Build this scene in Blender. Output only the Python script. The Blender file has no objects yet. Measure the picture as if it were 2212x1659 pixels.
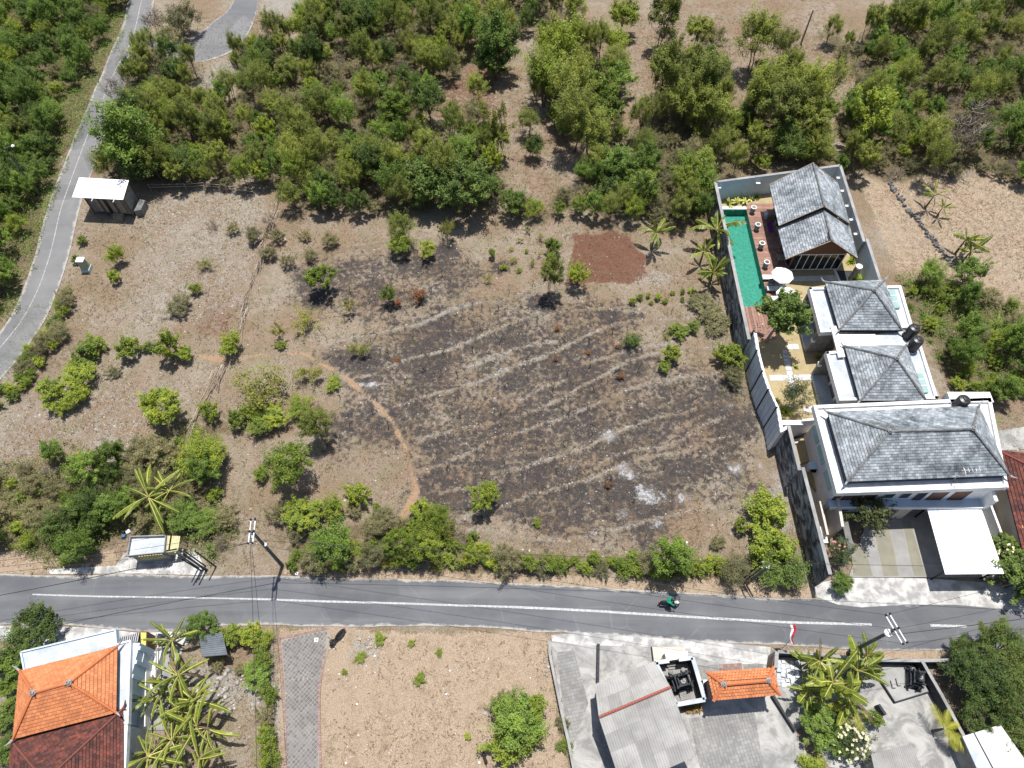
import bpy, math, random
import numpy as np
from mathutils import Vector, Matrix, Euler

scene = bpy.context.scene
COL = scene.collection
rad = math.radians

# ---------------------------------------------------------------- camera, sky, sun, exposure
CAM_H, TILT, FPX = 64.0, rad(31.5), 1550.0
cam_d = bpy.data.cameras.new("camera")
cam = bpy.data.objects.new("camera", cam_d)
COL.objects.link(cam)
cam.location = (0, 0, CAM_H)
cam.rotation_euler = (TILT, 0, 0)
cam_d.sensor_width = 36.0
cam_d.lens = 36.0 * FPX / 2212.0
cam_d.clip_start = 0.5
cam_d.clip_end = 3000
scene.camera = cam

SUN_EL, SUN_AZ = rad(77), rad(9.0)
world = bpy.data.worlds.new("World")
scene.world = world
world.use_nodes = True
wn = world.node_tree
bgn = wn.nodes.get("Background") or wn.nodes.new("ShaderNodeBackground")
sky = wn.nodes.new("ShaderNodeTexSky")
sky.sky_type = 'NISHITA'
sky.sun_disc = False
sky.sun_elevation = SUN_EL
sky.sun_rotation = SUN_AZ
sky.dust_density = 1.5
wn.links.new(sky.outputs[0], bgn.inputs[0])
bgn.inputs[1].default_value = 0.095
sd = bpy.data.lights.new("sun", 'SUN')
sd.energy = 5.0
sd.angle = rad(0.53)
sd.color = (1.0, 0.955, 0.89)
sun = bpy.data.objects.new("sun", sd)
COL.objects.link(sun)
_sv = Vector((math.sin(SUN_AZ) * math.cos(SUN_EL), math.cos(SUN_AZ) * math.cos(SUN_EL), math.sin(SUN_EL)))
sun.rotation_euler = _sv.to_track_quat('Z', 'Y').to_euler()
sun.location = (20, 60, 120)
scene.view_settings.view_transform = 'Standard'
scene.view_settings.look = 'None'
scene.view_settings.exposure = 0.30
scene.view_settings.gamma = 1.0
scene.view_settings.use_curve_mapping = False
scene.cycles.max_bounces = 6
scene.cycles.transparent_max_bounces = 12

# ---------------------------------------------------------------- survey helpers: from a measured bearing to a point on the ground
_c, _s = math.cos(TILT), math.sin(TILT)
def at(u, v, z=0.0):
    x = (u - 1106) / FPX; y = -(v - 829.5) / FPX
    dy = y * _c + _s; dz = y * _s - _c
    t = (z - CAM_H) / dz
    return Vector((x * t, dy * t, z))
def ppm(u, v, z=0.0):
    p = at(u, v, z)
    dep = p.y * _s - (p.z - CAM_H) * _c
    return FPX / dep
def zA(x, y): return (1481 + x * .1984, 329.1 + y * .1984)
def zB(x, y): return (1590.8 + x * .1984, 576 + y * .1984)
def zC(x, y): return (1645.6 + x * .248, 850.2 + y * .248)
def zG(x, y): return (1398.8 + x * .14878, 1371.4 + y * .14878)
def tl(c, r):
    return lambda x, y: (c * 552.94 + x * .25, r * 414.7 + y * .25)
t20, t21, t02, t12, t22, t32 = tl(2, 0), tl(2, 1), tl(0, 2), tl(1, 2), tl(2, 2), tl(3, 2)
t5, t6, t7, t8 = tl(0, 3), tl(1, 3), tl(2, 3), tl(3, 3)
t00, t01 = tl(0, 0), tl(0, 1)

rng = random.Random(7)
def vnoise(x, y, s, seed=0):
    x = np.asarray(x) / s + seed * 17.3; y = np.asarray(y) / s - seed * 9.1
    xi = np.floor(x).astype(np.int64); yi = np.floor(y).astype(np.int64)
    fx = x - xi; fy = y - yi
    fx = fx * fx * (3 - 2 * fx); fy = fy * fy * (3 - 2 * fy)
    def h(a, b):
        n = (a * 374761393 + b * 668265263 + seed * 974711) & 0x7fffffff
        n = ((n ^ (n >> 13)) * 1274126177) & 0x7fffffff
        return ((n ^ (n >> 16)) & 0xffff) / 65535.0
    return (h(xi, yi) * (1 - fx) + h(xi + 1, yi) * fx) * (1 - fy) + (h(xi, yi + 1) * (1 - fx) + h(xi + 1, yi + 1) * fx) * fy
def fbm(x, y, s, seed=0, o=4):
    r = 0; a = 1; t = 0
    for k in range(o):
        r = r + a * vnoise(x, y, s / 2 ** k, seed + k); t += a; a *= .55
    return r / t

# ---------------------------------------------------------------- materials
class Mat:
    def __init__(s, name):
        s.m = bpy.data.materials.new(name); s.m.use_nodes = True
        s.t = s.m.node_tree; s.t.nodes.clear()
        s.out = s.n('ShaderNodeOutputMaterial'); s.b = s.n('ShaderNodeBsdfPrincipled')
        s.l(s.b, 0, s.out, 0)
    def n(s, k, **kw):
        nd = s.t.nodes.new(k)
        for a, b in kw.items():
            setattr(nd, a, b)
        return nd
    def l(s, a, i, b, j):
        s.t.links.new(a.outputs[i], b.inputs[j])
    def pos(s):
        if not hasattr(s, '_p'): s._p = s.n('ShaderNodeNewGeometry')
        return s._p
    def noise(s, scale, detail=4, rough=.55, dist=0, stretch=None):
        nd = s.n('ShaderNodeTexNoise'); nd.inputs['Scale'].default_value = scale
        nd.inputs['Detail'].default_value = detail; nd.inputs['Roughness'].default_value = rough
        nd.inputs['Distortion'].default_value = dist
        if stretch:
            mp = s.n('ShaderNodeMapping'); mp.inputs['Scale'].default_value = stretch
            s.l(s.pos(), 'Position', mp, 0); s.l(mp, 0, nd, 'Vector')
        else:
            s.l(s.pos(), 'Position', nd, 'Vector')
        return nd
    def ramp(s, src, i, a, b, ca=(0, 0, 0, 1), cb=(1, 1, 1, 1)):
        r = s.n('ShaderNodeValToRGB'); e = r.color_ramp.elements
        e[0].position = a; e[1].position = b; e[0].color = ca; e[1].color = cb
        s.l(src, i, r, 0); return r
    def math(s, op, a, b=None, ai=0, bi=0, clamp=False):
        m = s.n('ShaderNodeMath', operation=op); m.use_clamp = clamp
        for k, (v, i) in enumerate(((a, ai), (b, bi))):
            if v is None: continue
            if isinstance(v, (int, float)): m.inputs[k].default_value = v
            else: s.l(v, i, m, k)
        return m
    def mix(s, fac, c1, c2, fi=0, blend='MIX', i1=0, i2=0):
        m = s.n('ShaderNodeMixRGB', blend_type=blend)
        if isinstance(fac, (int, float)): m.inputs[0].default_value = fac
        else: s.l(fac, fi, m, 0)
        for k, c, ii in ((1, c1, i1), (2, c2, i2)):
            if isinstance(c, (tuple, list)): m.inputs[k].default_value = (*c[:3], 1)
            else: s.l(c, ii, m, k)
        return m
    def attr(s, name):
        a = s.n('ShaderNodeAttribute'); a.attribute_name = name; return a
    def bump(s, src, i, strength, dist):
        b = s.n('ShaderNodeBump'); b.inputs['Strength'].default_value = strength; b.inputs['Distance'].default_value = dist
        s.l(src, i, b, 'Height'); s.l(b, 0, s.b, 'Normal'); return b

def rnd_node(m):
    a = m.attr('rnd'); o = m.n('ShaderNodeObjectInfo')
    ad = m.math('ADD', a, o, ai='Fac', bi='Random')
    return m.math('FRACT', ad)

def simple(name, c1, c2=None, scale=3, rough=.8, bump=0, bscale=30, metal=0, spec=.3, lo=.3, hi=.7, rnd=0, stretch=None):
    m = Mat(name); c2 = c2 or tuple(x * .75 for x in c1)
    nz = m.noise(scale, 5, .6, stretch=stretch)
    r = m.ramp(nz, 0, lo, hi)
    c = m.mix(r, c1, c2)
    if rnd:
        rn = rnd_node(m)
        mr = m.n('ShaderNodeMapRange'); m.l(rn, 0, mr, 0)
        mr.inputs[3].default_value = 1 - rnd; mr.inputs[4].default_value = 1 + rnd
        cc = m.n('ShaderNodeMixRGB', blend_type='MULTIPLY'); cc.inputs[0].default_value = 1
        m.l(c, 0, cc, 1); m.l(mr, 0, cc, 2); c = cc
    m.l(c, 0, m.b, 'Base Color')
    m.b.inputs['Roughness'].default_value = rough; m.b.inputs['Metallic'].default_value = metal
    m.b.inputs['Specular IOR Level'].default_value = spec
    if bump:
        bn = m.noise(bscale, 4, .6); m.bump(bn, 0, bump, .02)
    return m.m

def leaf_mat(name, dark, light, yellow=None, trans=.35, rough=.55, yf=.15):
    m = Mat(name)
    a = m.attr('rnd'); o = m.n('ShaderNodeObjectInfo')
    c = m.mix(a, dark, light, fi='Fac')
    if yellow:
        rr = m.n('ShaderNodeMapRange'); m.l(o, 'Random', rr, 0)
        rr.inputs[3].default_value = -.05; rr.inputs[4].default_value = yf * 2.2
        nz = m.noise(1.3, 2); pr = m.math('MULTIPLY', rr, m.ramp(nz, 0, .35, .6), clamp=True)
        c = m.mix(pr, c, yellow)
    hs = m.n('ShaderNodeHueSaturation'); m.l(c, 0, hs, 'Color')
    v = m.n('ShaderNodeMapRange'); m.l(o, 'Random', v, 0); v.inputs[3].default_value = .78; v.inputs[4].default_value = 1.25
    m.l(v, 0, hs, 'Value')
    m.l(hs, 0, m.b, 'Base Color')
    m.b.inputs['Roughness'].default_value = rough; m.b.inputs['Specular IOR Level'].default_value = .35
    tr = m.n('ShaderNodeBsdfTranslucent'); m.l(hs, 0, tr, 0)
    mx = m.n('ShaderNodeMixShader'); mx.inputs[0].default_value = trans
    m.l(m.b, 0, mx, 1); m.l(tr, 0, mx, 2); m.l(mx, 0, m.out, 0)
    return m.m

# ---------------------------------------------------------------- mesh helpers
def mesh_np(name, verts, faces_flat, nper, mat=None, attrs=None, smooth=False):
    me = bpy.data.meshes.new(name)
    nv = len(verts); nf = len(faces_flat) // nper
    me.vertices.add(nv); me.vertices.foreach_set('co', np.asarray(verts, dtype=np.float32).ravel())
    me.loops.add(nf * nper); me.loops.foreach_set('vertex_index', np.asarray(faces_flat, dtype=np.int32).ravel())
    me.polygons.add(nf)
    me.polygons.foreach_set('loop_start', np.arange(nf, dtype=np.int32) * nper)
    me.polygons.foreach_set('loop_total', np.full(nf, nper, dtype=np.int32))
    if smooth: me.polygons.foreach_set('use_smooth', np.ones(nf, dtype=bool))
    me.update(calc_edges=True)
    for k, (dom, arr) in (attrs or {}).items():
        at_ = me.attributes.new(k, 'FLOAT', dom); at_.data.foreach_set('value', np.asarray(arr, dtype=np.float32))
    if mat: me.materials.append(mat)
    return me

class MB:
    """collects solids in world coordinates; build() links them as one mesh object"""
    def __init__(s): s.v = []; s.f = []; s.r = []
    def add(s, vs, fs, r=None):
        o = len(s.v); s.v += [tuple(v) for v in vs]; r = rng.random() if r is None else r
        for f in fs: s.f.append(tuple(i + o for i in f)); s.r.append(r)
        return s
    def box(s, x0, y0, z0, x1, y1, z1, r=None):
        v = [(x0, y0, z0), (x1, y0, z0), (x1, y1, z0), (x0, y1, z0), (x0, y0, z1), (x1, y0, z1), (x1, y1, z1), (x0, y1, z1)]
        return s.add(v, [(0, 3, 2, 1), (4, 5, 6, 7), (0, 1, 5, 4), (1, 2, 6, 5), (2, 3, 7, 6), (3, 0, 4, 7)], r)
    def obox(s, c, ax, ay, hx, hy, z0, z1, r=None):
        c = Vector(c); ax = Vector(ax); ay = Vector(ay)
        q = [c - ax * hx - ay * hy, c + ax * hx - ay * hy, c + ax * hx + ay * hy, c - ax * hx + ay * hy]
        return s.prism(q, z0, z1, r)
    def prism(s, poly, z0, z1, r=None):
        p = [(q[0], q[1]) for q in poly]
        a = sum(p[i][0] * p[(i + 1) % len(p)][1] - p[(i + 1) % len(p)][0] * p[i][1] for i in range(len(p)))
        if a < 0: p = p[::-1]
        n = len(p)
        v = [(x, y, z0) for x, y in p] + [(x, y, z1) for x, y in p]
        f = [tuple(range(n - 1, -1, -1)), tuple(range(n, 2 * n))]
        f += [(i, (i + 1) % n, (i + 1) % n + n, i + n) for i in range(n)]
        return s.add(v, f, r)
    def wall(s, a, b, th, z0, z1, r=None, z1b=None):
        a = Vector((a[0], a[1], 0)); b = Vector((b[0], b[1], 0)); d = (b - a).normalized(); n = Vector((-d.y, d.x, 0)) * th / 2
        q = [a - n, b - n, b + n, a + n]; z2 = z1 if z1b is None else z1b
        v = [(p.x, p.y, z0) for p in q] + [(q[0].x, q[0].y, z1), (q[1].x, q[1].y, z2), (q[2].x, q[2].y, z2), (q[3].x, q[3].y, z1)]
        return s.add(v, [(0, 3, 2, 1), (4, 5, 6, 7), (0, 1, 5, 4), (1, 2, 6, 5), (2, 3, 7, 6), (3, 0, 4, 7)], r)
    def tube(s, pts, radii, n=6, cap=True, r=None):
        pts = [Vector(p) for p in pts]
        if isinstance(radii, (int, float)): radii = [radii] * len(pts)
        vs = []; fs = []
        up = Vector((0, 0, 1))
        for i, p in enumerate(pts):
            d = (pts[min(i + 1, len(pts) - 1)] - pts[max(i - 1, 0)])
            d = d.normalized() if d.length > 1e-9 else Vector((0, 0, 1))
            if i == 0:
                a = d.orthogonal().normalized()
            else:
                a = (a - d * a.dot(d))
                a = a.normalized() if a.length > 1e-6 else d.orthogonal().normalized()
            b = d.cross(a)
            for k in range(n):
                t = 2 * math.pi * k / n
                vs.append(p + (a * math.cos(t) + b * math.sin(t)) * radii[i])
        for i in range(len(pts) - 1):
            for k in range(n):
                k2 = (k + 1) % n
                fs.append((i * n + k, i * n + k2, (i + 1) * n + k2, (i + 1) * n + k))
        if cap:
            fs.append(tuple(range(n - 1, -1, -1))); e = (len(pts) - 1) * n
            fs.append(tuple(range(e, e + n)))
        return s.add(vs, fs, r)
    def lathe(s, c, prof, n=16, r=None):
        vs = []; fs = []
        for (rr, z) in prof:
            for k in range(n):
                t = 2 * math.pi * k / n
                vs.append((c[0] + rr * math.cos(t), c[1] + rr * math.sin(t), c[2] + z))
        for i in range(len(prof) - 1):
            for k in range(n):
                k2 = (k + 1) % n
                fs.append((i * n + k, i * n + k2, (i + 1) * n + k2, (i + 1) * n + k))
        fs.append(tuple(range(n - 1, -1, -1))); e = (len(prof) - 1) * n; fs.append(tuple(range(e, e + n)))
        return s.add(vs, fs, r)
    def poly(s, pts, r=None):
        return s.add(pts, [tuple(range(len(pts)))], r)
    def mesh(s, name, mat, smooth=False):
        me = bpy.data.meshes.new(name); me.from_pydata(s.v, [], s.f)
        a = me.attributes.new('rnd', 'FLOAT', 'FACE'); a.data.foreach_set('value', np.array(s.r, dtype=np.float32))
        if mat: me.materials.append(mat)
        if smooth:
            me.polygons.foreach_set('use_smooth', np.ones(len(me.polygons), dtype=bool))
        me.update(); return me
    def build(s, name, mat, parent=None, smooth=False, bevel=0, **props):
        me = s.mesh(name, mat, smooth)
        o = bpy.data.objects.new(name, me)
        COL.objects.link(o)
        if parent is not None:
            o.parent = parent
            if parent.type == 'EMPTY': o.location = -parent.location
        if bevel:
            b = o.modifiers.new('bevel', 'BEVEL'); b.width = bevel; b.segments = 2; b.limit_method = 'ANGLE'
        tag(o, **props)
        return o

def tag(o, label=None, cat=None, group=None, kind=None):
    if label: o['label'] = label
    if cat: o['category'] = cat
    if group: o['group'] = group
    if kind: o['kind'] = kind
    return o
def thing(name, label, cat, loc, group=None):
    o = bpy.data.objects.new(name, None); COL.objects.link(o)
    o.location = Vector(loc); o.empty_display_size = .3
    return tag(o, label, cat, group)
def inst(name, me, parent=None, matrix=None):
    o = bpy.data.objects.new(name, me); COL.objects.link(o)
    if parent is not None: o.parent = parent
    if matrix is not None:
        if parent is not None and parent.type == 'EMPTY':
            matrix = Matrix.Translation(-parent.location) @ matrix
        o.matrix_local = matrix
    return o

def clip(poly, a, b, c):
    """keep the side a*x+b*y>=c"""
    out = []
    for i in range(len(poly)):
        p = poly[i]; q = poly[(i + 1) % len(poly)]
        dp = a * p[0] + b * p[1] - c; dq = a * q[0] + b * q[1] - c
        if dp >= 0: out.append(p)
        if dp * dq < 0:
            t = dp / (dp - dq); out.append((p[0] + (q[0] - p[0]) * t, p[1] + (q[1] - p[1]) * t))
    return out
def parea(p): return abs(sum(p[i][0] * p[(i + 1) % len(p)][1] - p[(i + 1) % len(p)][0] * p[i][1] for i in range(len(p)))) / 2

def tile_field(face, tw, th, depth, lift=.02, jitter=.004, gap=.012, stagger=True, rot=0.0):
    """lay tiles over a convex planar face; returns (whole tile matrices, clipped solids, tile mesh size)"""
    P0, P1 = Vector(face[0]), Vector(face[1])
    U = (P1 - P0).normalized()
    Nn = (P1 - P0).cross(Vector(face[-1]) - P0).normalized()
    if Nn.z < 0: Nn = -Nn
    V_ = Nn.cross(U)
    pl = [((Vector(p) - P0).dot(U), (Vector(p) - P0).dot(V_)) for p in face]
    ar = sum(pl[i][0] * pl[(i + 1) % len(pl)][1] - pl[(i + 1) % len(pl)][0] * pl[i][1] for i in range(len(pl)))
    if ar < 0: pl = pl[::-1]
    edges = []
    for i in range(len(pl)):
        p, q = pl[i], pl[(i + 1) % len(pl)]
        a, b = -(q[1] - p[1]), (q[0] - p[0]); L = math.hypot(a, b)
        if L < 1e-6: continue
        edges.append((a / L, b / L, (a * p[0] + b * p[1]) / L))
    cx = sum(p[0] for p in pl) / len(pl); cy = sum(p[1] for p in pl) / len(pl)
    R = max(math.hypot(p[0] - cx, p[1] - cy) for p in pl) + tw
    cr, sr = math.cos(rot), math.sin(rot)
    whole = []; part = []; gv = gap * 2.6 if stagger else gap
    if rot == 0:
        u0, u1 = min(p[0] for p in pl), max(p[0] for p in pl); v0, v1 = min(p[1] for p in pl), max(p[1] for p in pl)
        ox, oy = u0, v0; nu = int((u1 - u0) / tw) + 2; nv = int((v1 - v0) / th) + 1
        rows = range(0, nv); cols = range(-1, nu)
    else:
        ox, oy = cx, cy; k = int(R / min(tw, th)) + 1
        rows = range(-k, k); cols = range(-k, k)
    for j in rows:
        for i in cols:
            du = (i + (.5 if (stagger and j % 2) else 0)) * tw; dv = j * th
            loc = [(du + gap / 2, dv + gap / 2), (du + tw - gap / 2, dv + gap / 2), (du + tw - gap / 2, dv + th - gv), (du + gap / 2, dv + th - gv)]
            q = [(ox + x * cr - y * sr, oy + x * sr + y * cr) for x, y in loc]
            ins = all(a * x + b * y >= c - 1e-6 for a, b, c in edges for x, y in q)
            if ins:
                o = q[0]
                X = U * cr + V_ * sr; Y = -U * sr + V_ * cr
                h = lift + rng.uniform(-jitter, jitter)
                org = P0 + U * o[0] + V_ * o[1] + Nn * h
                M = Matrix(((X.x, Y.x, Nn.x, org.x), (X.y, Y.y, Nn.y, org.y), (X.z, Y.z, Nn.z, org.z), (0, 0, 0, 1)))
                whole.append(M)
            else:
                w = q
                for a, b, c in edges:
                    w = clip(w, a, b, c)
                    if len(w) < 3: break
                if len(w) >= 3 and parea(w) > tw * th * .12:
                    top = [P0 + U * x + V_ * y + Nn * (lift + depth) for x, y in w]
                    bot = [P0 + U * x + V_ * y + Nn * lift for x, y in w]
                    part.append((top, bot))
    return whole, part, (tw - gap, th - gap / 2 - gv, depth)

def tile_mesh(name, sz, mat, tilt=0.0, curve=False):
    w, h, d = sz; m = MB()
    if curve:
        n = 4; vs = []; 
        for k in range(n + 1):
            t = k / n; z = d + math.sin(t * math.pi) * w * .18
            vs += [(w * t, 0, z + tilt), (w * t, h, z), (w * t, 0, 0), ]
        fs = []
        for k in range(n):
            a = k * 3; b = a + 3
            fs += [(a, b, b + 1, a + 1), (a + 2, b + 2, b, a)]
        fs += [(0, 1, 2)]; m.add(vs, fs, 0)
    else:
        m.add([(0, 0, 0), (w, 0, 0), (w, h, 0), (0, h, 0), (0, 0, d + tilt), (w, 0, d + tilt), (w, h, d), (0, h, d)],
              [(4, 5, 6, 7), (0, 1, 5, 4), (1, 2, 6, 5), (2, 3, 7, 6), (3, 0, 4, 7)], 0)
    return m.mesh(name, mat)

CAMV = Vector((0, 0, CAM_H))
def lay_tiles(parent, faces, tw, th, depth, mat, piece, limit=300, tilt=0.0, curve=False, **kw):
    whole = []; part = []; sz = None
    for f in faces:
        w, p, sz = tile_field(f, tw, th, depth, **kw); whole += w; part += p
    me = tile_mesh(piece, sz, mat, tilt, curve)
    whole.sort(key=lambda M: (M.translation - CAMV).length)
    for M in whole[:limit]:
        inst(piece, me, parent, M)
    rest = whole[limit:]
    b = MB(); base = [tuple(v.co) for v in me.vertices]; fs = [tuple(p.vertices) for p in me.polygons]
    for M in rest:
        b.add([M @ Vector(v) for v in base], fs)
    for top, bot in part:
        n = len(top)
        b.add(top + bot, [tuple(range(n))] + [(i, i + n, (i + 1) % n + n, (i + 1) % n) for i in range(n)])
    if b.f:
        o = b.build(piece + 's', mat, parent, kind='stuff')
    return len(whole), len(part)
# ---------------------------------------------------------------- material library
K = {}
K['asphalt_line'] = simple('road_paint', (.55, .56, .57), (.34, .35, .36), 5, .7, lo=.38, hi=.5)
K['cement_line'] = simple('worn_road_paint', (.42, .42, .42), (.27, .27, .27), 3, .8, lo=.42, hi=.55)
K['white'] = simple('white_paint', (.82, .82, .81), (.66, .66, .66), 1.2, .7, lo=.35, hi=.75)
K['white_dirty'] = simple('weathered_white_paint', (.72, .73, .74), (.42, .44, .46), .9, .8, lo=.42, hi=.72)
K['cream'] = simple('cream_render', (.62, .56, .48), (.48, .43, .37), .8, .85, lo=.35, hi=.7)
K['palegrey'] = simple('pale_cement', (.52, .56, .60), (.36, .40, .44), .8, .85, lo=.4, hi=.65)
K['paleblue'] = simple('pale_blue_wall', (.52, .62, .72), (.44, .53, .62), .8, .8)
K['cement'] = simple('grey_cement', (.34, .34, .33), (.22, .22, .22), .7, .9, .3, lo=.35, hi=.65)
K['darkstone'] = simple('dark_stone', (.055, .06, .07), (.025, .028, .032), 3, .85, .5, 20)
K['greystone'] = simple('grey_stone', (.24, .24, .23), (.13, .13, .13), 2.5, .9, .5, 20, rnd=.3)
K['slate'] = None
K['wood'] = simple('brown_wood', (.17, .08, .05), (.10, .045, .03), 2, .6, stretch=(1, 12, 12))
K['deckwood'] = simple('red_brown_deck', (.30, .175, .135), (.20, .11, .085), 1.5, .65, rnd=.25)
K['palewood'] = simple('weathered_wood', (.38, .30, .21), (.22, .17, .12), 3, .8)
K['louvre'] = simple('orange_brown_louvre', (.28, .12, .05), (.16, .07, .03), 3, .6)
K['metal'] = simple('galvanised_metal', (.40, .41, .42), (.28, .29, .30), 3, .45, metal=.6)
K['blackmetal'] = simple('black_metal', (.02, .02, .022), (.012, .012, .014), 4, .4, metal=.3)
K['blackplastic'] = simple('black_tank_plastic', (.018, .02, .022), (.03, .032, .034), 3, .38, spec=.5)
K['terra'] = simple('terracotta_tile', (.62, .235, .10), (.44, .16, .07), 1.2, .75, rnd=.16, lo=.3, hi=.75)
K['terra_cap'] = simple('terracotta_ridge', (.60, .19, .07), (.45, .14, .06), 1.2, .8)
K['brown_tile'] = simple('old_brown_tile', (.150, .048, .035), (.060, .030, .028), 1.3, .85, rnd=.35, lo=.35, hi=.65)
K['brown_cap'] = simple('brown_ridge', (.20, .07, .055), (.12, .05, .04), 2, .85)
K['ornament'] = simple('grey_ornament', (.42, .42, .42), (.22, .22, .22), 6, .8)
K['roof_under'] = simple('roof_board_gap_shade', (.05, .052, .058), None, 3, .9)  # near-black colour stands in for shadow in the gaps between tile rows
K['glass'] = simple('dark_glass', (.012, .018, .022), None, 3, .08, spec=.6)
K['skylight'] = simple('green_glass', (.33, .46, .45), (.25, .38, .37), 2, .15, spec=.6)
K['poolpaint'] = None
K['purple'] = simple('purple_mat', (.16, .03, .19), None, 3, .8)
K['fabricw'] = simple('white_canvas', (.85, .85, .85), (.78, .78, .78), 1, .85)
K['potgrey'] = simple('grey_pot', (.30, .30, .29), (.20, .2, .2), 5, .85)
K['lawn'] = simple('dry_ochre_lawn', (.40, .325, .19), (.31, .255, .145), 1.6, .95, .4, 60, lo=.3, hi=.7)
K['lawng'] = simple('ochre_green_paver_grass', (.245, .235, .180), (.19, .185, .15), .9, .95, .4, 60)
K['stepstone'] = simple('white_stepping_stone', (.60, .61, .60), (.48, .48, .47), 2, .8, rnd=.1)
K['paver'] = simple('grey_paver', (.185, .185, .195), (.14, .14, .15), .5, .9, .3, 40, rnd=.25)
K['courtpaver'] = simple('court_paver', (.27, .268, .26), (.205, .203, .198), .5, .9, .3, 40, rnd=.13, lo=.35, hi=.6)
K['redpaver'] = simple('red_paver', (.29, .19, .165), (.24, .165, .15), 2, .9, rnd=.2)
K['sandjoint'] = simple('sandy_joint', (.32, .285, .235), (.21, .19, .165), .9, .95)
K['greyjoint'] = simple('grey_joint', (.23, .22, .21), (.33, .32, .30), .8, .95)
K['bark'] = simple('bark', (.16, .12, .09), (.08, .06, .045), 5, .9)
K['palebark'] = simple('pale_bark', (.34, .30, .26), (.2, .17, .14), 5, .9)
K['char'] = simple('charred_wood', (.018, .016, .016), (.035, .03, .028), 5, .9)
K['stick'] = simple('bleached_stick', (.46, .39, .31), (.28, .23, .18), 5, .9, rnd=.3)
K['rock'] = simple('limestone_rock', (.46, .43, .385), (.22, .205, .19), 4, .95, .4, 30, rnd=.35)
K['darkrock'] = simple('grey_rock', (.20, .195, .19), (.10, .10, .10), 4, .95, rnd=.4)
K['straw'] = simple('dry_grass', (.33, .245, .17), (.18, .125, .088), 1, .95, rnd=.4)
K['strawred'] = simple('reddish_dry_weed', (.28, .12, .055), (.2, .09, .045), 1, .95, rnd=.35)
K['charstub'] = simple('charred_stubble', (.022, .02, .021), (.055, .048, .044), 1, .95, rnd=.4)
K['corr'] = simple('fibre_cement_sheet', (.37, .365, .35), (.26, .255, .245), .7, .9, lo=.35, hi=.7, rnd=.14)
K['corrw'] = simple('pale_roof_sheet', (.62, .61, .58), (.48, .47, .45), .7, .85)
K['corrd'] = simple('dark_grey_sheet', (.17, .19, .21), (.10, .115, .13), 1.5, .6)
K['redcap'] = simple('red_ridge_sheet', (.38, .075, .05), (.24, .12, .10), 2.5, .8)
K['yellow'] = simple('yellow_panel', (.62, .53, .13), (.5, .42, .10), 2, .7)
K['ypale'] = simple('pale_yellow_board', (.58, .54, .30), (.40, .38, .22), 3, .7)
K['red'] = simple('red_cloth', (.60, .02, .04), None, 2, .8)
K['bluebit'] = simple('blue_plastic', (.05, .15, .34), None, 2, .5)
K['cable'] = simple('black_cable', (.03, .03, .032), None, 2, .7)
K['pole'] = simple('grey_concrete_pole', (.13, .14, .14), (.09, .10, .10), 2, .8)
K['greenm'] = simple('grey_green_pillar', (.36, .42, .30), (.26, .31, .22), 2, .8)
K['skin'] = simple('skin', (.24, .12, .07), None, 2, .6)
K['jacket'] = simple('green_jacket', (.01, .33, .19), (.005, .24, .13), 5, .7)
K['chrome'] = simple('bright_chrome', (.6, .6, .62), None, 3, .25, metal=.9)
K['trousers'] = simple('black_cloth', (.02, .02, .024), None, 4, .9)
K['cow'] = simple('dark_hide', (.03, .025, .022), None, 4, .8)

def slate():
    m = Mat('grey_shingle')
    n1 = m.noise(.9, 5, .65, .6); r1 = m.ramp(n1, 0, .36, .66)
    n2 = m.noise(.35, 3, .5); r2 = m.ramp(n2, 0, .4, .62)
    c = m.mix(r1, (.095, .110, .125), (.33, .37, .40))
    c = m.mix(m.math('MULTIPLY', r2, .45), c, (.42, .44, .47))
    rn = rnd_node(m); mr = m.n('ShaderNodeMapRange'); m.l(rn, 0, mr, 0); mr.inputs[3].default_value = .68; mr.inputs[4].default_value = 1.32
    cc = m.n('ShaderNodeMixRGB', blend_type='MULTIPLY'); cc.inputs[0].default_value = 1; m.l(c, 0, cc, 1); m.l(mr, 0, cc, 2)
    m.l(cc, 0, m.b, 'Base Color'); m.b.inputs['Roughness'].default_value = .62; m.b.inputs['Specular IOR Level'].default_value = .4
    return m.m
K['slate'] = slate()
K['slatecap'] = simple('shingle_ridge', (.23, .235, .235), (.10, .105, .105), 2.5, .8, lo=.35, hi=.65)

def stained_wall():
    m = Mat('black_stained_wall')
    n = m.noise(.9, 6, .7, .8, stretch=(1, .7, 1.3)); r = m.ramp(n, 0, .40, .56)
    c = m.mix(r, (.33, .345, .37), (.03, .036, .045))
    m.l(c, 0, m.b, 'Base Color'); m.b.inputs['Roughness'].default_value = .9
    b = m.noise(12, 4); m.bump(b, 0, .4, .03); return m.m
K['stained'] = stained_wall()
K['panel'] = simple('grey_blue_cladding', (.58, .63, .68), (.44, .48, .53), 1.2, .6, rnd=.06)

def shiny_white_sheet():
    return simple('white_metal_sheet', (.84, .85, .86), (.64, .65, .65), .8, .45, metal=.0, lo=.52, hi=.75)
K['sheet'] = shiny_white_sheet()

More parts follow.
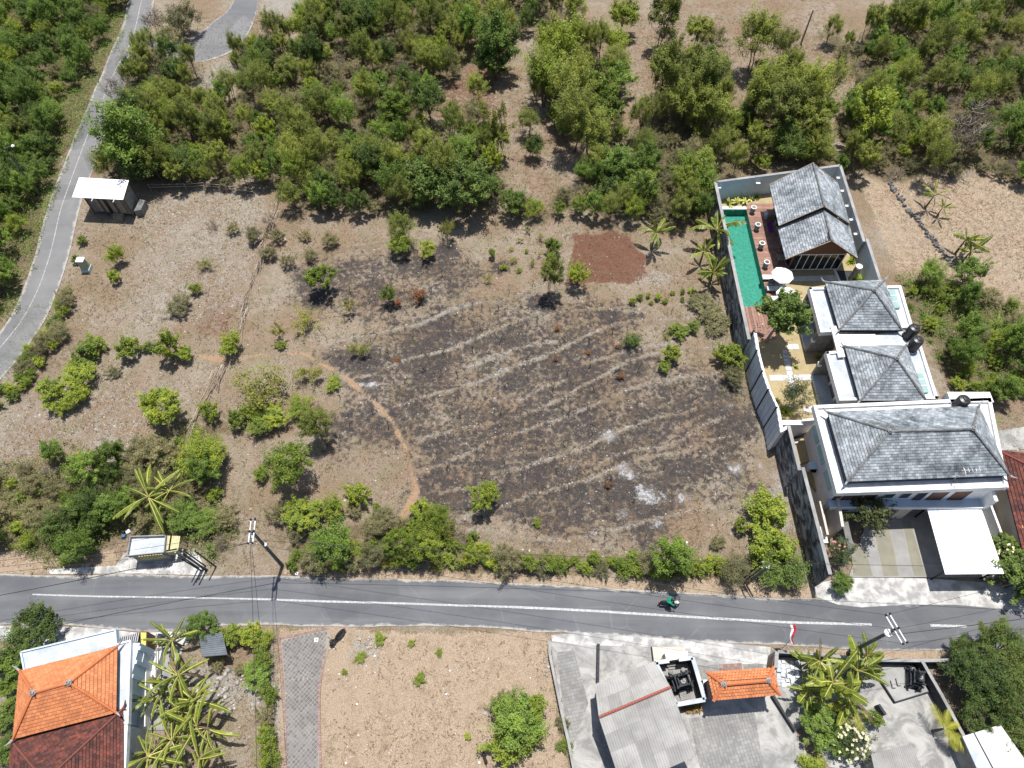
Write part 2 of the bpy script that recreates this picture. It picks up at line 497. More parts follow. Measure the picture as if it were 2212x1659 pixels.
def water():
    m = Mat('pool_water')
    tr = m.n('ShaderNodeBsdfTransparent'); tr.inputs[0].default_value = (.74, 1.0, .95, 1)
    gl = m.n('ShaderNodeBsdfGlossy'); gl.inputs['Roughness'].default_value = .03
    n = m.noise(2.6, 3, .6, .5); b = m.n('ShaderNodeBump'); b.inputs['Strength'].default_value = .12; b.inputs['Distance'].default_value = .02
    m.l(n, 0, b, 'Height'); m.l(b, 0, gl, 'Normal')
    mx = m.n('ShaderNodeMixShader'); mx.inputs[0].default_value = .025; m.l(tr, 0, mx, 1); m.l(gl, 0, mx, 2); m.l(mx, 0, m.out, 0)
    m.t.nodes.remove(m.b); return m.m
K['water'] = water()
def mosaic():
    m = Mat('green_pool_mosaic')
    n = m.noise(3.2, 4, .7, 1.2); r = m.ramp(n, 0, .38, .62)
    n2 = m.noise(14, 3, .7); r2 = m.ramp(n2, 0, .58, .70)
    c = m.mix(r, (.018, .155, .115), (.05, .26, .20)); c = m.mix(m.math('MULTIPLY', r2, .5), c, (.05, .13, .09))
    m.l(c, 0, m.b, 'Base Color'); m.b.inputs['Roughness'].default_value = .6; return m.m
K['mosaic'] = mosaic()

def asphalt(name, c1, c2, wear=(.26, .26, .26)):
    m = Mat(name)
    fine = m.noise(28, 3, .8); big = m.noise(.22, 4, .6, .4); st = m.noise(1.0, 3, .6, stretch=(.05, .9, 1))
    c = m.mix(m.ramp(big, 0, .35, .68), c1, c2)
    c = m.mix(m.math('MULTIPLY', m.ramp(st, 0, .45, .7), .25), c, wear)
    ed = m.attr('edge'); en = m.noise(1.1, 5, .7)
    es = m.math('ADD', ed, m.math('MULTIPLY', m.math('SUBTRACT', en, .5), 1.5), ai='Fac')
    er = m.ramp(es, 0, .62, .95); c = m.mix(er, c, (.36, .345, .32))
    sp = m.ramp(fine, 0, .66, .8); c = m.mix(m.math('MULTIPLY', sp, .12), c, (.4, .4, .4))
    vo = m.n('ShaderNodeTexVoronoi'); vo.feature = 'DISTANCE_TO_EDGE'; vo.inputs['Scale'].default_value = .22; m.l(m.n('ShaderNodeNewGeometry'), 'Position', vo, 'Vector'); cr_ = m.ramp(vo, 'Distance', .004, .010, (1, 1, 1, 1), (0, 0, 0, 1)); c = m.mix(m.math('MULTIPLY', m.math('MULTIPLY', cr_, m.ramp(m.noise(.3, 2), 0, .45, .55)), .14), c, (.30, .30, .30))
    pa = m.n('ShaderNodeTexVoronoi'); pa.inputs['Scale'].default_value = .16; m.l(m.n('ShaderNodeNewGeometry'), 'Position', pa, 'Vector'); c = m.mix(m.math('MULTIPLY', m.ramp(pa, 'Color', .70, .74), .28), c, (.075, .08, .09))
    m.l(c, 0, m.b, 'Base Color'); m.b.inputs['Roughness'].default_value = .85; m.b.inputs['Specular IOR Level'].default_value = .25
    m.bump(fine, 0, .3, .01); return m.m
K['asphalt'] = asphalt('asphalt', (.098, .104, .116), (.138, .143, .154))
K['asphalt_old'] = asphalt('faded_asphalt', (.145, .148, .155), (.20, .20, .202), (.24, .24, .24))
def concrete_patch():
    m = Mat('patched_concrete')
    n = m.noise(.55, 6, .7, .9); n2 = m.noise(9, 4, .7); n3 = m.noise(1.7, 5, .7, .5)
    c = m.mix(m.ramp(n, 0, .40, .60), (.20, .20, .195), (.39, .385, .37))
    c = m.mix(m.math('MULTIPLY', m.ramp(n3, 0, .5, .62), .4), c, (.34, .33, .32))
    c = m.mix(m.math('MULTIPLY', m.ramp(n2, 0, .5, .75), .2), c, (.2, .2, .2))
    m.l(c, 0, m.b, 'Base Color'); m.b.inputs['Roughness'].default_value = .9; m.bump(n2, 0, .3, .02); return m.m
K['conc'] = concrete_patch()
K['conc_white'] = simple('pale_cement_apron', (.50, .495, .48), (.28, .278, .275), .9, .9, .3, lo=.42, hi=.58)

# foliage
LF = {
 'feather': leaf_mat('feathery_leaves', (.13, .165, .035), (.36, .41, .085), (.44, .43, .06), .42),
 'bright': leaf_mat('bright_leaves', (.11, .18, .028), (.31, .41, .062), (.46, .46, .05), .42, yf=.3),
 'dense': leaf_mat('dense_dark_leaves', (.06, .10, .024), (.21, .30, .065), (.26, .31, .05), .4, yf=.10),
 'scrub': leaf_mat('scrub_leaves', (.16, .165, .075), (.34, .33, .16), (.36, .29, .15), .4, yf=.25),
 'lush': leaf_mat('lush_green_leaves', (.09, .155, .03), (.27, .40, .075), (.34, .40, .06), .42),
 'mango': leaf_mat('dark_green_tree_leaves', (.035, .065, .018), (.13, .21, .05), (.3, .3, .05), .35),
 'yellowish': leaf_mat('yellow_green_leaves', (.19, .22, .04), (.40, .41, .07), (.50, .44, .05), .42),
 'dry': leaf_mat('dry_brown_leaves', (.10, .070, .045), (.20, .145, .09), None, .15),
 'orange': leaf_mat('scorched_orange_leaves', (.17, .065, .025), (.32, .13, .045), None, .2),
 'banana': leaf_mat('banana_leaves', (.09, .15, .025), (.26, .33, .05), (.40, .38, .05), .4, .4, .2),
 'palm': leaf_mat('yellow_palm_leaves', (.30, .32, .03), (.48, .46, .05), None, .35, .45),
 'oleander': leaf_mat('grey_green_leaves', (.06, .09, .035), (.16, .21, .085), None),
 'bigleaf': leaf_mat('dark_leathery_leaves', (.05, .065, .022), (.14, .165, .06), None, .2),
 'varieg': leaf_mat('variegated_leaves', (.45, .50, .08), (.75, .75, .32), None, .3),
 'flowery': leaf_mat('cream_flowers', (.65, .62, .36), (.85, .82, .55), None, .2),
 'pink': leaf_mat('pink_flowers', (.6, .22, .22), (.75, .38, .36), None, .2),
 'redleaf': leaf_mat('red_green_leaves', (.10, .13, .025), (.36, .17, .05), None, .2),
}

# ---------------------------------------------------------------- the ground sheet
fx = np.arange(-92, 92.01, .25); fy = np.arange(-3, 118.01, .25)
xs = np.concatenate([[-900, -500, -280, -180, -130, -105], fx, [105, 130, 180, 280, 500, 900]])
ys = np.concatenate([[-600, -300, -150, -70, -30, -12], fy, [125, 140, 170, 230, 340, 560, 1000]])
GX, GY = np.meshgrid(xs, ys)
def sdf(poly, X, Y):
    P_ = np.array([(p[0], p[1]) for p in poly]); n = len(P_)
    d = np.full(X.shape, 1e9); ins = np.zeros(X.shape, bool)
    for i in range(n):
        a = P_[i]; b = P_[(i + 1) % n]; e = b - a
        t = np.clip(((X - a[0]) * e[0] + (Y - a[1]) * e[1]) / (e @ e + 1e-12), 0, 1)
        d = np.minimum(d, (X - a[0] - t * e[0]) ** 2 + (Y - a[1] - t * e[1]) ** 2)
        c = ((a[1] > Y) != (b[1] > Y))
        xx = a[0] + (Y - a[1]) * e[0] / (e[1] if abs(e[1]) > 1e-12 else 1e-12)
        ins ^= c & (X < xx)
    d = np.sqrt(d); return np.where(ins, d, -d)
def ldist(line, X, Y):
    P_ = np.array([(p[0], p[1]) for p in line]); d = np.full(X.shape, 1e9)
    for i in range(len(P_) - 1):
        a = P_[i]; e = P_[i + 1] - a
        t = np.clip(((X - a[0]) * e[0] + (Y - a[1]) * e[1]) / (e @ e + 1e-12), 0, 1)
        d = np.minimum(d, (X - a[0] - t * e[0]) ** 2 + (Y - a[1] - t * e[1]) ** 2)
    return np.sqrt(d)
def D(*pts, z=0): return [at(u, v, z) for u, v in pts]
N1 = fbm(GX, GY, 6, 1) - .5; N2 = fbm(GX, GY, 1.6, 5) - .5
def area(poly, soft=.8, nz=2.5, k=1.0):
    s_ = sdf(poly, GX, GY) + (N1 * nz * 1.6 + N2 * nz)
    return np.clip(s_ / soft * .5 + .5, 0, 1) * k
def band(line, w, soft=.4, nz=.6, k=1.0):
    s_ = w - ldist(line, GX, GY) + N1 * nz + N2 * nz
    return np.clip(s_ / soft * .5 + .5, 0, 1) * k
Z0 = np.zeros(GX.shape)
m_burn = Z0.copy(); m_ash = Z0.copy(); m_stone = Z0.copy(); m_red = Z0.copy(); m_green = Z0.copy(); m_sand = Z0.copy(); m_path = Z0.copy()
mx_ = np.maximum
THICK = {
 'west_of_road': D((-400, -100), (283, -20), (262, 75), (222, 170), (160, 320), (110, 440), (75, 560), (52, 660), (-25, 725), (-500, 900)),
 'north_west': D((222, 330), (250, 215), (245, 120), (300, 95), (345, 112), (430, 140), (450, 205), (505, 215), (515, 115), (575, 70), (650, 90), (690, -20), (1190, -20), (1150, 60), (1060, 95), (1010, 140), (935, 195), (925, 250), (1000, 290), (1090, 320), (1075, 375), (1110, 425), (1060, 455), (930, 450), (850, 452), (745, 462), (640, 450), (600, 392), (500, 400), (300, 392), (200, 385), (190, 360)),
 'north_mid': D((1185, -30), (1260, 60), (1330, 185), (1335, 290), (1285, 318), (1205, 290), (1150, 200), (1165, 110), (1160, 40)),
 'north_strip': D((1110, 425), (1180, 445), (1240, 400), (1290, 320), (1360, 280), (1440, 230), (1420, 170), (1480, 130), (1560, 165), (1570, 250), (1640, 230), (1620, 160), (1700, 120), (1780, 200), (1780, 320), (1850, 345), (1850, 380), (1700, 352), (1545, 385), (1530, 480), (1460, 495), (1400, 470), (1300, 470), (1230, 455), (1180, 480), (1100, 460)),
 'north_east': D((1720, -30), (1770, 70), (1840, 90), (1900, 40), (1960, 10), (2260, -30), (2300, 380), (2210, 392), (2100, 370), (1960, 385), (1850, 372), (1830, 320), (1790, 290), (1850, 180), (1790, 110)),
 'east_side': D((1930, 600), (2000, 590), (2100, 620), (2260, 690), (2260, 830), (2120, 870), (2050, 830), (1990, 720)),
 'south_west': D((-40, 1010), (60, 1010), (180, 960), (215, 1010), (330, 960), (380, 900), (460, 930), (500, 960), (470, 1060), (520, 1150), (480, 1215), (380, 1190), (270, 1160), (200, 1200), (130, 1230), (60, 1190), (-40, 1170)),
}
burn_p = [
 (D((655, 590), (760, 552), (1010, 560), (1080, 575), (1075, 620), (990, 625), (870, 655), (800, 690), (740, 660), (650, 625)), .60),
 (D((690, 770), (860, 705), (1110, 625), (1270, 635), (1420, 680), (1330, 740), (1440, 770), (1390, 820), (1560, 780), (1620, 880), (1655, 1000), (1520, 1060), (1440, 1120), (1420, 1190), (1200, 1170), (1010, 1140), (915, 1090), (905, 1040), (880, 950), (740, 985), (690, 910), (760, 850)), .66),
 (D((1210, 990), (1360, 960), (1560, 930), (1650, 960), (1600, 1040), (1500, 1090), (1440, 1170), (1280, 1180), (1200, 1100)), .76),
 (D((1500, 870), (1600, 830), (1650, 900), (1640, 1030), (1560, 1060), (1480, 980)), .70)]
_bv = .30 + 1.25 * fbm(GX, GY, 2.6, 33, 3)
for p, k in burn_p: m_burn = mx_(m_burn, area(p, 1.6, 3.5, k) * _bv)
for u, v, r in ((1318, 688, 2), (1080, 575, 1.2), (868, 575, 1.6), (970, 545, 1.8), (838, 655, 1.2), (690, 640, 2.2), (1160, 655, 1.6)):
    c = at(u, v); m_burn = mx_(m_burn, np.clip((r - np.hypot(GX - c.x, GY - c.y) + N2 * 2) * .9, 0, 1))
for u, v, r in ((800, 830, .8), (1010, 828, .7), (1312, 940, 1.1), (1580, 875, 1.1), (1095, 800, .5), (1160, 675, .6), (1480, 1075, .9), (1330, 1148, 1.0), (1400, 1070, 1.9), (1360, 1020, 1.6), (975, 738, .7), (1230, 668, .6), (1120, 668, .6), (880, 895, .6), (930, 1010, .7), (780, 830, .5), (1050, 570, .6), (1590, 1010, 1.0), (1210, 1170, .8), (1640, 1000, .9), (1100, 850, .8), (1500, 890, .6), (1015, 905, .6), (1240, 1010, .5), (1350, 1110, 1.1), (1420, 1130, .9)):
    c = at(u, v); m_ash = mx_(m_ash, np.clip((r - np.hypot(GX - c.x, (GY - c.y) * 1.2) + N2 * 2.2) * .55, 0, .75))
TERR = [D((560, 560), (700, 540), (860, 520), (1000, 500)),
        D((700, 752), (850, 712), (960, 676), (1100, 642), (1200, 612)),
        D((770, 812), (900, 772), (1040, 725), (1130, 690), (1290, 672), (1400, 680)),
        D((860, 872), (1000, 835), (1130, 790), (1240, 742), (1340, 705), (1500, 685)),
        D((900, 945), (1080, 908), (1240, 845), (1420, 765), (1560, 752)),
        D((905, 1020), (1080, 948), (1260, 882), (1440, 820), (1590, 800)),
        D((950, 1065), (1130, 1010), (1330, 935), (1500, 880)),
        D((1000, 1110), (1180, 1060), (1400, 990), (1580, 950)),
        D((1010, 1150), (1250, 1165), (1420, 1120), (1560, 1090))]
def smooth_line(pts, step=.8):
    p = [np.array((a.x, a.y)) for a in pts]; out = []
    for i in range(len(p) - 1):
        p0 = p[max(i - 1, 0)]; p1 = p[i]; p2 = p[i + 1]; p3 = p[min(i + 2, len(p) - 1)]
        n = max(2, int(np.linalg.norm(p2 - p1) / step))
        for k in range(n):
            t = k / n
            out.append(.5 * ((2 * p1) + (-p0 + p2) * t + (2 * p0 - 5 * p1 + 4 * p2 - p3) * t * t + (-p0 + 3 * p1 - 3 * p2 + p3) * t ** 3))
    out.append(p[-1]); return np.array(out)
def warp(l):
    q = smooth_line(l, 1.0); w = (fbm(q[:, 0], q[:, 1], 4.5, 71, 3) - .5) * 1.5
    return [Vector((a[0], a[1] + b_, 0)) for a, b_ in zip(q, w)]
TERR = [warp(l) for l in TERR + [D((1010, 790), (1110, 755), (1200, 735)), D((1260, 790), (1380, 760), (1480, 735)), D((1120, 860), (1220, 820)), D((1290, 1000), (1450, 955), (1560, 900))]]
for i, l in enumerate(TERR):
    b_ = band(l, .15, .22, .45, .8 if i else .4); m_stone = mx_(m_stone, b_); m_burn = m_burn * (1 - .8 * np.clip(b_ * 1.1, 0, 1))
for p, k in ((D((280, 420), (560, 410), (600, 470), (520, 640), (440, 690), (380, 740), (250, 720), (260, 600)), .40),
             (D((-20, 890), (120, 800), (260, 780), (330, 880), (300, 960), (180, 950), (60, 1010), (-20, 1010)), .38),
             (D((190, 900), (260, 900), (300, 960), (250, 1030), (170, 1020)), .42),
             (D((1215, 500), (1232, 500), (1225, 600), (1205, 600)), .9), (D((1370, 590), (1450, 560), (1480, 600), (1440, 640), (1370, 640)), .5),
             (D((500, 1440), (590, 1400), (600, 1560), (520, 1500), (470, 1560), (390, 1540), (390, 1440)), .9),
             (D((780, 1370), (820, 1372), (815, 1420), (775, 1410)), .8), (D((560, 60), (700, 0), (760, -20), (560, -20)), .8), (D((400, 180), (520, 100), (560, 130), (470, 200), (440, 220)), .6),
             (D((1640, 930), (1660, 930), (1760, 1255), (1730, 1262), (1690, 1150)), .8), (D((1010, 1165), (1560, 1180), (1560, 1200), (1010, 1195)), .3)):
    m_stone = mx_(m_stone, area(p, 1.5, 3, k))
for p, k in ((D((1228, 502), (1330, 497), (1392, 530), (1400, 590), (1370, 618), (1215, 622)), .92), (D((440, 650), (520, 660), (500, 720), (400, 730)), .5),
             (D((1010, 120), (1110, 60), (1100, 160), (1060, 260), (930, 260), (930, 210)), .55), (D((1000, 250), (1150, 150), (1300, 60), (1400, 0), (1800, -20), (1850, 190), (1700, 330), (1400, 340), (1230, 430), (1130, 420), (1090, 330)), .42),
             (D((480, 590), (620, 560), (700, 640), (700, 740), (560, 750), (520, 690)), .3)):
    m_red = mx_(m_red, area(p, .8, 1.8 if k > .9 else 2.5, k))
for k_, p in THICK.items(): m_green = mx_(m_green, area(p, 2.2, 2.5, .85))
for p, k in ((D((600, 1160), (900, 1110), (1010, 1160), (1560, 1205), (1745, 1130), (1750, 1262), (1560, 1255), (1000, 1235), (620, 1225)), .65), (D((480, 780), (700, 800), (710, 900), (540, 960), (470, 900)), .25),
             (D((1000, 600), (0, 0), (0, 0)), 0), (D((70, 740), (190, 720), (180, 860), (20, 900), (0, 870)), .45), (D((1500, 650), (1600, 640), (1640, 860), (1560, 850)), .4), (D((580, 1440), (600, 1440), (610, 1680), (540, 1680)), .5),
             (D((420, 430), (750, 500), (720, 560), (590, 590), (560, 500)), .3), (D((1060, 510), (1180, 500), (1180, 590), (1060, 600)), .25), (D((1020, 1500), (1180, 1490), (1160, 1690), (1010, 1690)), .5), (D((1190, 1480), (1215, 1480), (1250, 1690), (1215, 1690)), .4)):
    if k: m_green = mx_(m_green, area(p, 1.5, 2.5, k))
for p in (D((600, 1355), (1190, 1370), (1200, 1500), (1240, 1700), (600, 1700)), D((600, 1225), (1780, 1255), (1780, 1300), (600, 1245)), D((1690, 1395), (2230, 1400), (2230, 1425), (1690, 1420)), D((-20, 1190), (260, 1190), (260, 1240), (-20, 1235)), D((1850, 375), (2240, 375), (2240, 720), (1930, 600))):
    m_sand = mx_(m_sand, area(p, .6, .8, .55 if p[0].x > 30 and p[0].y > 40 else 1))
for l, w in ((D((430, 770), (500, 778), (580, 762), (655, 762), (690, 785), (740, 808), (800, 862), (850, 912), (875, 965), (892, 1035), (898, 1060), (880, 1100), (850, 1150)), .15), (D((860, 1190), (862, 1240)), .25)):
    m_path = mx_(m_path, band(l, w, .2, .6)); m_burn *= (1 - .9 * m_path); m_stone *= (1 - .8 * m_path)

GZ = -.05 + (fbm(GX, GY, 9, 11) - .5) * .10 + (fbm(GX, GY, 1.2, 15) - .5) * .09 + m_green * 0
for l in TERR: GZ = GZ + .20 * np.exp(-(ldist(l, GX, GY) / .38) ** 2)
GZ = np.minimum(GZ, .2)
WEST_ROAD = [(318, -30), (305, 5), (292, 60), (270, 110), (248, 165), (222, 225), (198, 285), (172, 355), (145, 425), (127, 490), (112, 550), (90, 620), (58, 690), (15, 752), (-40, 815), (-120, 890)]
ROAD_C = [(-160, 1285), (-60, 1289), (60, 1293), (200, 1299), (400, 1304), (620, 1306), (800, 1311), (1000, 1320), (1200, 1332), (1400, 1342), (1600, 1352), (1780, 1361), (1900, 1366), (2060, 1368), (2260, 1372)]
flat = mx_(band([at(*p) for p in ROAD_C], 3.2, .8, 0), band([at(*p) for p in WEST_ROAD], 2.4, .8, 0))
GZ = GZ * (1 - flat) + (-.05) * flat
ny, nx = GX.shape
idx = np.arange(ny * nx).reshape(ny, nx)
q = np.stack([idx[:-1, :-1], idx[:-1, 1:], idx[1:, 1:], idx[1:, :-1]], -1).reshape(-1, 4)
verts = np.stack([GX, GY, GZ], -1).reshape(-1, 3)

def ground_mat():
    m = Mat('dry_field_ground')
    fine = m.noise(11, 6, .72); mid = m.noise(1.9, 6, .66, .4); big = m.noise(.16, 5, .55); vf = m.noise(26, 4, .8)
    fr = m.ramp(fine, 0, .34, .66)
    straw = m.mix(fr, (.125, .085, .058), (.35, .262, .185))
    pale = m.mix(fr, (.165, .135, .105), (.41, .355, .285))
    c = m.mix(m.ramp(big, 0, .40, .62), straw, pale)
    c = m.mix(m.math('MULTIPLY', m.ramp(mid, 0, .52, .72), .45), c, (.165, .110, .078))
    c = m.mix(m.math('MULTIPLY', m.ramp(m.noise(.45, 6, .7, .6), 0, .46, .64), .6), c, m.mix(fr, (.10, .085, .045), (.27, .245, .15)))
    def over(c, name, c1, c2, spread, src=fine, mn=mid, k=1.0, a0=.46, a1=.60):
        a = m.attr(name)
        nz = m.math('MULTIPLY', m.math('SUBTRACT', m.math('ADD', src, mn), 1.0), spread)
        s_ = m.math('ADD', a, nz, ai='Fac')
        r = m.ramp(s_, 0, a0, a1)
        gate = m.math('MULTIPLY', r, m.math('MINIMUM', m.math('MULTIPLY', a, 6.0, ai='Fac'), 1.0))
        gate = m.math('MULTIPLY', gate, k)
        return m.mix(gate, c, m.mix(fr, c1, c2))
    c = over(c, 'sand', (.24, .178, .125), (.50, .40, .295), .9)
    c = over(c, 'red', (.10, .048, .032), (.20, .105, .072), .9)
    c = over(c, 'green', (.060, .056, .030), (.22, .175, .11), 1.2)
    c = over(c, 'stone', (.14, .135, .13), (.45, .425, .385), 1.9, a0=.40, a1=.62, k=.85)
    c = over(c, 'burn', (.018, .018, .021), (.085, .076, .074), 2.8, a0=.36, a1=.54, k=.96)
    c = over(c, 'ash', (.20, .21, .23), (.60, .60, .61), 2.2, vf)
    c = over(c, 'path', (.26, .165, .105), (.42, .29, .19), .8)
    c = m.mix(m.math('MULTIPLY', m.ramp(m.noise(.85, 7, .72, .8), 0, .49, .63), .38), c, m.mix(fr, (.11, .078, .050), (.26, .185, .125)))
    sp = m.ramp(vf, 0, .67, .76); c = m.mix(m.math('MULTIPLY', sp, .45), c, (.42, .39, .35))
    vo = m.n('ShaderNodeTexVoronoi'); vo.inputs['Scale'].default_value = 5.5; m.l(m.pos(), 'Position', vo, 'Vector')
    vs = m.ramp(vo, 'Distance', .07, .13, (1, 1, 1, 1), (0, 0, 0, 1)); gate = m.math('MULTIPLY', vs, m.ramp(m.noise(.5, 3), 0, .46, .58))
    c = m.mix(m.math('MULTIPLY', gate, .75), c, (.50, .47, .42))
    m.l(c, 0, m.b, 'Base Color'); m.b.inputs['Roughness'].default_value = .95; m.b.inputs['Specular IOR Level'].default_value = .1
    hh = m.math('ADD', fine, m.math('MULTIPLY', vf, .6)); m.bump(hh, 0, .9, .09)
    return m.m
K['ground'] = ground_mat()
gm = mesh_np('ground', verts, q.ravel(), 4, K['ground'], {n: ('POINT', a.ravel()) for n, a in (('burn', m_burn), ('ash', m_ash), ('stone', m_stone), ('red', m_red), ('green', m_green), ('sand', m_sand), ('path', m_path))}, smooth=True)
go = bpy.data.objects.new('ground', gm); COL.objects.link(go); tag(go, 'dry stony field ground with terraces, burnt patches and bare soil', kind='structure')
def gz(x, y):
    i = int(np.clip(np.searchsorted(ys, y) - 1, 0, ny - 2)); j = int(np.clip(np.searchsorted(xs, x) - 1, 0, nx - 2))
    return float(GZ[i, j])

# ---------------------------------------------------------------- roads
def ribbon(name, line, wl, wr, z, mat, n=9, wob=.18, seed=3, **props):
    """wl / wr: callables or numbers, offsets to the left and right of the line"""
    L = smooth_line(line) if not isinstance(line, np.ndarray) else line
    d = np.gradient(L, axis=0); d /= np.linalg.norm(d, axis=1)[:, None] + 1e-9; nr = np.stack([-d[:, 1], d[:, 0]], 1)
    k = len(L); t = np.linspace(0, 1, k)
    wl = np.array([wl(a) if callable(wl) else wl for a in t]); wr = np.array([wr(a) if callable(wr) else wr for a in t])
    wl = wl + (fbm(L[:, 0], L[:, 1], 2.5, seed) - .5) * 2 * wob; wr = wr + (fbm(L[:, 0], L[:, 1], 2.5, seed + 9) - .5) * 2 * wob
    vs = []; ed = []
    cs = np.linspace(-1, 1, n)
    for c in cs:
        off = np.where(c < 0, c * wr, c * wl)
        vs.append(np.column_stack([L + nr * off[:, None], np.full(k, z)])); ed.append(np.full(k, max(0, abs(c) - .55) / .45))
    V = np.stack(vs, 1).reshape(-1, 3); ed = np.stack(ed, 1).ravel()
    ii = np.arange(k * n).reshape(k, n); qq = np.stack([ii[:-1, :-1], ii[:-1, 1:], ii[1:, 1:], ii[1:, :-1]], -1).reshape(-1, 4)
    me = mesh_np(name, V, qq.ravel(), 4, mat, {'edge': ('POINT', ed)}); o = bpy.data.objects.new(name, me); COL.objects.link(o)
    return tag(o, **props)
def edge_road(name, top, bot, z, mat, label=None, n=11, wob=.12):
    """a sheet between two measured edges"""
    a = smooth_line([at(*p) for p in top], .5); b = smooth_line([at(*p) for p in bot], .5)
    k = max(len(a), len(b)); r = lambda L: np.column_stack([np.interp(np.linspace(0, 1, k), np.linspace(0, 1, len(L)), L[:, i]) for i in (0, 1)])
    a, b = r(a), r(b)
    dd = (a - b); dd /= np.linalg.norm(dd, axis=1)[:, None]
    a = a + dd * ((fbm(a[:, 0], a[:, 1], 1.6, 21) - .5) * 2 * wob)[:, None]; b = b + dd * ((fbm(b[:, 0], b[:, 1], 1.6, 22) - .5) * 2 * wob)[:, None]
    vs = []; ed = []
    for t in np.linspace(0, 1, n):
        vs.append(np.column_stack([a * (1 - t) + b * t, np.full(k, z)])); e = abs(t - .5) * 2; ed.append(np.full(k, max(0, e - .72) / .28))
    V = np.stack(vs, 1).reshape(-1, 3); ed = np.stack(ed, 1).ravel()
    ii = np.arange(k * n).reshape(k, n); qq = np.stack([ii[:-1, :-1], ii[1:, :-1], ii[1:, 1:], ii[:-1, 1:]], -1).reshape(-1, 4)
    me = mesh_np(name, V, qq.ravel(), 4, mat, {'edge': ('POINT', ed)}); o = bpy.data.objects.new(name, me); COL.objects.link(o)
    if me.polygons[0].normal.z < 0: me.flip_normals()
    return tag(o, label=label, kind='structure')
edge_road('road', [(-170, 1238), (0, 1240), (120, 1243), (300, 1240), (420, 1244), (560, 1243), (760, 1249), (1000, 1255), (1150, 1262), (1300, 1270), (1450, 1278), (1650, 1290), (1780, 1294), (1900, 1300), (1960, 1304), (2080, 1302), (2160, 1312), (2260, 1318)],
          [(-170, 1354), (0, 1349), (120, 1350), (200, 1354), (300, 1364), (400, 1362), (470, 1352), (560, 1350), (650, 1352), (760, 1354), (900, 1352), (1000, 1353), (1150, 1364), (1300, 1370), (1420, 1378), (1560, 1388), (1700, 1393), (1850, 1404), (2000, 1405), (2120, 1402), (2260, 1395)],
          0.0, K['asphalt'], 'grey asphalt road crossing the bottom of the picture')
ribbon('road', [at(*p) for p in WEST_ROAD], 2.0, 2.0, .004, K['asphalt_old'], 11, .12, kind='structure', label='narrow faded asphalt road curving down the left side')
edge_road('side_road', [(322, 88), (350, 93), (400, 88), (425, 77), (467, 42), (497, 15), (512, -30)], [(326, 110), (357, 118), (400, 127), (440, 133), (500, 112), (528, 84), (550, 40), (566, -30)], .004, K['asphalt_old'], 'short grey side road at the top left')
# cement aprons and road edges
def sheet(name, pts, z, mat, label=None, kind='structure', parent=None):
    b = MB(); b.prism(D(*pts), z - .08, z); return b.build(name, mat, parent, label=label, kind=kind)
sheet('cement_apron', [(-60, 1351), (60, 1352), (130, 1353), (210, 1357), (300, 1367), (385, 1364), (412, 1372), (405, 1392), (340, 1400), (250, 1386), (110, 1400), (0, 1385), (-60, 1385)], .008, K['conc_white'], 'pale cement apron along the road before the orange roofed house')
sheet('cement_apron', [(268, 1196), (290, 1192), (425, 1190), (440, 1222), (445, 1243), (300, 1239), (110, 1240), (100, 1230), (250, 1222)], .009, K['conc_white'], 'pale cement strip in front of the small yellow kiosk')
sheet('cement_apron', [(1755, 1262), (1840, 1245), (2010, 1250), (2130, 1258), (2230, 1270), (2230, 1325), (2150, 1314), (2060, 1306), (1960, 1306), (1860, 1312), (1810, 1306), (1765, 1290)], .010, K['conc_white'], 'white cement driveway apron in front of the villa gate')
sheet('cement_apron', [(1190, 1372), (1260, 1366), (1330, 1372), (1440, 1380), (1560, 1389), (1665, 1398), (1660, 1440), (1600, 1436), (1530, 1440), (1405, 1432), (1400, 1398), (1340, 1398), (1195, 1398)], .012, K['conc_white'], 'white cement apron in front of the paved courtyard')
# road markings
def stripe(pts, w, z, name='road_marking', label=None):
    L = smooth_line([at(*p) for p in pts], 1.0)
    return ribbon(name, L, w / 2, w / 2, z, K['asphalt_line'] if w > .11 else K['cement_line'], 2, .012, kind='structure', label=label)
stripe([(70, 1284), (200, 1288), (400, 1291), (553, 1294)], .13, .006, label='thin white centre line on the left of the road')
stripe([(553, 1294), (700, 1299), (850, 1303), (1000, 1308), (1105, 1311)], .17, .006, label='white centre line in the middle of the road')
stripe([(1105, 1311), (1250, 1318), (1400, 1327), (1550, 1336), (1700, 1344), (1883, 1349)], .2, .006, label='broad white centre line on the right of the road')
stripe([(2010, 1351), (2088, 1353)], .2, .006, label='short white dash right of the utility pole')
stripe([(318, -30), (306, 0), (296, 45), (283, 90), (250, 150), (222, 215)], .10, .009, label='thin white line on the far end of the left road')
stripe([(190, 290), (160, 370), (132, 450), (118, 510), (105, 560), (82, 625), (48, 690), (5, 745), (-50, 805)], .10, .009, label='faded white centre line on the curving left road')
# ---------------------------------------------------------------- vegetation builders
def leaf_quads(pos, up, ln, wd, r_, tilt=.8, rn=None):
    """diamond leaves; up: preferred normals"""
    n = len(pos)
    nm = up + r_.normal(0, tilt, (n, 3)); nm /= np.linalg.norm(nm, axis=1)[:, None] + 1e-9
    t = r_.normal(0, 1, (n, 3)); t -= nm * (t * nm).sum(1)[:, None]; t /= np.linalg.norm(t, axis=1)[:, None] + 1e-9
    b = np.cross(nm, t)
    l = (ln * r_.uniform(.6, 1.25, n))[:, None]; w = (wd * r_.uniform(.7, 1.2, n))[:, None]
    v = np.stack([pos - t * l * .5, pos + b * w * .5 + nm * w * .12, pos + t * l * .5, pos - b * w * .5 + nm * w * .12], 1).reshape(-1, 3)
    f = np.arange(n * 4)
    rn = r_.uniform(0, 1, n) if rn is None else rn
    return v, f, rn

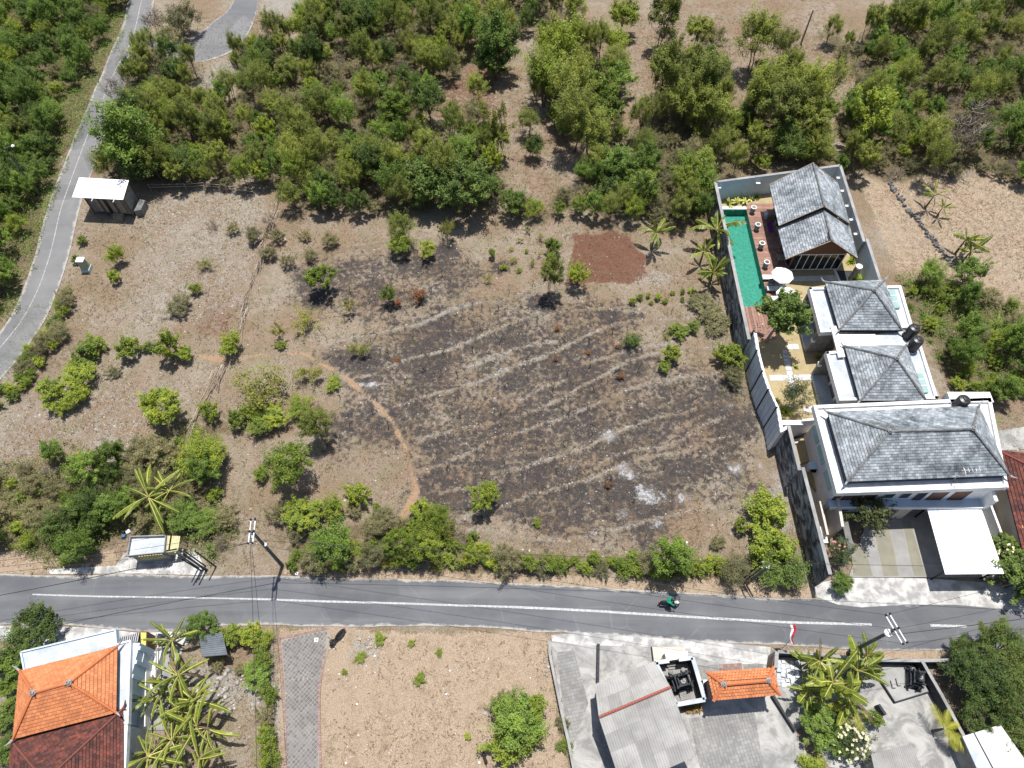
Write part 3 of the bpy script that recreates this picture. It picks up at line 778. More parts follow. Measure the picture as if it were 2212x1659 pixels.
def plant_meshes(name, seed, H, R, cb, nclump, nleaf, ln, wd, cr=.28, mat='feather', limbs=6, trunk_r=.06, flat=.75, bark='bark', low=.25, up=.9, sprawl=1.0, twigs=0, trunks=1):
    r_ = np.random.RandomState(seed); rr = random.Random(seed)
    zc = (H + cb) / 2; hz = (H - cb) / 2
    cen = []
    lob = [(rr.uniform(0, 6.28), rr.uniform(.75, 1.15)) for _ in range(4)]
    while len(cen) < nclump:
        d = r_.normal(0, 1, 3); d /= np.linalg.norm(d)
        if d[2] < -low: continue
        az = math.atan2(d[1], d[0]); k = 1 + .22 * sum(math.cos(az * (i + 1) + a) * b for i, (a, b) in enumerate(lob)) / 2
        rad_ = r_.uniform(.35, 1.0) ** .6 * k * (1 - cr * .6)
        cen.append((d[0] * R * rad_ * sprawl, d[1] * R * rad_ * sprawl, zc + d[2] * hz * rad_))
    cen = np.array(cen)
    P_ = []; U_ = []; RN = []
    for c in cen:
        n = int(nleaf * r_.uniform(.6, 1.4)); d = r_.normal(0, 1, (n, 3)); d /= np.linalg.norm(d, axis=1)[:, None]
        rc = R * cr * r_.uniform(.65, 1.3); o_ = np.array([c[0], c[1], max(c[2] - cb, .1)]); o_ = o_ / (np.linalg.norm(o_) + 1e-6) + r_.normal(0, .35, 3); q = c + d * (rc * .72 * r_.uniform(.2, 1.05, n) ** .6)[:, None] * np.array([1, 1, flat]) + o_ * (rc * r_.uniform(-1.1, 1.5, n))[:, None]
        P_.append(q); U_.append(d * .5 + np.array([0, 0, up])); cl = r_.uniform(.0, .7); RN.append(np.clip(cl + r_.uniform(-.1, .35, n), 0, 1))
    P_ = np.concatenate(P_); U_ = np.concatenate(U_); RN = np.concatenate(RN)
    keep = P_[:, 2] > .04; P_, U_, RN = P_[keep], U_[keep], RN[keep]
    v, f, rn = leaf_quads(P_, U_, ln, wd, r_, .62, RN)
    crown = mesh_np(name + '_crown', v, f, 4, LF[mat], {'rnd': ('FACE', rn)})
    b = MB(); tops = []
    for k in range(trunks):
        ox, oy = (rr.uniform(-.3, .3) * R, rr.uniform(-.3, .3) * R) if trunks > 1 else (0, 0)
        base = Vector((ox * .4, oy * .4, -.15)); top = Vector((ox + rr.uniform(-.1, .1) * R, oy + rr.uniform(-.1, .1) * R, max(cb + hz * .5, .3 * H)))
        mid = (base + top) / 2 + Vector((rr.uniform(-.08, .08), rr.uniform(-.08, .08), 0)) * H * .3
        b.tube([base, mid, top], [trunk_r, trunk_r * .8, trunk_r * .5], 6); tops.append((mid, top))
    for k in range(limbs):
        mid, top = tops[k % trunks]; c = Vector(cen[rr.randrange(len(cen))]); s_ = mid.lerp(top, rr.uniform(.3, 1)); m_ = s_.lerp(c, .5) + Vector((0, 0, .08 * H))
        b.tube([s_, m_, c], [trunk_r * .45, trunk_r * .3, trunk_r * .12], 4, False)
    for k in range(twigs):
        c = Vector(cen[rr.randrange(len(cen))]); e = c + Vector((rr.gauss(0, 1), rr.gauss(0, 1), rr.uniform(.2, 1.4))).normalized() * R * rr.uniform(.25, .5)
        s_ = c - Vector((0, 0, hz * .3)); b.tube([s_, c, e], [.02, .014, .006], 3, False)
    trunk = b.mesh(name + '_trunk', K[bark])
    return trunk, crown, H, R

LIB = {}
def lib(kind, n, **kw):
    LIB[kind] = []
    for i in range(n):
        k = dict(kw); q = random.Random(i * 7 + len(kind)); k['H'] *= q.uniform(.8, 1.25); k['R'] *= q.uniform(.8, 1.15); k['cr'] *= q.uniform(.8, 1.25); k['ln'] *= q.uniform(.85, 1.2); k['nleaf'] = int(k['nleaf'] * q.uniform(.75, 1.15)); k['twigs'] = k.get('twigs', 6) + q.randint(0, 20)
        LIB[kind].append(plant_meshes(kind, 100 * len(LIB) + i, **k))
lib('feathery_tree', 6, H=5.6, R=1.9, cb=1.1, nclump=70, nleaf=130, ln=.20, wd=.060, cr=.21, mat='feather', limbs=12, flat=.9, twigs=40, trunks=2)
lib('bright_tree', 5, H=4.4, R=1.7, cb=.7, nclump=60, nleaf=120, ln=.19, wd=.07, cr=.22, mat='bright', limbs=10, twigs=14)
lib('dense_tree', 4, H=4.8, R=2.2, cb=.4, nclump=80, nleaf=140, ln=.19, wd=.10, cr=.21, mat='dense', limbs=9, trunk_r=.1)
lib('green_tree', 5, H=4.8, R=2.0, cb=.4, nclump=74, nleaf=130, ln=.20, wd=.085, cr=.21, mat='lush', limbs=9, trunk_r=.08)
lib('scrub_bush', 6, H=2.8, R=1.5, cb=.15, nclump=60, nleaf=95, ln=.16, wd=.055, cr=.24, mat='scrub', limbs=14, trunk_r=.03, twigs=70, trunks=3)
lib('leafy_shrub', 6, H=1.9, R=1.0, cb=.1, nclump=36, nleaf=90, ln=.15, wd=.07, cr=.27, mat='bright', limbs=8, trunk_r=.03, trunks=2)
lib('yellow_shrub', 4, H=2.0, R=1.2, cb=.3, nclump=22, nleaf=85, ln=.13, wd=.055, cr=.26, mat='yellowish', limbs=12, trunk_r=.03, twigs=30, trunks=2)
lib('dry_bush', 4, H=1.9, R=1.3, cb=.1, nclump=24, nleaf=40, ln=.12, wd=.03, cr=.32, mat='dry', limbs=26, trunk_r=.025, twigs=170, trunks=4, bark='palebark')
lib('orange_shrub', 2, H=1.0, R=.6, cb=.1, nclump=12, nleaf=70, ln=.12, wd=.06, cr=.4, mat='orange', limbs=6, trunk_r=.02, twigs=10)
lib('round_shrub', 2, H=1.9, R=1.0, cb=.5, nclump=30, nleaf=130, ln=.12, wd=.08, cr=.34, mat='dense', limbs=6, trunk_r=.05)
lib('mango_tree', 3, H=5.5, R=2.6, cb=.9, nclump=80, nleaf=190, ln=.24, wd=.075, cr=.22, mat='mango', limbs=12, trunk_r=.14)
lib('frangipani_tree', 2, H=4.2, R=2.1, cb=1.6, nclump=90, nleaf=110, ln=.25, wd=.10, cr=.17, mat='dense', limbs=22, sprawl=.9, trunk_r=.12, bark='palebark')
lib('leathery_tree', 1, H=4.0, R=1.75, cb=1.5, nclump=60, nleaf=70, ln=.30, wd=.10, cr=.24, mat='bigleaf', limbs=10, trunk_r=.1)
lib('oleander_bush', 3, H=2.8, R=1.4, cb=.5, nclump=42, nleaf=95, ln=.24, wd=.05, cr=.26, mat='oleander', limbs=16, trunk_r=.04, trunks=3, bark='palebark')

# strap leaved rosettes (pandanus, dracaena, grasses)
def rosette(name, seed, n, L, W, mat, h0=0.0, droop=.5, fan=1.0, trunk=0, heads=1):
    rr = random.Random(seed); b = MB(); tr = MB()
    for hd in range(heads):
        a0 = rr.uniform(0, 6.28); ro = (0 if heads == 1 else rr.uniform(.1, .9) * L * .9)
        c = Vector((math.cos(a0) * ro, math.sin(a0) * ro, h0 * rr.uniform(.7, 1.1)))
        if h0: tr.tube([(0, 0, -.1), (c.x * .5, c.y * .5, c.z * .5), c], [trunk, trunk * .8, trunk * .6], 6)
        for i in range(n):
            a = rr.uniform(0, 6.28); e = rr.uniform(.05, 1.35) * fan; l = L * rr.uniform(.7, 1.1); r0 = rr.random()
            d = Vector((math.cos(a) * math.cos(e), math.sin(a) * math.cos(e), math.sin(e))); s_ = Vector((-math.sin(a), math.cos(a), 0))
            pts = []
            for k in range(4):
                t = k / 3; p = c + d * l * t - Vector((0, 0, droop * l * t * t)); w = W * (1 - t ** 2) * .5 + .004
                pts += [p - s_ * w, p + s_ * w]
            b.add(pts, [(0, 1, 3, 2), (2, 3, 5, 4), (4, 5, 7, 6)], r0)
    cm = b.mesh(name + '_crown', LF[mat])
    if h0: return tr.mesh(name + '_trunk', K['bark']), cm
    return None, cm
ROS = {'pandanus': [rosette('pandanus', i, 34, 1.5, .12, 'bright', 2.2, .45, 1, .1, 5) for i in range(2)],
       'dracaena': [rosette('dracaena', 10 + i, 60, .75, .05, 'lush', 1.3, .35, 1, .05, 1 + i) for i in range(3)],
       'ornamental_plant': [rosette('ornamental', 20 + i, 14, .75, .17, 'varieg', 0, .5) for i in range(3)],
       'red_leaved_plant': [rosette('cordyline', 30 + i, 20, .55, .13, 'redleaf', .4, .45, 1, .03, 3) for i in range(2)],
       'grass_clump': [rosette('grass_clump', 40 + i, 70, 1.6, .05, 'lush', 0, .55, 1.05) for i in range(3)],
       'garden_shrub': [rosette('garden', 50 + i, 40, .6, .14, 'bright', 0, .3) for i in range(2)]}

LF['midrib'] = leaf_mat('banana_midrib', (.42, .42, .12), (.55, .52, .16), None, .2)
# bananas: each leaf its own part
def banana_leaf(seed, L=2.3, W=.46, droop=.5, torn=True):
    rr = random.Random(seed); b = MB(); n = 13; prof = []
    for k in range(n + 1):
        t = k / n; x = L * t * (1 - .10 * droop * t); z = L * (.55 * t - droop * t * t * .9)
        w = W * .5 * (0 if t < .12 else math.sin(math.pi * min(1, (t - .10) / .92)) ** .55); prof.append((x, z, w))
    for side in (-1, 1):
        for k in range(n):
            (x0, z0, w0), (x1, z1, w1) = prof[k], prof[k + 1]
            if w0 + w1 < .01: continue
            f = rr.uniform(.35, 1.0) if torn else .6; dr = rr.uniform(.25, .9); ga = rr.uniform(0, .25) if torn and rr.random() < .4 else 0
            xa = x0 + (x1 - x0) * ga
            b.add([(xa, side * .02, z0 + .015), (x1, side * .02, z1 + .015), (x1 + .10 * f, side * max(w1, .03), z1 - w1 * dr), (xa + .10 * f, side * max(w0, .03), z0 - w0 * dr)],
                  [(0, 1, 2, 3)] if side < 0 else [(3, 2, 1, 0)], .25 + .5 * rr.random())
    b.tube([(x, 0, z + .02) for x, z, w in prof], [.035 * (1 - .75 * k / n) + .006 for k in range(n + 1)], 4, False, 1.0)
    me = b.mesh('banana_leaf', LF['banana']); me.materials.append(LF['midrib'])
    for p in me.polygons:
        if b.r[p.index] == 1.0: p.material_index = 1
    return me
BL = [banana_leaf(1, 2.3, .55, .42), banana_leaf(2, 2.1, .5, .75), banana_leaf(3, 2.5, .5, .25), banana_leaf(4, 1.9, .42, 1.1), banana_leaf(5, 2.2, .30, .55), banana_leaf(6, 1.7, .5, .1)]
BLN = [banana_leaf(11 + i, 2.5, .30, .30 + .12 * i) for i in range(4)]
BLdry = banana_leaf(8, 1.7, .22, 1.3).copy(); BLdry.materials.clear(); BLdry.materials.append(LF['dry']); BLdry.materials.append(LF['dry'])
def banana_stem_mesh():
    b = MB(); b.tube([(0, 0, -.1), (.02, 0, 1.0), (.05, .02, 2.1)], [.13, .11, .05], 8); return b.mesh('stem', simple('banana_stem', (.20, .22, .08), (.12, .09, .05), 4, .7))
BST = banana_stem_mesh()
def banana(u, v, label, size=1.0, seed=0, n=9, group=None, stems=1, spread=.6, z0=0.0, flatt=0.0, narrow=False):
    rr = random.Random(seed + 500); p = at(u, v, z0 + 1.9 * size)
    t = thing('banana_plant', label, 'banana plant', (p.x, p.y, z0), group)
    for s_ in range(stems):
        a = rr.uniform(0, 6.28); off = Vector((math.cos(a), math.sin(a), 0)) * (0 if s_ == 0 else rr.uniform(.4, 1) * spread)
        h = size * (1 if s_ == 0 else rr.uniform(.55, .95))
        M0 = Matrix.Translation(p.xyz * 0 + Vector((p.x, p.y, z0)) + off) @ Matrix.Rotation(rr.uniform(0, 6.28), 4, 'Z') @ Matrix.Scale(h, 4)
        inst('stem', BST, t, M0)
        for k in range(n):
            az = 2 * math.pi * k / n + rr.uniform(-.65, .65); pit = rr.uniform(-.2, .95) - flatt
            me = rr.choice(BLN if narrow else BL) if rr.random() > .12 else BLdry
            M = Matrix.Translation(Vector((p.x, p.y, z0)) + off + Vector((.04, .02, 1.95 * h))) @ Matrix.Rotation(az, 4, 'Z') @ Matrix.Rotation(-pit, 4, 'Y') @ Matrix.Scale(h * rr.uniform(.6, 1.2), 4) @ Matrix.Rotation(rr.uniform(-.5, .5), 4, 'X')
            inst('leaf', me, t, M)
    return t
# palm fronds
def frond_mesh(seed, L=2.6, mat='palm'):
    rr = random.Random(seed); b = MB(); n = 34; pts = []
    for k in range(n + 1):
        t = k / n; pts.append(Vector((L * t, 0, L * (.35 * t - .55 * t * t))))
    b.tube(pts, [.03 * (1 - .85 * k / n) + .004 for k in range(n + 1)], 4, False, .2)
    for k in range(3, n):
        t = k / n; l = L * .30 * math.sin(math.pi * (.12 + .85 * t)) ** .7
        for sd_ in (-1, 1):
            p = pts[k]; e = p + Vector((l * .45, sd_ * l * .85, -l * rr.uniform(.15, .5))); m_ = p.lerp(e, .5) + Vector((0, 0, .04))
            w = Vector((.03, 0, 0))
            b.add([p - w, p + w, m_ + w * .8, m_ - w * .8, e], [(0, 1, 2, 3), (3, 2, 4)], rr.random())
    return b.mesh('frond', LF[mat])
FR = [frond_mesh(i) for i in range(3)]; FRG = [frond_mesh(9 + i, 2.2, 'lush') for i in range(2)]
def palm(u, v, label, fronds, h=2.0, size=1.0, seed=3, green=False):
    rr = random.Random(seed); p = at(u, v, h)
    t = thing('young_palm', label, 'palm', (p.x, p.y, 0))
    b = MB(); b.tube([(p.x, p.y, -.1), (p.x, p.y, h)], [.14, .07], 8); b.build('trunk', K['bark'], t)
    for az, pit, sc in fronds:
        M = Matrix.Translation((p.x, p.y, h)) @ Matrix.Rotation(rad(az), 4, 'Z') @ Matrix.Rotation(-pit, 4, 'Y') @ Matrix.Scale(sc * size, 4)
        inst('frond', rr.choice(FRG if green else FR), t, M)
    return t

CATN = {'feathery_tree': 'tree', 'bright_tree': 'tree', 'dense_tree': 'tree', 'green_tree': 'tree', 'scrub_bush': 'bush', 'leafy_shrub': 'shrub', 'yellow_shrub': 'shrub',
        'dry_bush': 'bush', 'orange_shrub': 'shrub', 'round_shrub': 'shrub', 'mango_tree': 'tree', 'frangipani_tree': 'tree', 'leathery_tree': 'tree', 'oleander_bush': 'bush',
        'pandanus': 'plant', 'dracaena': 'plant', 'ornamental_plant': 'plant', 'red_leaved_plant': 'plant', 'grass_clump': 'grass clump', 'garden_shrub': 'shrub'}
def put(kind, p, s, hs, label, group=None, name=None, var=None):
    rr = rng
    t = thing(name or kind, label, CATN[kind], p, group)
    t.rotation_euler = (rr.uniform(-.06, .06), rr.uniform(-.06, .06), rr.uniform(0, 6.28)); t.scale = (s, s, s * hs)
    if kind in LIB: tr, cr, H, R = var or rr.choice(LIB[kind])
    else: tr, cr = rr.choice(ROS[kind])
    if tr is not None: inst('trunk', tr, t)
    inst('crown', cr, t)
    return t
RADI = {'pandanus': 2.4, 'dracaena': .75, 'ornamental_plant': .6, 'red_leaved_plant': .75, 'grass_clump': 1.2, 'garden_shrub': .5}
HEI = {'pandanus': 2.2, 'dracaena': 1.3, 'ornamental_plant': .4, 'red_leaved_plant': .5, 'grass_clump': .7, 'garden_shrub': .3}
def plant(kind, u, v, w, label, group=None, hs=1.0, z0=0.0, zf=.55, name=None):
    var = rng.choice(LIB[kind]) if kind in LIB else None
    R = var[3] if var else RADI[kind]; H = var[2] if var else HEI[kind]
    s = w / ppm(u, v, 1.5 + z0) / (2 * R) * 1.04
    p = at(u, v, z0 + H * s * hs * zf); p.z = z0 - .05
    return put(kind, p, s, hs, label, group, name, var)

def poisson(poly, rmin, seed, n=4000, zf=0.0):
    xs_ = [p[0] for p in poly]; ys_ = [p[1] for p in poly]; r_ = np.random.RandomState(seed)
    X = r_.uniform(min(xs_), max(xs_), n); Y = r_.uniform(min(ys_), max(ys_), n)
    inside = sdf(poly, X, Y) > .2; out = []
    cell = {}
    for x, y in zip(X[inside], Y[inside]):
        k = (int(x // rmin), int(y // rmin)); ok = True
        for a in (-1, 0, 1):
            for b_ in (-1, 0, 1):
                for q_ in cell.get((k[0] + a, k[1] + b_), ()):
                    if (q_[0] - x) ** 2 + (q_[1] - y) ** 2 < rmin * rmin: ok = False
        if ok: cell.setdefault(k, []).append((x, y)); out.append((x, y))
    return out
def vis(p, m=60):
    z = p[1] * _s + CAM_H * _c
    if z <= 0: return False
    u = 1106 + FPX * p[0] / z; v = 829.5 - FPX * (p[1] * _c - CAM_H * _s) / z
    return -m < u < 2212 + m and -m - 40 < v < 1659 + m + 60
# ---------------------------------------------------------------- the villa compound
def Q(fn, z, *pts): return [at(*fn(*p), z) for p in pts]
GF = 1.0     # garden level inside the walls
def hip_roof(t, fn, corners, ridge, ze, zr, mat, capmat, tw, th, dep, piece, limit=300, tilt=.03, curve=False, finials=True, over=.16, tips='up', ridges=None):
    NW, NE, SE, SW = Q(fn, ze, *corners); R = Q(fn, zr, *ridge); RW, RE = (R[0], R[-1])
    if RW.x > RE.x: RW, RE = RE, RW
    b = MB(); dn = Vector((0, 0, -.14)); c = [NW, NE, SE, SW]
    if (RE - RW).length < .05: fs = [[SW, SE, RW], [NW, SW, RW], [NE, NW, RW], [SE, NE, RW]]
    else: fs = [[SW, SE, RE, RW], [NW, SW, RW], [NE, NW, RW, RE], [SE, NE, RE]]
    for f in fs: b.poly(f)
    for i in range(4):
        p, q_ = c[i], c[(i + 1) % 4]; b.poly([p, p + dn, q_ + dn, q_])
    b.poly([p + dn for p in c])
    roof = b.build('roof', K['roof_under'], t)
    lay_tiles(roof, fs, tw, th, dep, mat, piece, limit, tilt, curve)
    up = Vector((0, 0, .07)); caps = [(SW, RW), (NW, RW), (NE, RE), (SE, RE)]
    if (RE - RW).length > .05: caps.append((RW, RE))
    for p, q_ in caps:
        m = MB(); d = (q_ - p).normalized()
        e = p - d * (.0 if p in (RW, RE) else .10)
        m.tube([e + up, q_ + up], [over * .7, over * .7], 6); m.build('ridge_cap', capmat, roof)
        if tips and p not in (RW, RE):
            o = Vector((d.x, d.y, 0)).normalized() * -1
            m = MB(); m.tube([e + up, e + up + o * .28 + Vector((0, 0, .06)), e + up + o * .55 + Vector((0, 0, .28))], [.10, .075, .02], 5); m.build('corner_ornament', K['ornament'], roof)
    if finials:
        for p in ({(RW.x, RW.y, RW.z), (RE.x, RE.y, RE.z)}):
            m = MB(); m.lathe(p, [(.17, .02), (.22, .14), (.12, .22), (.16, .30), (.07, .40), (.02, .55)], 8)
            for k in range(4):
                a = k * math.pi / 2 + .6; v = Vector((math.cos(a), math.sin(a), 0)); m.tube([Vector(p) + v * .1 + Vector((0, 0, .1)), Vector(p) + v * .3 + Vector((0, 0, .28))], [.06, .02], 4)
            m.build('finial', K['ornament'], roof)
    return (NW, NE, SE, SW, RW, RE), roof

# garden floors (setting)
def floor(name, pts, z, mat, label, th=.25):
    b = MB(); b.prism(pts, z - th, z); return b.build(name, mat, None, label=label, kind='structure')
WTOP = 4.0
wallW = [zA(325, 320), zB(140, 790)]; 
pNW, pW2 = [at(*p, WTOP) for p in wallW]; pNE = at(*zA(1685, 140), WTOP); pE2 = at(*zA(1945, 970), WTOP); pE3 = at(*zA(1975, 940), WTOP); pE4 = at(*zA(2120, 1390), WTOP)
pE5 = at(*zB(2215, 1400), 3.6)
pW3 = at(*zB(185, 700), WTOP); pW4 = at(*t32(110, 400), WTOP)
pW5 = at(*t32(180, 360), WTOP); pW6 = at(*t32(275, 745), WTOP); pW7 = at(*t32(302, 720), WTOP); pW8 = at(*t32(540, 1645), WTOP)

# villa ground: one podium sheet (lawn), with a hole left for the pool by building it of strips
pool = Q(zA, GF, (415, 640), (665, 612), (925, 1640), (640, 1690))
pb = Q(zB, GF, (85, 447), (345, 425)); poolSW, poolSE = pb
poolNW = at(*zA(415, 640), GF); poolNE = at(*zA(668, 612), GF)
xL = pNW.x + .35; xR = poolNE.x * .5 + poolSE.x * .5; yT = (poolNW.y + poolNE.y) / 2; yB = (poolSW.y + poolSE.y) / 2
xE = pNE.x + .25; yN = pNW.y + 2.6
deckR = at(*zA(1085, 1200), GF).x - .1
floor('villa_ground', [(xL, yT + .02), (xE - .1, yT + .02), (xE + .2, yN), (xL, yN - 2.7)], GF - .004, K['lawn'], 'ochre planting ground along the north wall of the villa', .9)
floor('villa_ground', [(xR + 1.6, 27.5), (xE + .9, 27.5), (xE, yT), (xR + 1.6, yT)], GF - .004, K['lawn'], 'dry ochre lawn inside the villa compound', .9)
_fp = [at(*zB(*e), 4.0) for e in ((185, 700), (225, 915), (282, 1140), (350, 1340), (440, 1535))]
floor('villa_ground', [(xR + 1.6, 33.0), (xR + 1.6, yB - 2.9), (xL, yB - 2.9)] + [(p.x + .25, p.y) for p in _fp] + [(pW4.x + .3, 33.0)], GF - .004, K['lawn'], 'dry ochre lawn beside the lower garden wall', .9)
# deck planks
dk = thing('pool_deck', 'reddish brown timber deck beside and below the green pool', 'deck', (xR, yT, GF))
planks = []
def plank_strip(x0, y0, x1, y1, along_y=True, w=.3, z=GF):
    k = 0; a = x0 if along_y else y0; e = x1 if along_y else y1
    while a < e - .05:
        b_ = min(a + w, e)
        m = MB(); h = rng.uniform(-.004, .004)
        if along_y: m.box(a + .012, y0, z - .06, b_ - .012, y1, z + .03 + h)
        else: m.box(x0, a + .012, z - .06, x1, b_ - .012, z + .03 + h)
        m.build('plank', K['deckwood'], dk); a = b_; k += 1
y = yT + .05
sx = (poolSE.x - poolNE.x)
ys_ = []
a = yB
while a < yT + .9:
    b_ = a + .45; m = MB(); m.box(xR + .01, a + .01, GF - .06, xR + 3.9 if a > 53.3 else xR + 1.75, b_ - .01, GF + .03 + rng.uniform(-.004, .004)); m.build('plank', K['deckwood'], dk); a = b_
plank_strip(xL, yB - 4.4, xR - .01, yB - .01, True)
m = MB(); m.box(xL, yB - 4.5, GF - .5, xR + 1.7, yB - .3, GF - .075); m.box(xR + 1.7, yB, GF - .5, xR + 1.78, 53.2, GF + .06); m.build('frame', K['white_dirty'], dk)

# pool
pt = thing('swimming_pool', 'long green tiled swimming pool along the villa wall', 'swimming pool', ((xL + xR) / 2, (yT + yB) / 2, GF))
PD = .92
m = MB(); m.box(xL, yB, GF - PD - .05, xR, yT, GF - PD); m.build('pool_floor', K['mosaic'], pt)
for q_ in ((xL - .2, yB, xL, yT), (xR, yB, xR + .14, yT), (xL - .2, yT, xR + .14, yT + .2), (xL - .2, yB - .2, xR + .14, yB)):
    m = MB(); m.box(q_[0], q_[1], GF - PD - .2, q_[2], q_[3], GF - .07); m.build('pool_wall', K['mosaic'], pt)
nx_, ny_ = 60, 200
wx, wy = np.meshgrid(np.linspace(xL + .002, xR - .002, nx_), np.linspace(yB + .002, yT - .002, ny_))
wz = GF - .16 + (fbm(wx, wy, .7, 31) - .5) * .008
ii = np.arange(nx_ * ny_).reshape(ny_, nx_); qq = np.stack([ii[:-1, :-1], ii[:-1, 1:], ii[1:, 1:], ii[1:, :-1]], -1).reshape(-1, 4)
wm = mesh_np('water', np.stack([wx, wy, wz], -1).reshape(-1, 3), qq.ravel(), 4, K['water'], smooth=True)
inst('water', wm, pt, Matrix.Identity(4))
m = MB(); m.box(xL, yT + .01, GF - .06, xR + .0, yT + .45, GF + .1); m.build('coping', K['white_dirty'], pt)

# perimeter walls
def wall_thing(label, a, b, th, z0, z1, mat, inner=None, side=1, posts=0, z1b=None, coping=True):
    t = thing('garden_wall', label, 'wall', ((a[0] + b[0]) / 2, (a[1] + b[1]) / 2, z0), 'walls round the villa')
    m = MB(); m.wall(a, b, th, z0, z1 - .06, z1b=None if z1b is None else z1b - .06); m.build('wall_face', mat, t)
    A_ = Vector((a[0], a[1], 0)); B_ = Vector((b[0], b[1], 0)); d = (B_ - A_).normalized(); n = Vector((-d.y, d.x, 0)) * side
    if inner: m = MB(); m.wall(A_ + n * (th / 2 + .03), B_ + n * (th / 2 + .03), .05, GF - .2, z1 - .07); m.build('inner_face', inner, t)
    if coping: m = MB(); m.wall(A_ - n * .0, B_, th + .1, z1 - .055, z1, z1b=z1b); m.build('coping', K['cement'], t)
    return t
wall_thing('black stained villa wall beside the long pool', pNW, pW2, .25, -.3, WTOP, K['stained'], K['white'], 1)
wall_thing('grey and white wall across the top end of the villa', pNW, pNE, .22, -.3, WTOP, K['cement'], K['paleblue'], -1)
wall_thing('tall grey garden wall right of the shingled pavilion', pNE, pE2, .22, -.3, WTOP, K['cement'], K['paleblue'], -1)
wall_thing('grey garden wall right of the standing stone lantern', pE3, pE4, .22, -.3, WTOP, K['cement'], K['paleblue'], -1)
wall_thing('narrow grey wall along the right side of the bungalows', (pE4.x + .1, pE4.y), (pE5.x, pE5.y), .2, -.3, 3.4, K['cement'], K['white'], -1)
for k, (a, b_) in enumerate(((.12, .14), (.3, .32), (.5, .52), (.68, .7), (.86, .88))):   # white wall lights
    p = pNE.lerp(pE2, a); t = thing('wall_light', 'white box lamp on the inner face of the tall grey garden wall', 'lamp', (p.x - .3, p.y, 3.2), 'white lamps on the grey garden wall')
    m = MB(); m.box(p.x - .52, p.y - .14, 3.25, p.x - .14, p.y + .14, 3.40); m.build('lamp_cover', K['white'], t)
    m = MB(); m.box(p.x - .2, p.y - .09, 2.9, p.x - .12, p.y + .09, 3.25); m.build('bracket', K['white'], t)
for p, l in ((zA(790, 335), 'white box lamp on the top wall behind the yellow leaved plants'), (zA(362, 385), 'white box lamp in the top left corner of the villa wall')):
    c = at(*p, 3.3); t = thing('wall_light', l, 'lamp', (c.x, c.y, 3.2)); m = MB(); m.box(c.x - .25, c.y - .12, 3.2, c.x + .25, c.y + .12, 3.34); m.build('lamp_cover', K['white'], t)
    m = MB(); m.box(c.x - .08, c.y + .1, 3.0, c.x + .08, c.y + .2, 3.2); m.build('bracket', K['white'], t)
# clad fence panels
edge = [(190, 700), (225, 915), (282, 1140), (350, 1340), (440, 1535)]
cl = thing('clad_fence', 'grey blue sheet clad fence stepping down beside the lower garden', 'fence', (pW3.x, pW3.y, 0))
ep = [at(*zB(*e), WTOP) for e in edge] + [pW4]
for i in range(len(ep) - 1):
    a, b_ = ep[i], ep[i + 1]; d = (b_ - a).normalized(); n = Vector((-d.y, d.x, 0)); n = n if n.x < 0 else -n
    L = (b_ - a).length; k = max(4, int(L / .34))
    for j in range(k):
        p = a + d * (L * j / k + .01); q_ = a + d * (L * (j + 1) / k - .01); o = n * (.03 if j % 2 else 0)
        m = MB(); m.wall(p + o, q_ + o, .05, -.2, WTOP - .05 + .12 * ((i) % 2)); m.build('panel', K['panel'], cl)
    m = MB(); m.box(a.x - .10, a.y - .06, -.2, a.x + .06, a.y + .06, WTOP + .12); m.build('post', K['darkstone'], cl)
    m = MB(); m.wall(a - n * .22, b_ - n * .22, .34, GF - .3, WTOP - .35); m.build('inner_wall', K['white'], cl)
for (a, b_, l) in ((pW5, pW6, 'black stained villa wall beside the sunken yard'), (pW7, pW8, 'long black stained villa wall running down to the road')):
    wall_thing(l, a, b_, .22, -.3, WTOP, K['stained'], K['cream'], 1)
m = MB(); m.wall(pW4, pW5, .3, -.2, WTOP - .2); m.build('wall_return', K['white'], cl)
# second bigger foot wall lower outside (stone rubble base)
a, b_ = pW5, pW8
# ------------- pavilion
pav = thing('pavilion', 'shingled gable roofed pavilion with glass front beside the pool', 'pavilion', (34.1, 58, GF))
pf = {}
for key, (nw, ne, se, sw, r0, r1, ze, zr) in {'u': ((912, 350), (1650, 330), (1785, 780), (1015, 800), (1385, 118), (1510, 590), 4.6, 7.55), 'l': ((1005, 830), (1780, 800), (1870, 1155), (1090, 1165), (1500, 625), (1590, 965), 4.1, 6.9)}.items():
    NW, NE, SE, SW = Q(zA, ze, nw, ne, se, sw); R0, R1 = Q(zA, zr, r0, r1)
    b = MB(); dn = Vector((0, 0, -.16))
    b.poly([SW, R1, R0, NW]); b.poly([SE, NE, R0, R1]); b.poly([SW + dn, NW + dn, R0 + dn, R1 + dn]); b.poly([SE + dn, R1 + dn, R0 + dn, NE + dn])
    for p, q_ in ((SW, R1), (R1, SE), (SE, NE), (NE, R0), (R0, NW), (NW, SW)): b.poly([p, p + dn, q_ + dn, q_])
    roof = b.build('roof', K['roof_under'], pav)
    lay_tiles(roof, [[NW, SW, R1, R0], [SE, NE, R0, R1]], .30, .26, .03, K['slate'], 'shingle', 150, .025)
    m = MB(); m.tube([R0 + Vector((0, 0, .06)), R1 + Vector((0, 0, .06))], .11, 6); m.build('ridge_cap', K['slatecap'], roof)
    for p, q_ in ((SW, R1), (R1, SE), (NE, R0), (R0, NW)):
        m = MB(); m.tube([p + Vector((0, 0, .03)), q_ + Vector((0, 0, .03))], .055, 4); m.build('verge_board', K['palewood'], roof)
    pf[key] = (NW, NE, SE, SW, R0, R1)
NW, NE, SE, SW, R0, R1 = pf['l']; uNW = pf['u'][0]; uNE = pf['u'][1]
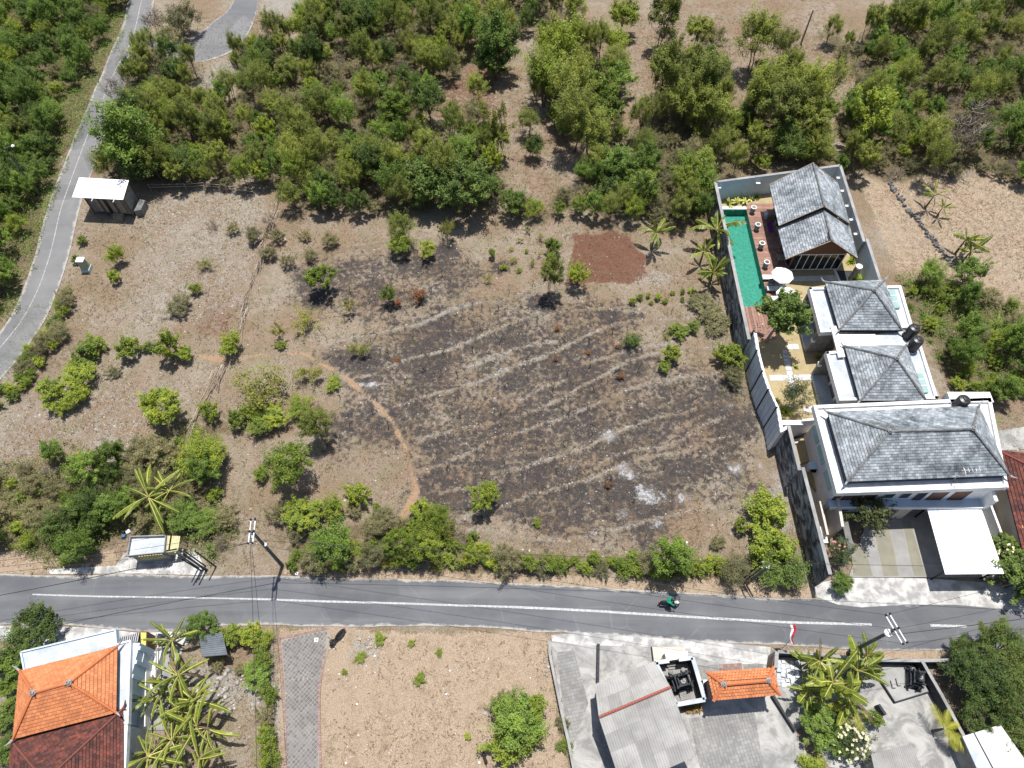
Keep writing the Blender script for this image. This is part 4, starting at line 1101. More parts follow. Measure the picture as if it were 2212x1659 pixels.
ax = (SE - SW).normalized(); ay = (R0 - R1); ay = Vector((ay.x, ay.y, 0)).normalized()
W_ = (SE - SW).length; f0 = SW + ax * 1.3 + ay * 1.0; f1 = SE - ax * .9 + ay * 1.0
b = MB(); bk = uNE - ax * .9 - ay * 1.0; bl = uNW + ax * 1.3 - ay * 1.0
b.prism([(f0.x, f0.y), (f1.x, f1.y), (bk.x, bk.y), (bl.x, bl.y)], GF, GF + .22); b.build('floor_slab', K['cement'], pav)
# walls: back and right solid, left and front glazed
m = MB(); m.wall(f1, bk, .2, GF + .2, 4.0); m.wall(bl, bk, .2, GF + .2, 4.4); m.build('wall', K['cream'], pav)
m = MB(); g0 = f0 - ay * .0; m.add([Vector((f0.x, f0.y, 3.75)), Vector((f1.x, f1.y, 3.75)), Vector((f1.x, f1.y, 4.25)), Vector((R1.x + ay.x, R1.y + ay.y, 6.6)), Vector((f0.x, f0.y, 4.25))], [(0, 1, 2, 3, 4)]); m.build('gable', K['wood'], pav)
for j in range(8):
    p = f0.lerp(f1, j / 7); fr = MB(); fr.tube([(p.x, p.y, GF + .2), (p.x, p.y, 3.8)], .055, 4); fr.build('window_frame', K['white'], pav)
for z in (GF + .24, 3.72):
    fr = MB(); fr.tube([(f0.x, f0.y, z), (f1.x, f1.y, z)], .06, 4); fr.build('window_frame', K['white'], pav)
for j in range(7):
    p = f0.lerp(f1, (j + .04) / 7); q_ = f0.lerp(f1, (j + .96) / 7); g = MB(); g.wall(p, q_, .02, GF + .28, 3.68); g.build('pane', K['glass'], pav)
for j in range(9):
    p = f0.lerp(bl, j / 8); fr = MB(); fr.box(p.x - .07, p.y - .07, GF + .2, p.x + .07, p.y + .07, 4.3); fr.build('post', K['wood'], pav)
g = MB(); g.wall(f0 + ax * .1, bl + ax * .1, .02, GF + .3, 4.1); g.build('pane', K['glass'], pav)
# ------------- bungalows
def bungalow(label, corners, apex, ze, slab, slabz, fin, face_x, seedv):
    c = Q(zB, slabz, *slab); ctr = sum((p for p in c), Vector()) / 4
    t = thing('bungalow', label, 'building', (ctr.x, ctr.y, GF))
    geo, roof = hip_roof(t, zB, corners, [apex, apex], ze, ze + 2.45, K['slate'], K['slatecap'], .30, .26, .03, 'shingle', 300, .025)
    m = MB(); m.prism([(p.x, p.y) for p in c], slabz - .3, slabz); m.build('roof_slab', K['palegrey'], t)
    for i in range(4):
        m = MB(); a, b_ = c[i], c[(i + 1) % 4]; e = (b_ - a).normalized() * .14; m.wall(a - e, b_ + e if i % 2 else b_ - e, .28, slabz - .42, slabz + .22); m.build('parapet', K['white'], t)
    cx0 = min(p.x for p in c); cx1 = max(p.x for p in c); cy0 = (c[2].y + c[3].y) / 2; cy1 = (c[0].y + c[1].y) / 2
    m = MB(); m.prism([(p[0], p[1]) for p in ((geo[0].x + .15, geo[0].y - .15), (geo[1].x - .15, geo[1].y - .15), (geo[2].x - .15, geo[2].y + .15), (geo[3].x + .15, geo[3].y + .15))], slabz, ze - .1); m.build('roof_base', K['darkstone'], t)  # dark base wall, pushed out so its black also paints the eave shadow
    bx = cx0 + 1.5
    m = MB(); m.box(bx, cy0 + .5, GF, cx1 - .3, cy1 - .5, slabz - .32); m.build('wall', K['cream'], t)
    m = MB(); m.box(cx0 - .1, cy0 + .35, GF - .1, bx, cy1 - .35, GF + .28); m.build('terrace', K['palegrey'], t)
    for yy in (cy1 - .35, cy0 + .2):
        m = MB(); m.box(cx0 - .05, yy - .16, GF, bx + .3, yy + .16, slabz - .33); m.build('side_fin', K['greystone'], t)
        m = MB(); m.box(cx0 - .09, yy - .24, GF + 1.9, cx0 + .22, yy + .24, GF + 2.25); m.build('wall_lamp', K['white'], t)
    d_ = cy1 - cy0
    m = MB(); m.box(bx - .18, cy0 + d_ * .42, GF + .28, bx - .02, cy0 + d_ * .66, slabz - .4); m.build('stone_panel', K['greystone'], t)
    for a, z0, z1, nm_ in ((.2, .6, 3.0, 'K'), (.78, .6, 3.0, 'K')):
        m = MB(); m.box(bx - .1, cy0 + d_ * a - .5, GF + z0 - .3, bx - .012, cy0 + d_ * a + .45, GF + z1); w = m.build('shutter', K['louvre'], t)
        m = MB(); m.box(bx - .12, cy0 + d_ * a - .5, GF + z1 + .02, bx - .01, cy0 + d_ * a + .45, GF + z1 + .12); m.build('lintel', K['white'], w)
    m = MB(); m.box(bx - .16, cy0 + d_ * .35, GF + .3, bx - .02, cy0 + d_ * .40, slabz - .4); m.box(bx - .16, cy0 + d_ * .68, GF + .3, bx - .02, cy0 + d_ * .72, slabz - .4); m.build('column', K['white'], t)
    return t, c, geo
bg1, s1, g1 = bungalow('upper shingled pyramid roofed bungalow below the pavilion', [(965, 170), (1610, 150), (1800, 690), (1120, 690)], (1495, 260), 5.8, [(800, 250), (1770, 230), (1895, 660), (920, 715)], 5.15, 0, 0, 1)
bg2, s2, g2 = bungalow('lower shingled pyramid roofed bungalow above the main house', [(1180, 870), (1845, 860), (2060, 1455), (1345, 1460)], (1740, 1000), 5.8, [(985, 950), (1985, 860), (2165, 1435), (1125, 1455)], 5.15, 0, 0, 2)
# roof pieces between them
lk = thing('link_roof', 'white L shaped link roof between the two bungalows', 'roof', tuple(at(*zB(1250, 790), 5.0)))
for k, (pts, z, mt, nm_) in enumerate((([(1025, 645), (1090, 645), (1185, 980), (1112, 985)], 5.55, 'white', 'roof_sheet'), ([(1085, 738), (1510, 735), (1555, 862), (1120, 862)], 5.5, 'white', 'roof_sheet'), ([(1512, 740), (1835, 700), (1890, 850), (1550, 862)], 5.2, 'palegrey', 'roof_slab'))):
    m = MB(); p = Q(zB, z, *pts); m.prism(p, z - .18, z); m.build(nm_, K[mt], lk)
c0 = at(*zB(1090, 740), 5); m = MB(); m.box(c0.x + .5, c0.y - 2.3, GF, c0.x + 6.5, c0.y - .2, 5.0); m.build('link_wall', K['cream'], lk)
for k, (pts, l, par) in enumerate((([(1655, 255), (1725, 250), (1785, 445), (1715, 450)], 'glass skylight beside the upper pyramid roof', bg1), ([(1945, 1160), (2030, 1158), (2095, 1365), (2015, 1372)], 'glass skylight beside the lower pyramid roof', bg2))):
    p = Q(zB, 5.42, *pts); m = MB(); m.prism(p, 5.17, 5.42); w = m.build('skylight', K['skylight'], par, label=l)
    for f in (.33, .66): m = MB(); m.wall(p[0].lerp(p[3], f), p[1].lerp(p[2], f), .06, 5.40, 5.46); m.build('glazing_bar', K['white'], w)
def tank(fn, x, y, ztop, z0, r_, label):
    c = at(*fn(x, y), ztop); t = thing('water_tank', label, 'water tank', (c.x, c.y, z0), 'black rooftop water tanks')
    h = ztop - z0; pr = [(r_, 0)]
    n = 9
    for k in range(n):
        a = h * .82 * k / n; pr += [(r_, a + .02), (r_ * 1.035, a + .045), (r_ * 1.035, a + .08), (r_, a + .10)]
    pr += [(r_, h * .84), (r_ * .86, h * .92), (r_ * .42, h * .97), (r_ * .42, h)]
    m = MB(); m.lathe((c.x, c.y, z0), pr, 24); m.build('tank_body', K['blackplastic'], t, smooth=False)
    m = MB(); m.lathe((c.x, c.y, ztop), [(r_ * .38, 0), (r_ * .36, .05), (r_ * .1, .07), (.03, .13)], 16); m.build('lid', K['blackplastic'], t)
    m = MB(); m.lathe((c.x, c.y, z0 - .1), [(r_ * 1.1, 0), (r_ * 1.1, .1)], 16); m.build('base', K['white_dirty'], t)
    m = MB(); m.tube([(c.x + r_, c.y - .1, z0 + .2), (c.x + r_ + .25, c.y - .2, z0 + .2), (c.x + r_ + .3, c.y - .25, z0 - .2)], .03, 6); m.build('pipe', K['white'], t)
tank(zB, 1955, 652, 6.9, 5.2, .55, 'upper black water tank on the bungalow roof edge'); tank(zB, 1992, 782, 6.9, 5.2, .55, 'middle black water tank beside the lower pyramid roof')
# ------------- main house
mh = thing('main_house', 'big shingled hip roofed house with white parapet at the villa front', 'house', (36, 29, .2))
gm_, mroof = hip_roof(mh, zC, [(575, 165), (1890, 110), (2150, 710), (745, 765)], [(1115, 330), (1835, 310)], 6.7, 9.25, K['slate'], K['slatecap'], .34, .25, .03, 'shingle', 300, .025)
SZ = 5.9; c = Q(t32, SZ, (405, 205), (1905, 140), (2050, 885), (600, 937))
m = MB(); m.prism(c, SZ - .35, SZ - .05); m.build('roof_slab', K['white_dirty'], mh)
for i in range(4):
    m = MB(); a, b_ = c[i], c[(i + 1) % 4]; e = (b_ - a).normalized() * .16; m.wall(a - (e if i % 2 else -e), b_ + (e if i % 2 else -e), .32, SZ - .45, SZ + .2); m.build('parapet', K['white'], mh)
g = gm_; m = MB(); m.prism([(g[0].x + .15, g[0].y - .15), (g[1].x - .15, g[1].y - .15), (g[2].x - .15, g[2].y + .15), (g[3].x + .15, g[3].y + .15)], SZ - .05, 6.55); m.build('roof_base', K['darkstone'], mh)  # base wall near the eave; its dark colour doubles as shade beneath it
hx0, hx1 = c[3].x + .5, c[2].x - .4; hy0, hy1 = c[3].y + .55, c[0].y - .5
m = MB(); m.box(hx0, hy0, -.1, hx1, hy1, SZ - .38); m.build('wall', K['white'], mh)
m = MB(); m.box(hx0 - .1, c[3].y - .25, 2.8, hx1 + .2, hy0 - .003, 2.98); m.build('balcony_slab', K['paleblue'], mh)
m = MB(); m.box(hx0 - .1, c[3].y - .35, 2.8, hx1 + .2, c[3].y - .252, 3.2); m.build('balcony_upstand', K['white'], mh)
m = MB(); m.box(hx1 - .25, c[3].y - .4, -.1, hx1 + .05, hy0, 4.9); m.build('side_fin', K['white'], mh)
wxs = [(.02, .055), (.075, .12), (.135, .19), (.21, .28), (.335, .39), (.44, .49), (.54, .59), (.63, .72), (.77, .86)]
for i, (a, b_) in enumerate(wxs):
    x0 = hx0 + (hx1 - hx0) * a; x1 = hx0 + (hx1 - hx0) * b_; z0 = 3.0 if i not in (4, 5) else 3.5
    w = MB(); w.box(x0, hy0 - .04, z0, x1, hy0 - .005, 5.2); w = w.build('window', K['glass'] if i in (4, 5, 6) else K['wood'], mh)
    f = MB(); t_ = .05
    for q_ in ((x0 - t_, z0 - t_, x1 + t_, z0), (x0 - t_, 5.2, x1 + t_, 5.2 + t_), (x0 - t_, z0, x0, 5.2), (x1, z0, x1 + t_, 5.2)): f.box(q_[0], hy0 - .07, q_[1], q_[2], hy0 - .002, q_[3])
    f.build('frame', K['cement'] if i in (4, 5) else K['wood'], w)
for a, b_ in ((.1, .2), (.35, .5), (.6, .7)):
    x0 = hx0 + (hx1 - hx0) * a; x1 = hx0 + (hx1 - hx0) * b_; w = MB(); w.box(x0, hy0 - .04, .3, x1, hy0 - .005, 2.5); w.build('door', K['wood'], mh)
for a in (.29, .47): # slanting cream bays under the balcony slab
    x0 = hx0 + (hx1 - hx0) * a; w = MB(); w.box(x0, c[3].y - .2, .15, x0 + 1.1, hy0 - .01, 2.78); w.build('bay', K['cream'], mh)
for a in (.2, .5, .75):
    yy = c[3].y + (c[0].y - c[3].y) * a; m = MB(); m.box(c[3].x - .02 + (c[0].x - c[3].x) * a, yy - .9, SZ - 1.6, c[3].x + .08 + (c[0].x - c[3].x) * a, yy + .9, SZ - .47); m.build('glass_strip', K['skylight'], mh)
tank(zC, 1778, 42, 7.4, 5.95, .55, 'lowest black water tank behind the main house roof')
gp = at(*t32(1640, 150), SZ); m = MB(); m.box(gp.x - .8, gp.y - .2, 5.0, gp.x + 3.2, gp.y + .9, SZ + .2); m.build('tank_slab', K['white'], mh)
# antenna
a0 = at(*t32(1600, 830), 6.3); a1 = at(*t32(1750, 780), 7.9); t = thing('tv_antenna', 'white television antenna at the lower edge of the main roof', 'antenna', tuple(a0))
m = MB(); m.tube([a0, Vector((a0.x, a0.y, 8.3))], .03, 6); m.build('mast', K['metal'], t)
top = Vector((a0.x, a0.y, 8.25)); e = top + Vector((1.3, .1, 0)); m = MB(); m.tube([top - Vector((.3, 0, 0)), e], .025, 4)
for k in range(5):
    p = top.lerp(e, k / 4); l = .2 - .02 * k; m.tube([p + Vector((0, -l, 0)), p + Vector((0, l, 0))], .011, 3)
m.tube([top + Vector((.1, -.4, -.25)), top + Vector((.1, .4, -.25))], .05, 4); m.build('aerial', K['metal'], t)
# carport and driveway
cp = Q(t32, 2.9, (1360, 1018), (1822, 1010), (2040, 1640), (1533, 1645))
t = thing('carport', 'bright white sheet roofed carport over the right of the driveway', 'carport', (cp[0].x, cp[3].y, 0))
nrib = 24; m = MB()
for k in range(nrib):
    p0 = cp[0].lerp(cp[1], k / nrib); p1 = cp[0].lerp(cp[1], (k + 1) / nrib - .001); q0 = cp[3].lerp(cp[2], k / nrib); q1 = cp[3].lerp(cp[2], (k + 1) / nrib - .001); z = .02 * (k % 2)
    m.prism([p0, p1, q1, q0], 2.84 + z, 2.9 + z)
m.build('roof_sheet', K['sheet'], t)
for a, b_ in ((0, 3), (1, 2)):
    m = MB(); m.wall(cp[a] + (cp[1 - a] - cp[a]).normalized() * .2 if a == 0 else cp[a] - (cp[1] - cp[0]).normalized() * .2, cp[b_] + (cp[2] - cp[3]).normalized() * (.2 if b_ == 3 else -.2), .12, 2.68, 2.83); m.build('beam', K['blackmetal'], t)
for i in range(4):
    k = cp[i].lerp(sum(cp, Vector()) / 4, .12); m = MB(); m.box(k.x - .06, k.y - .06, 0, k.x + .06, k.y + .06, 2.7); m.build('post', K['blackmetal'], t)
DZ = .12
drive = Q(t32, DZ, (880, 1100), (2000, 1050), (2212, 1690), (735, 1690)); drive[3] = at(*t8(700, 10), DZ); drive[2] = at(*t8(2080, 10), DZ)
floor('driveway', drive, DZ, K['greyjoint'], 'grey and ochre striped driveway in front of the main house', .2)
dr = thing('drive_paving', 'ochre grassy paving strips of the villa driveway', 'paving', (drive[0].x, drive[0].y, DZ))
for k, pts in enumerate(([(905, 1215), (1040, 1195), (1130, 1659), (1000, 1659)], [(1160, 1187), (1228, 1187), (1365, 1659), (1262, 1659)], [(720, 1460), (840, 1400), (905, 1659), (740, 1659)])):
    p = Q(t32, DZ, *pts); m = MB(); m.prism(p, DZ - .1, DZ + .006); m.build('grass_strip', K['lawng'], dr)
for k, pts in enumerate(([(1045, 1195), (1155, 1188), (1255, 1659), (1135, 1659)], [(845, 1395), (900, 1225), (995, 1659), (910, 1659)])):
    p = Q(t32, DZ, *pts); m = MB(); m.prism(p, DZ - .1, DZ + .003); s_ = m.build('cement_strip', K['courtpaver'], dr)
# gate wall of weathered boards and left yard pieces
yd = thing('side_yard', 'narrow cream walled service yard left of the main house', 'yard', tuple(at(*t32(430, 900), .5)))
m = MB(); m.prism(Q(t32, .5, (225, 480), (480, 380), (600, 1000), (520, 1290), (430, 1290)), -.1, .5); m.build('yard_floor', K['cream'], yd)
m = MB(); m.prism(Q(t32, .9, (230, 540), (350, 390), (430, 640), (250, 700)), .4, .9); m.build('tan_bed', K['lawn'], yd)
m = MB(); m.prism(Q(t32, .9, (350, 735), (440, 760), (430, 940), (370, 850)), .4, .902); m.build('tan_bed', K['lawn'], yd)
m = MB(); m.prism(Q(t32, 1.0, (365, 390), (430, 330), (490, 585), (430, 640)), .5, 1.0); m.build('brown_deck', K['wood'], yd)
for a, b_, h in (((430, 640), (478, 900), 1.9),):
    p, q_ = at(*t32(*a), h), at(*t32(*b_), h); nsl = 14
    for k in range(nsl):
        u0 = p.lerp(q_, k / nsl); u1 = p.lerp(q_, (k + .6) / nsl); m = MB(); m.wall(u0, u1, .5, h - .08, h); m.build('slat', K['louvre'], yd)
    m = MB(); m.wall(p + Vector((.3, 0, 0)), q_ + Vector((.3, 0, 0)), .08, .5, h + .05); m.build('screen_frame', K['blackmetal'], yd)
p = at(*t32(395, 705), 2.2); t = thing('air_conditioner', 'blue grey air conditioner unit over the narrow side yard', 'air conditioner', (p.x, p.y, 1.6))
m = MB(); m.box(p.x - .42, p.y - .35, 1.55, p.x + .42, p.y + .35, 2.2); m.build('casing', K['paleblue'], t); m = MB(); m.lathe((p.x + .05, p.y - .36, 1.85), [(.01, 0), (.25, .01)], 12); m.box(p.x - .3, p.y - .38, 1.65, p.x + .3, p.y - .352, 2.1); m.build('fan_grille', K['blackmetal'], t)
wall_thing('cream inner wall beside the oleander bush', at(*t32(455, 1010), 3), at(*t32(520, 1300), 3), .2, 0, 3.0, K['cream'], coping=False)
wall_thing('tall cream wall at the corner of the main house', at(*t32(600, 930), 3.4), at(*t32(650, 1230), 3.4), .25, 0, 3.4, K['cream'], coping=False)
wall_thing('weathered grey wall slab left of the driveway', at(*t32(668, 1185), 2.4), at(*t32(728, 1450), 2.4), .55, 0, 2.4, K['greystone'], coping=False)
wall_thing('white wall block above the oleander bush', at(*t32(470, 1230), 2.2), at(*t32(500, 1370), 2.2), .5, 0, 2.2, K['white'], coping=False)
wall_thing('white wall right of the carport planting bed', at(*t32(1930, 1040), 1.6), at(*t32(2040, 1330), 1.6), .2, 0, 1.6, K['white'], coping=False)
wall_thing('white wall across the top of the sunken yard', at(*t32(105, 330), 3.2), at(*t32(300, 330), 3.2), .5, .2, 3.2, K['white'], coping=False)
wall_thing('white stepped wall left of the main parapet', at(*t32(300, 310), 3.6), at(*t32(420, 300), 3.6), .2, .2, 3.6, K['white'], coping=False)

# stepping stones
st = [(fn_x, fn_y, 'B') for fn_x, fn_y in ((530, 935), (538, 975), (548, 1018), (556, 1062), (566, 1108), (577, 1155), (596, 1210), (603, 1265), (612, 1300), (622, 1345), (580, 875), (645, 872), (757, 1557), (817, 1555), (388, 1213), (437, 1212), (488, 1211), (540, 1211), (645, 1209), (692, 1208), (741, 1207), (790, 1206), (838, 1205))] + [(1185 + 49 * k, 1378 - k * 1.5, 'A') for k in range(10)]
path_t = thing('stepping_stones', 'white square stepping stones laid in the villa lawn', 'stepping stones', tuple(at(*zB(596, 1210), GF)))
sm = MB(); sm.box(-.30, -.34, -.05, .30, .34, .04); sme = sm.mesh('stone', K['stepstone'])
for x, y_, k in st:
    p = at(*(zB if k == 'B' else zA)(x, y_), GF); o = inst('stone', sme, path_t, Matrix.Translation((p.x, p.y, GF)) @ Matrix.Scale(.82, 4, Vector((1, 0, 0))) if k == 'B' and abs(x - 596) > 60 else Matrix.Translation((p.x, p.y, GF)))
# pots, umbrellas, loungers
for k, (x, y_, l) in enumerate(((745, 595, 'round white rimmed grey pot at the top end of the pool'), (792, 782, 'round white rimmed grey pot, second from the top along the pool'), (837, 985, 'round white rimmed grey pot level with the purple mat'), (888, 1192, 'round white rimmed grey pot just above the white parasols'), (938, 1400, 'dark round pot between the two parasols'))):
    p = at(*zA(x, y_), GF + .95); t = thing('pot', l, 'pot', (p.x, p.y, GF), 'round pots along the pool')
    m = MB(); m.lathe((p.x, p.y, GF + .03), [(.24, 0), (.29, .3), (.30, .82)], 20); m.build('body', K['potgrey'], t)
    m = MB(); m.lathe((p.x, p.y, GF + .85), [(.30, 0), (.34, .02), (.34, .1), (.25, .1), (.25, .04)], 20); m.build('rim', K['white'] if k < 4 else K['darkstone'], t)
    m = MB(); m.lathe((p.x, p.y, GF + .8), [(.24, 0), (.24, .11)], 16); m.build('gravel', K['darkrock'], t)
    m = MB(); m.tube([(p.x - .3, p.y, GF + .6), (p.x - .62, p.y, GF + .5)], .035, 6); m.build('spout', K['chrome'], t)
for k, (x, y_, l) in enumerate(((1060, 1328, 'upper white octagonal parasol beside the pool'), (1112, 1547, 'lower white octagonal parasol beside the dark tree'))):
    p = at(*zA(x, y_), 3.1); t = thing('parasol', l, 'parasol', (p.x, p.y, GF), 'white parasols by the pool')
    R_ = 1.22; b = MB(); top = (p.x, p.y, 3.45); ri = [(p.x + R_ * math.cos(a), p.y + R_ * math.sin(a), 2.95) for a in [math.pi / 8 + i * math.pi / 4 for i in range(8)]]
    for i in range(8):
        a, c_ = ri[i], ri[(i + 1) % 8]; b.add([top, a, c_, (a[0], a[1], a[2] - .12), (c_[0], c_[1], c_[2] - .12)], [(0, 1, 2), (1, 3, 4, 2)])
    b.build('canopy', K['fabricw'], t); b = MB(); b.tube([(p.x, p.y, GF), (p.x, p.y, 3.45)], .03, 8); b.build('pole', K['metal'], t); b = MB(); b.box(p.x - .3, p.y - .3, GF + .03, p.x + .3, p.y + .3, GF + .12); b.build('base', K['cement'], t)
    for i in range(8): b = MB(); b.tube([(top[0], top[1], 3.40), (ri[i][0], ri[i][1], 2.91)], .012, 3); b.build('rib', K['metal'], t)
for k, (x, y_, l, mt) in enumerate(((925, 1358, 'white cushioned lounger under the upper parasol', 'fabricw'), (975, 1480, 'grey cushioned lounger between the parasols', 'panel'), (985, 1590, 'white cushioned lounger under the lower parasol', 'fabricw'))):
    p = at(*zA(x, y_), GF + .4); t = thing('sun_lounger', l, 'sun lounger', (p.x, p.y, GF), 'loungers by the pool')
    m = MB(); m.box(p.x - .95, p.y - .34, GF + .22, p.x + 1.15, p.y + .34, GF + .32); m.build('frame', K['wood'], t)
    m = MB(); m.box(p.x - .9, p.y - .31, GF + .33, p.x + .5, p.y + .31, GF + .44); m.build('cushion', K[mt], t, bevel=.02)
    m = MB(); m.add([(p.x + .5, p.y - .31, GF + .33), (p.x + .5, p.y + .31, GF + .33), (p.x + 1.1, p.y + .31, GF + .7), (p.x + 1.1, p.y - .31, GF + .7), (p.x + .5, p.y - .31, GF + .44), (p.x + .5, p.y + .31, GF + .44), (p.x + 1.05, p.y + .31, GF + .8), (p.x + 1.05, p.y - .31, GF + .8)], [(0, 1, 2, 3), (4, 7, 6, 5), (0, 4, 5, 1), (3, 2, 6, 7), (0, 3, 7, 4), (1, 5, 6, 2)]); m.build('backrest', K[mt], t)
    for sx_, sy_ in ((-.8, -.28), (-.8, .28), (.95, -.28), (.95, .28)): m = MB(); m.box(p.x + sx_ - .04, p.y + sy_ - .04, GF + .03, p.x + sx_ + .04, p.y + sy_ + .04, GF + .22); m.build('leg', K['wood'], t)
pm = Q(zA, GF + .06, (882, 755), (930, 750), (962, 872), (910, 876)); m = MB(); m.prism(pm, GF + .035, GF + .06); m.build('mat', K['purple'], None, label='purple exercise mat lying on the deck beside the pavilion', cat='mat')
for x, y_, l in ((935, 650, 'wooden table on the deck under the upper pavilion eave'), (1045, 1140, 'wooden table on the deck at the pavilion corner')):
    p = at(*zA(x, y_), GF + .75); t = thing('table', l, 'table', (p.x, p.y, GF)); m = MB(); m.box(p.x - .5, p.y - .45, GF + .7, p.x + .5, p.y + .45, GF + .76); m.build('tabletop', K['palewood'], t, bevel=.01)
    for sx_, sy_ in ((-.42, -.38), (-.42, .38), (.42, -.38), (.42, .38)): m = MB(); m.box(p.x + sx_ - .03, p.y + sy_ - .03, GF + .03, p.x + sx_ + .03, p.y + sy_ + .03, GF + .7); m.build('leg', K['palewood'], t)
def chair(p, rz, label):
    t = thing('chair', label, 'chair', (p.x, p.y, GF)); M = Matrix.Translation((p.x, p.y, GF)) @ Matrix.Rotation(rz, 4, 'Z')
    for nm_, bx in [('seat', (-.25, -.25, .42, .25, .25, .47)), ('backrest', (-.25, .2, .5, .25, .25, .95))] + [('leg', (a - .025, b__ - .025, .03, a + .025, b__ + .025, .42)) for a in (-.21, .21) for b__ in (-.21, .21)]:
        m = MB(); m.box(*bx); inst(nm_, m.mesh(nm_, K['palewood']), t, M)
chair(at(*zA(1030, 1070), 1.4), .3, 'wooden chair just above the pavilion corner table'); chair(at(*zA(1000, 640), 1.4), -1.4, 'wooden chair right of the upper deck table')
m = MB(); p = at(*zA(878, 655), GF + .8); m.add([(p.x - .22, p.y - .3, GF + .62), (p.x + .22, p.y - .25, GF + .66), (p.x + .2, p.y + .1, GF + .8), (p.x, p.y + .4, GF + .72), (p.x - .2, p.y + .2, GF + .78)], [(0, 1, 2, 3, 4)]); m.add([(p.x - .2, p.y - .3, GF + .61), (p.x + .2, p.y - .3, GF + .64), (p.x + .18, p.y - .42, GF + .1), (p.x - .16, p.y - .4, GF + .12)], [(0, 1, 2, 3)]); m.build('towel', K['panel'], None, label='pale blue towel hanging beside the upper deck table', cat='towel')
# stone lantern pillar
p = at(*zA(1895, 1235), 3.4); t = thing('stone_pillar', 'tall grey stone lantern pillar with white ring top', 'pillar', (p.x, p.y, GF)); m = MB(); m.box(p.x - .26, p.y - .26, GF, p.x + .26, p.y + .26, 3.0); m.build('shaft', K['greystone'], t)
m = MB(); m.lathe((p.x, p.y, 3.0), [(.2, 0), (.33, .1), (.36, .35), (.28, .35), (.2, .15)], 16); m.build('ring', K['white'], t)
p = at(*zA(1720, 1345), GF); wall_thing('white edged dark planter beside the stepping stones', (p.x - .9, p.y + .8), (p.x - .75, p.y - .9), .15, GF, GF + .35, K['white'], coping=False)
m = MB(); m.box(p.x - .6, p.y - .7, GF - .1, p.x + 1.1, p.y + .75, GF + .03); m.build('dark_paving', K['darkstone'], None, label='dark stone paving square near the stone lantern', kind='structure')
# flat grey pad at the bottom right of the villa
# plants of the villa
plant('frangipani_tree', *zB(455, 575), 98, 'dark leaved frangipani tree below the lower white parasol', z0=GF, hs=.95)
plant('oleander_bush', *zB(645, 1440), 66, 'pale green bush beside the white stepping stone path', z0=GF, hs=1.15)
plant('garden_shrub', *zB(545, 1580), 34, 'round green shrub at the foot of the pale green bush', z0=GF)
plant('leathery_tree', *t32(825, 1105), 84, 'round dark leathery tree in front of the main house', z0=.1)
plant('oleander_bush', *t32(620, 1450), 56, 'pink flowering oleander bush at the villa gate', z0=.1, hs=1.1, zf=.6)
plant('green_tree', *t8(650, 60), 46, 'green bush overhanging the driveway entrance', z0=.1, hs=.7)
plant('frangipani_tree', *t32(2040, 1440), 70, 'white flowering frangipani right of the carport', z0=.1, hs=.75)
for x, y_, w, l in ((405, 440, 26, 'yellow variegated plant in the top left villa corner'), (610, 440, 26, 'pale variegated plant against the top wall'), (850, 360, 22, 'yellow variegated plant touching the pavilion eave'), (490, 530, 26, 'bright yellow leaved plant at the top end of the pool'), (570, 520, 26, 'yellow leaved plant behind the pool coping'), (655, 515, 24, 'yellow leaved plant right above the first pot'), (720, 490, 18, 'small yellow green plant in the shade of the wall')):
    plant('ornamental_plant', *zA(x, y_), w * 1.5, l, z0=GF, hs=1.4)
for x, y_, w, l in ((1635, 275, 18, 'small green shrub between pavilion roof and right wall'), (1810, 1170, 26, 'green shrub beside the glass front of the pavilion'), (1850, 1375, 40, 'broad green shrub just above the upper pyramid roof'), (790, 480, 20, 'dark shrub in the shade beside the pavilion')):
    plant('garden_shrub', *zA(x, y_), w, l, z0=GF, hs=1.3)
for x, y_, w, l in ((700, 530, 26, 'yellow green shrub right of the frangipani'), (650, 1090, 16, 'potted yellow green plant between the bungalow terraces'), (930, 1000, 30, 'dark plant deep in the yard between the bungalows'), (850, 1190, 18, 'small spiky plant at the end of the stone row'), (705, 1300, 14, 'small dark potted plant beside the stepping stones'), (450, 1455, 18, 'yellow flowering plant by the white lower wall')):
    plant('garden_shrub', *zB(x, y_), w, l, z0=GF, hs=1.2)
for i, (x, y_) in enumerate(((1870, 1060), (1890, 1115), (1925, 1180), (1950, 1230))): plant('ornamental_plant' if i else 'garden_shrub', *t32(x, y_), 17, ('green bush', 'first yellow plant', 'second yellow plant', 'third yellow plant')[i] + ' in the bed right of the carport', z0=.1, hs=1.2)
for i, (x, y_) in enumerate(((1945, 1290), (1090, 1130))): plant('red_leaved_plant' if i == 0 else 'garden_shrub', *t32(x, y_), 20 + 14 * i, ('reddish orange plant in the bed right of the carport', 'dark shrub in the shade under the balcony slab')[i], z0=.1)

def flowers(fn, x, y_, w, n, h0, h1, mat, name, label, cat='flowers', sz=.12, z0=0):
    """flower clusters spread through a crown"""
    b = MB(); c = at(*fn(x, y_), (h0 + h1) / 2); R_ = w / ppm(*fn(x, y_), 2) / 2; rr = random.Random(int(x * 7 + y_))
    for k in range(n):
        a = rr.uniform(0, 6.28); r_ = R_ * math.sqrt(rr.random()); p = Vector((c.x + math.cos(a) * r_, c.y + math.sin(a) * r_, h0 + (h1 - h0) * (1 - (r_ / R_) ** 2) * rr.uniform(.75, 1.0)))
        for j in range(5):
            a2 = j * 1.257 + rr.random(); d = Vector((math.cos(a2), math.sin(a2), .3)) * sz; s_ = Vector((-d.y, d.x, 0)) * .4; b.add([p, p + d * .6 + s_, p + d, p + d * .6 - s_], [(0, 1, 2, 3)])
    return b.build(name, LF[mat], None, label=label, cat=cat, kind='stuff')
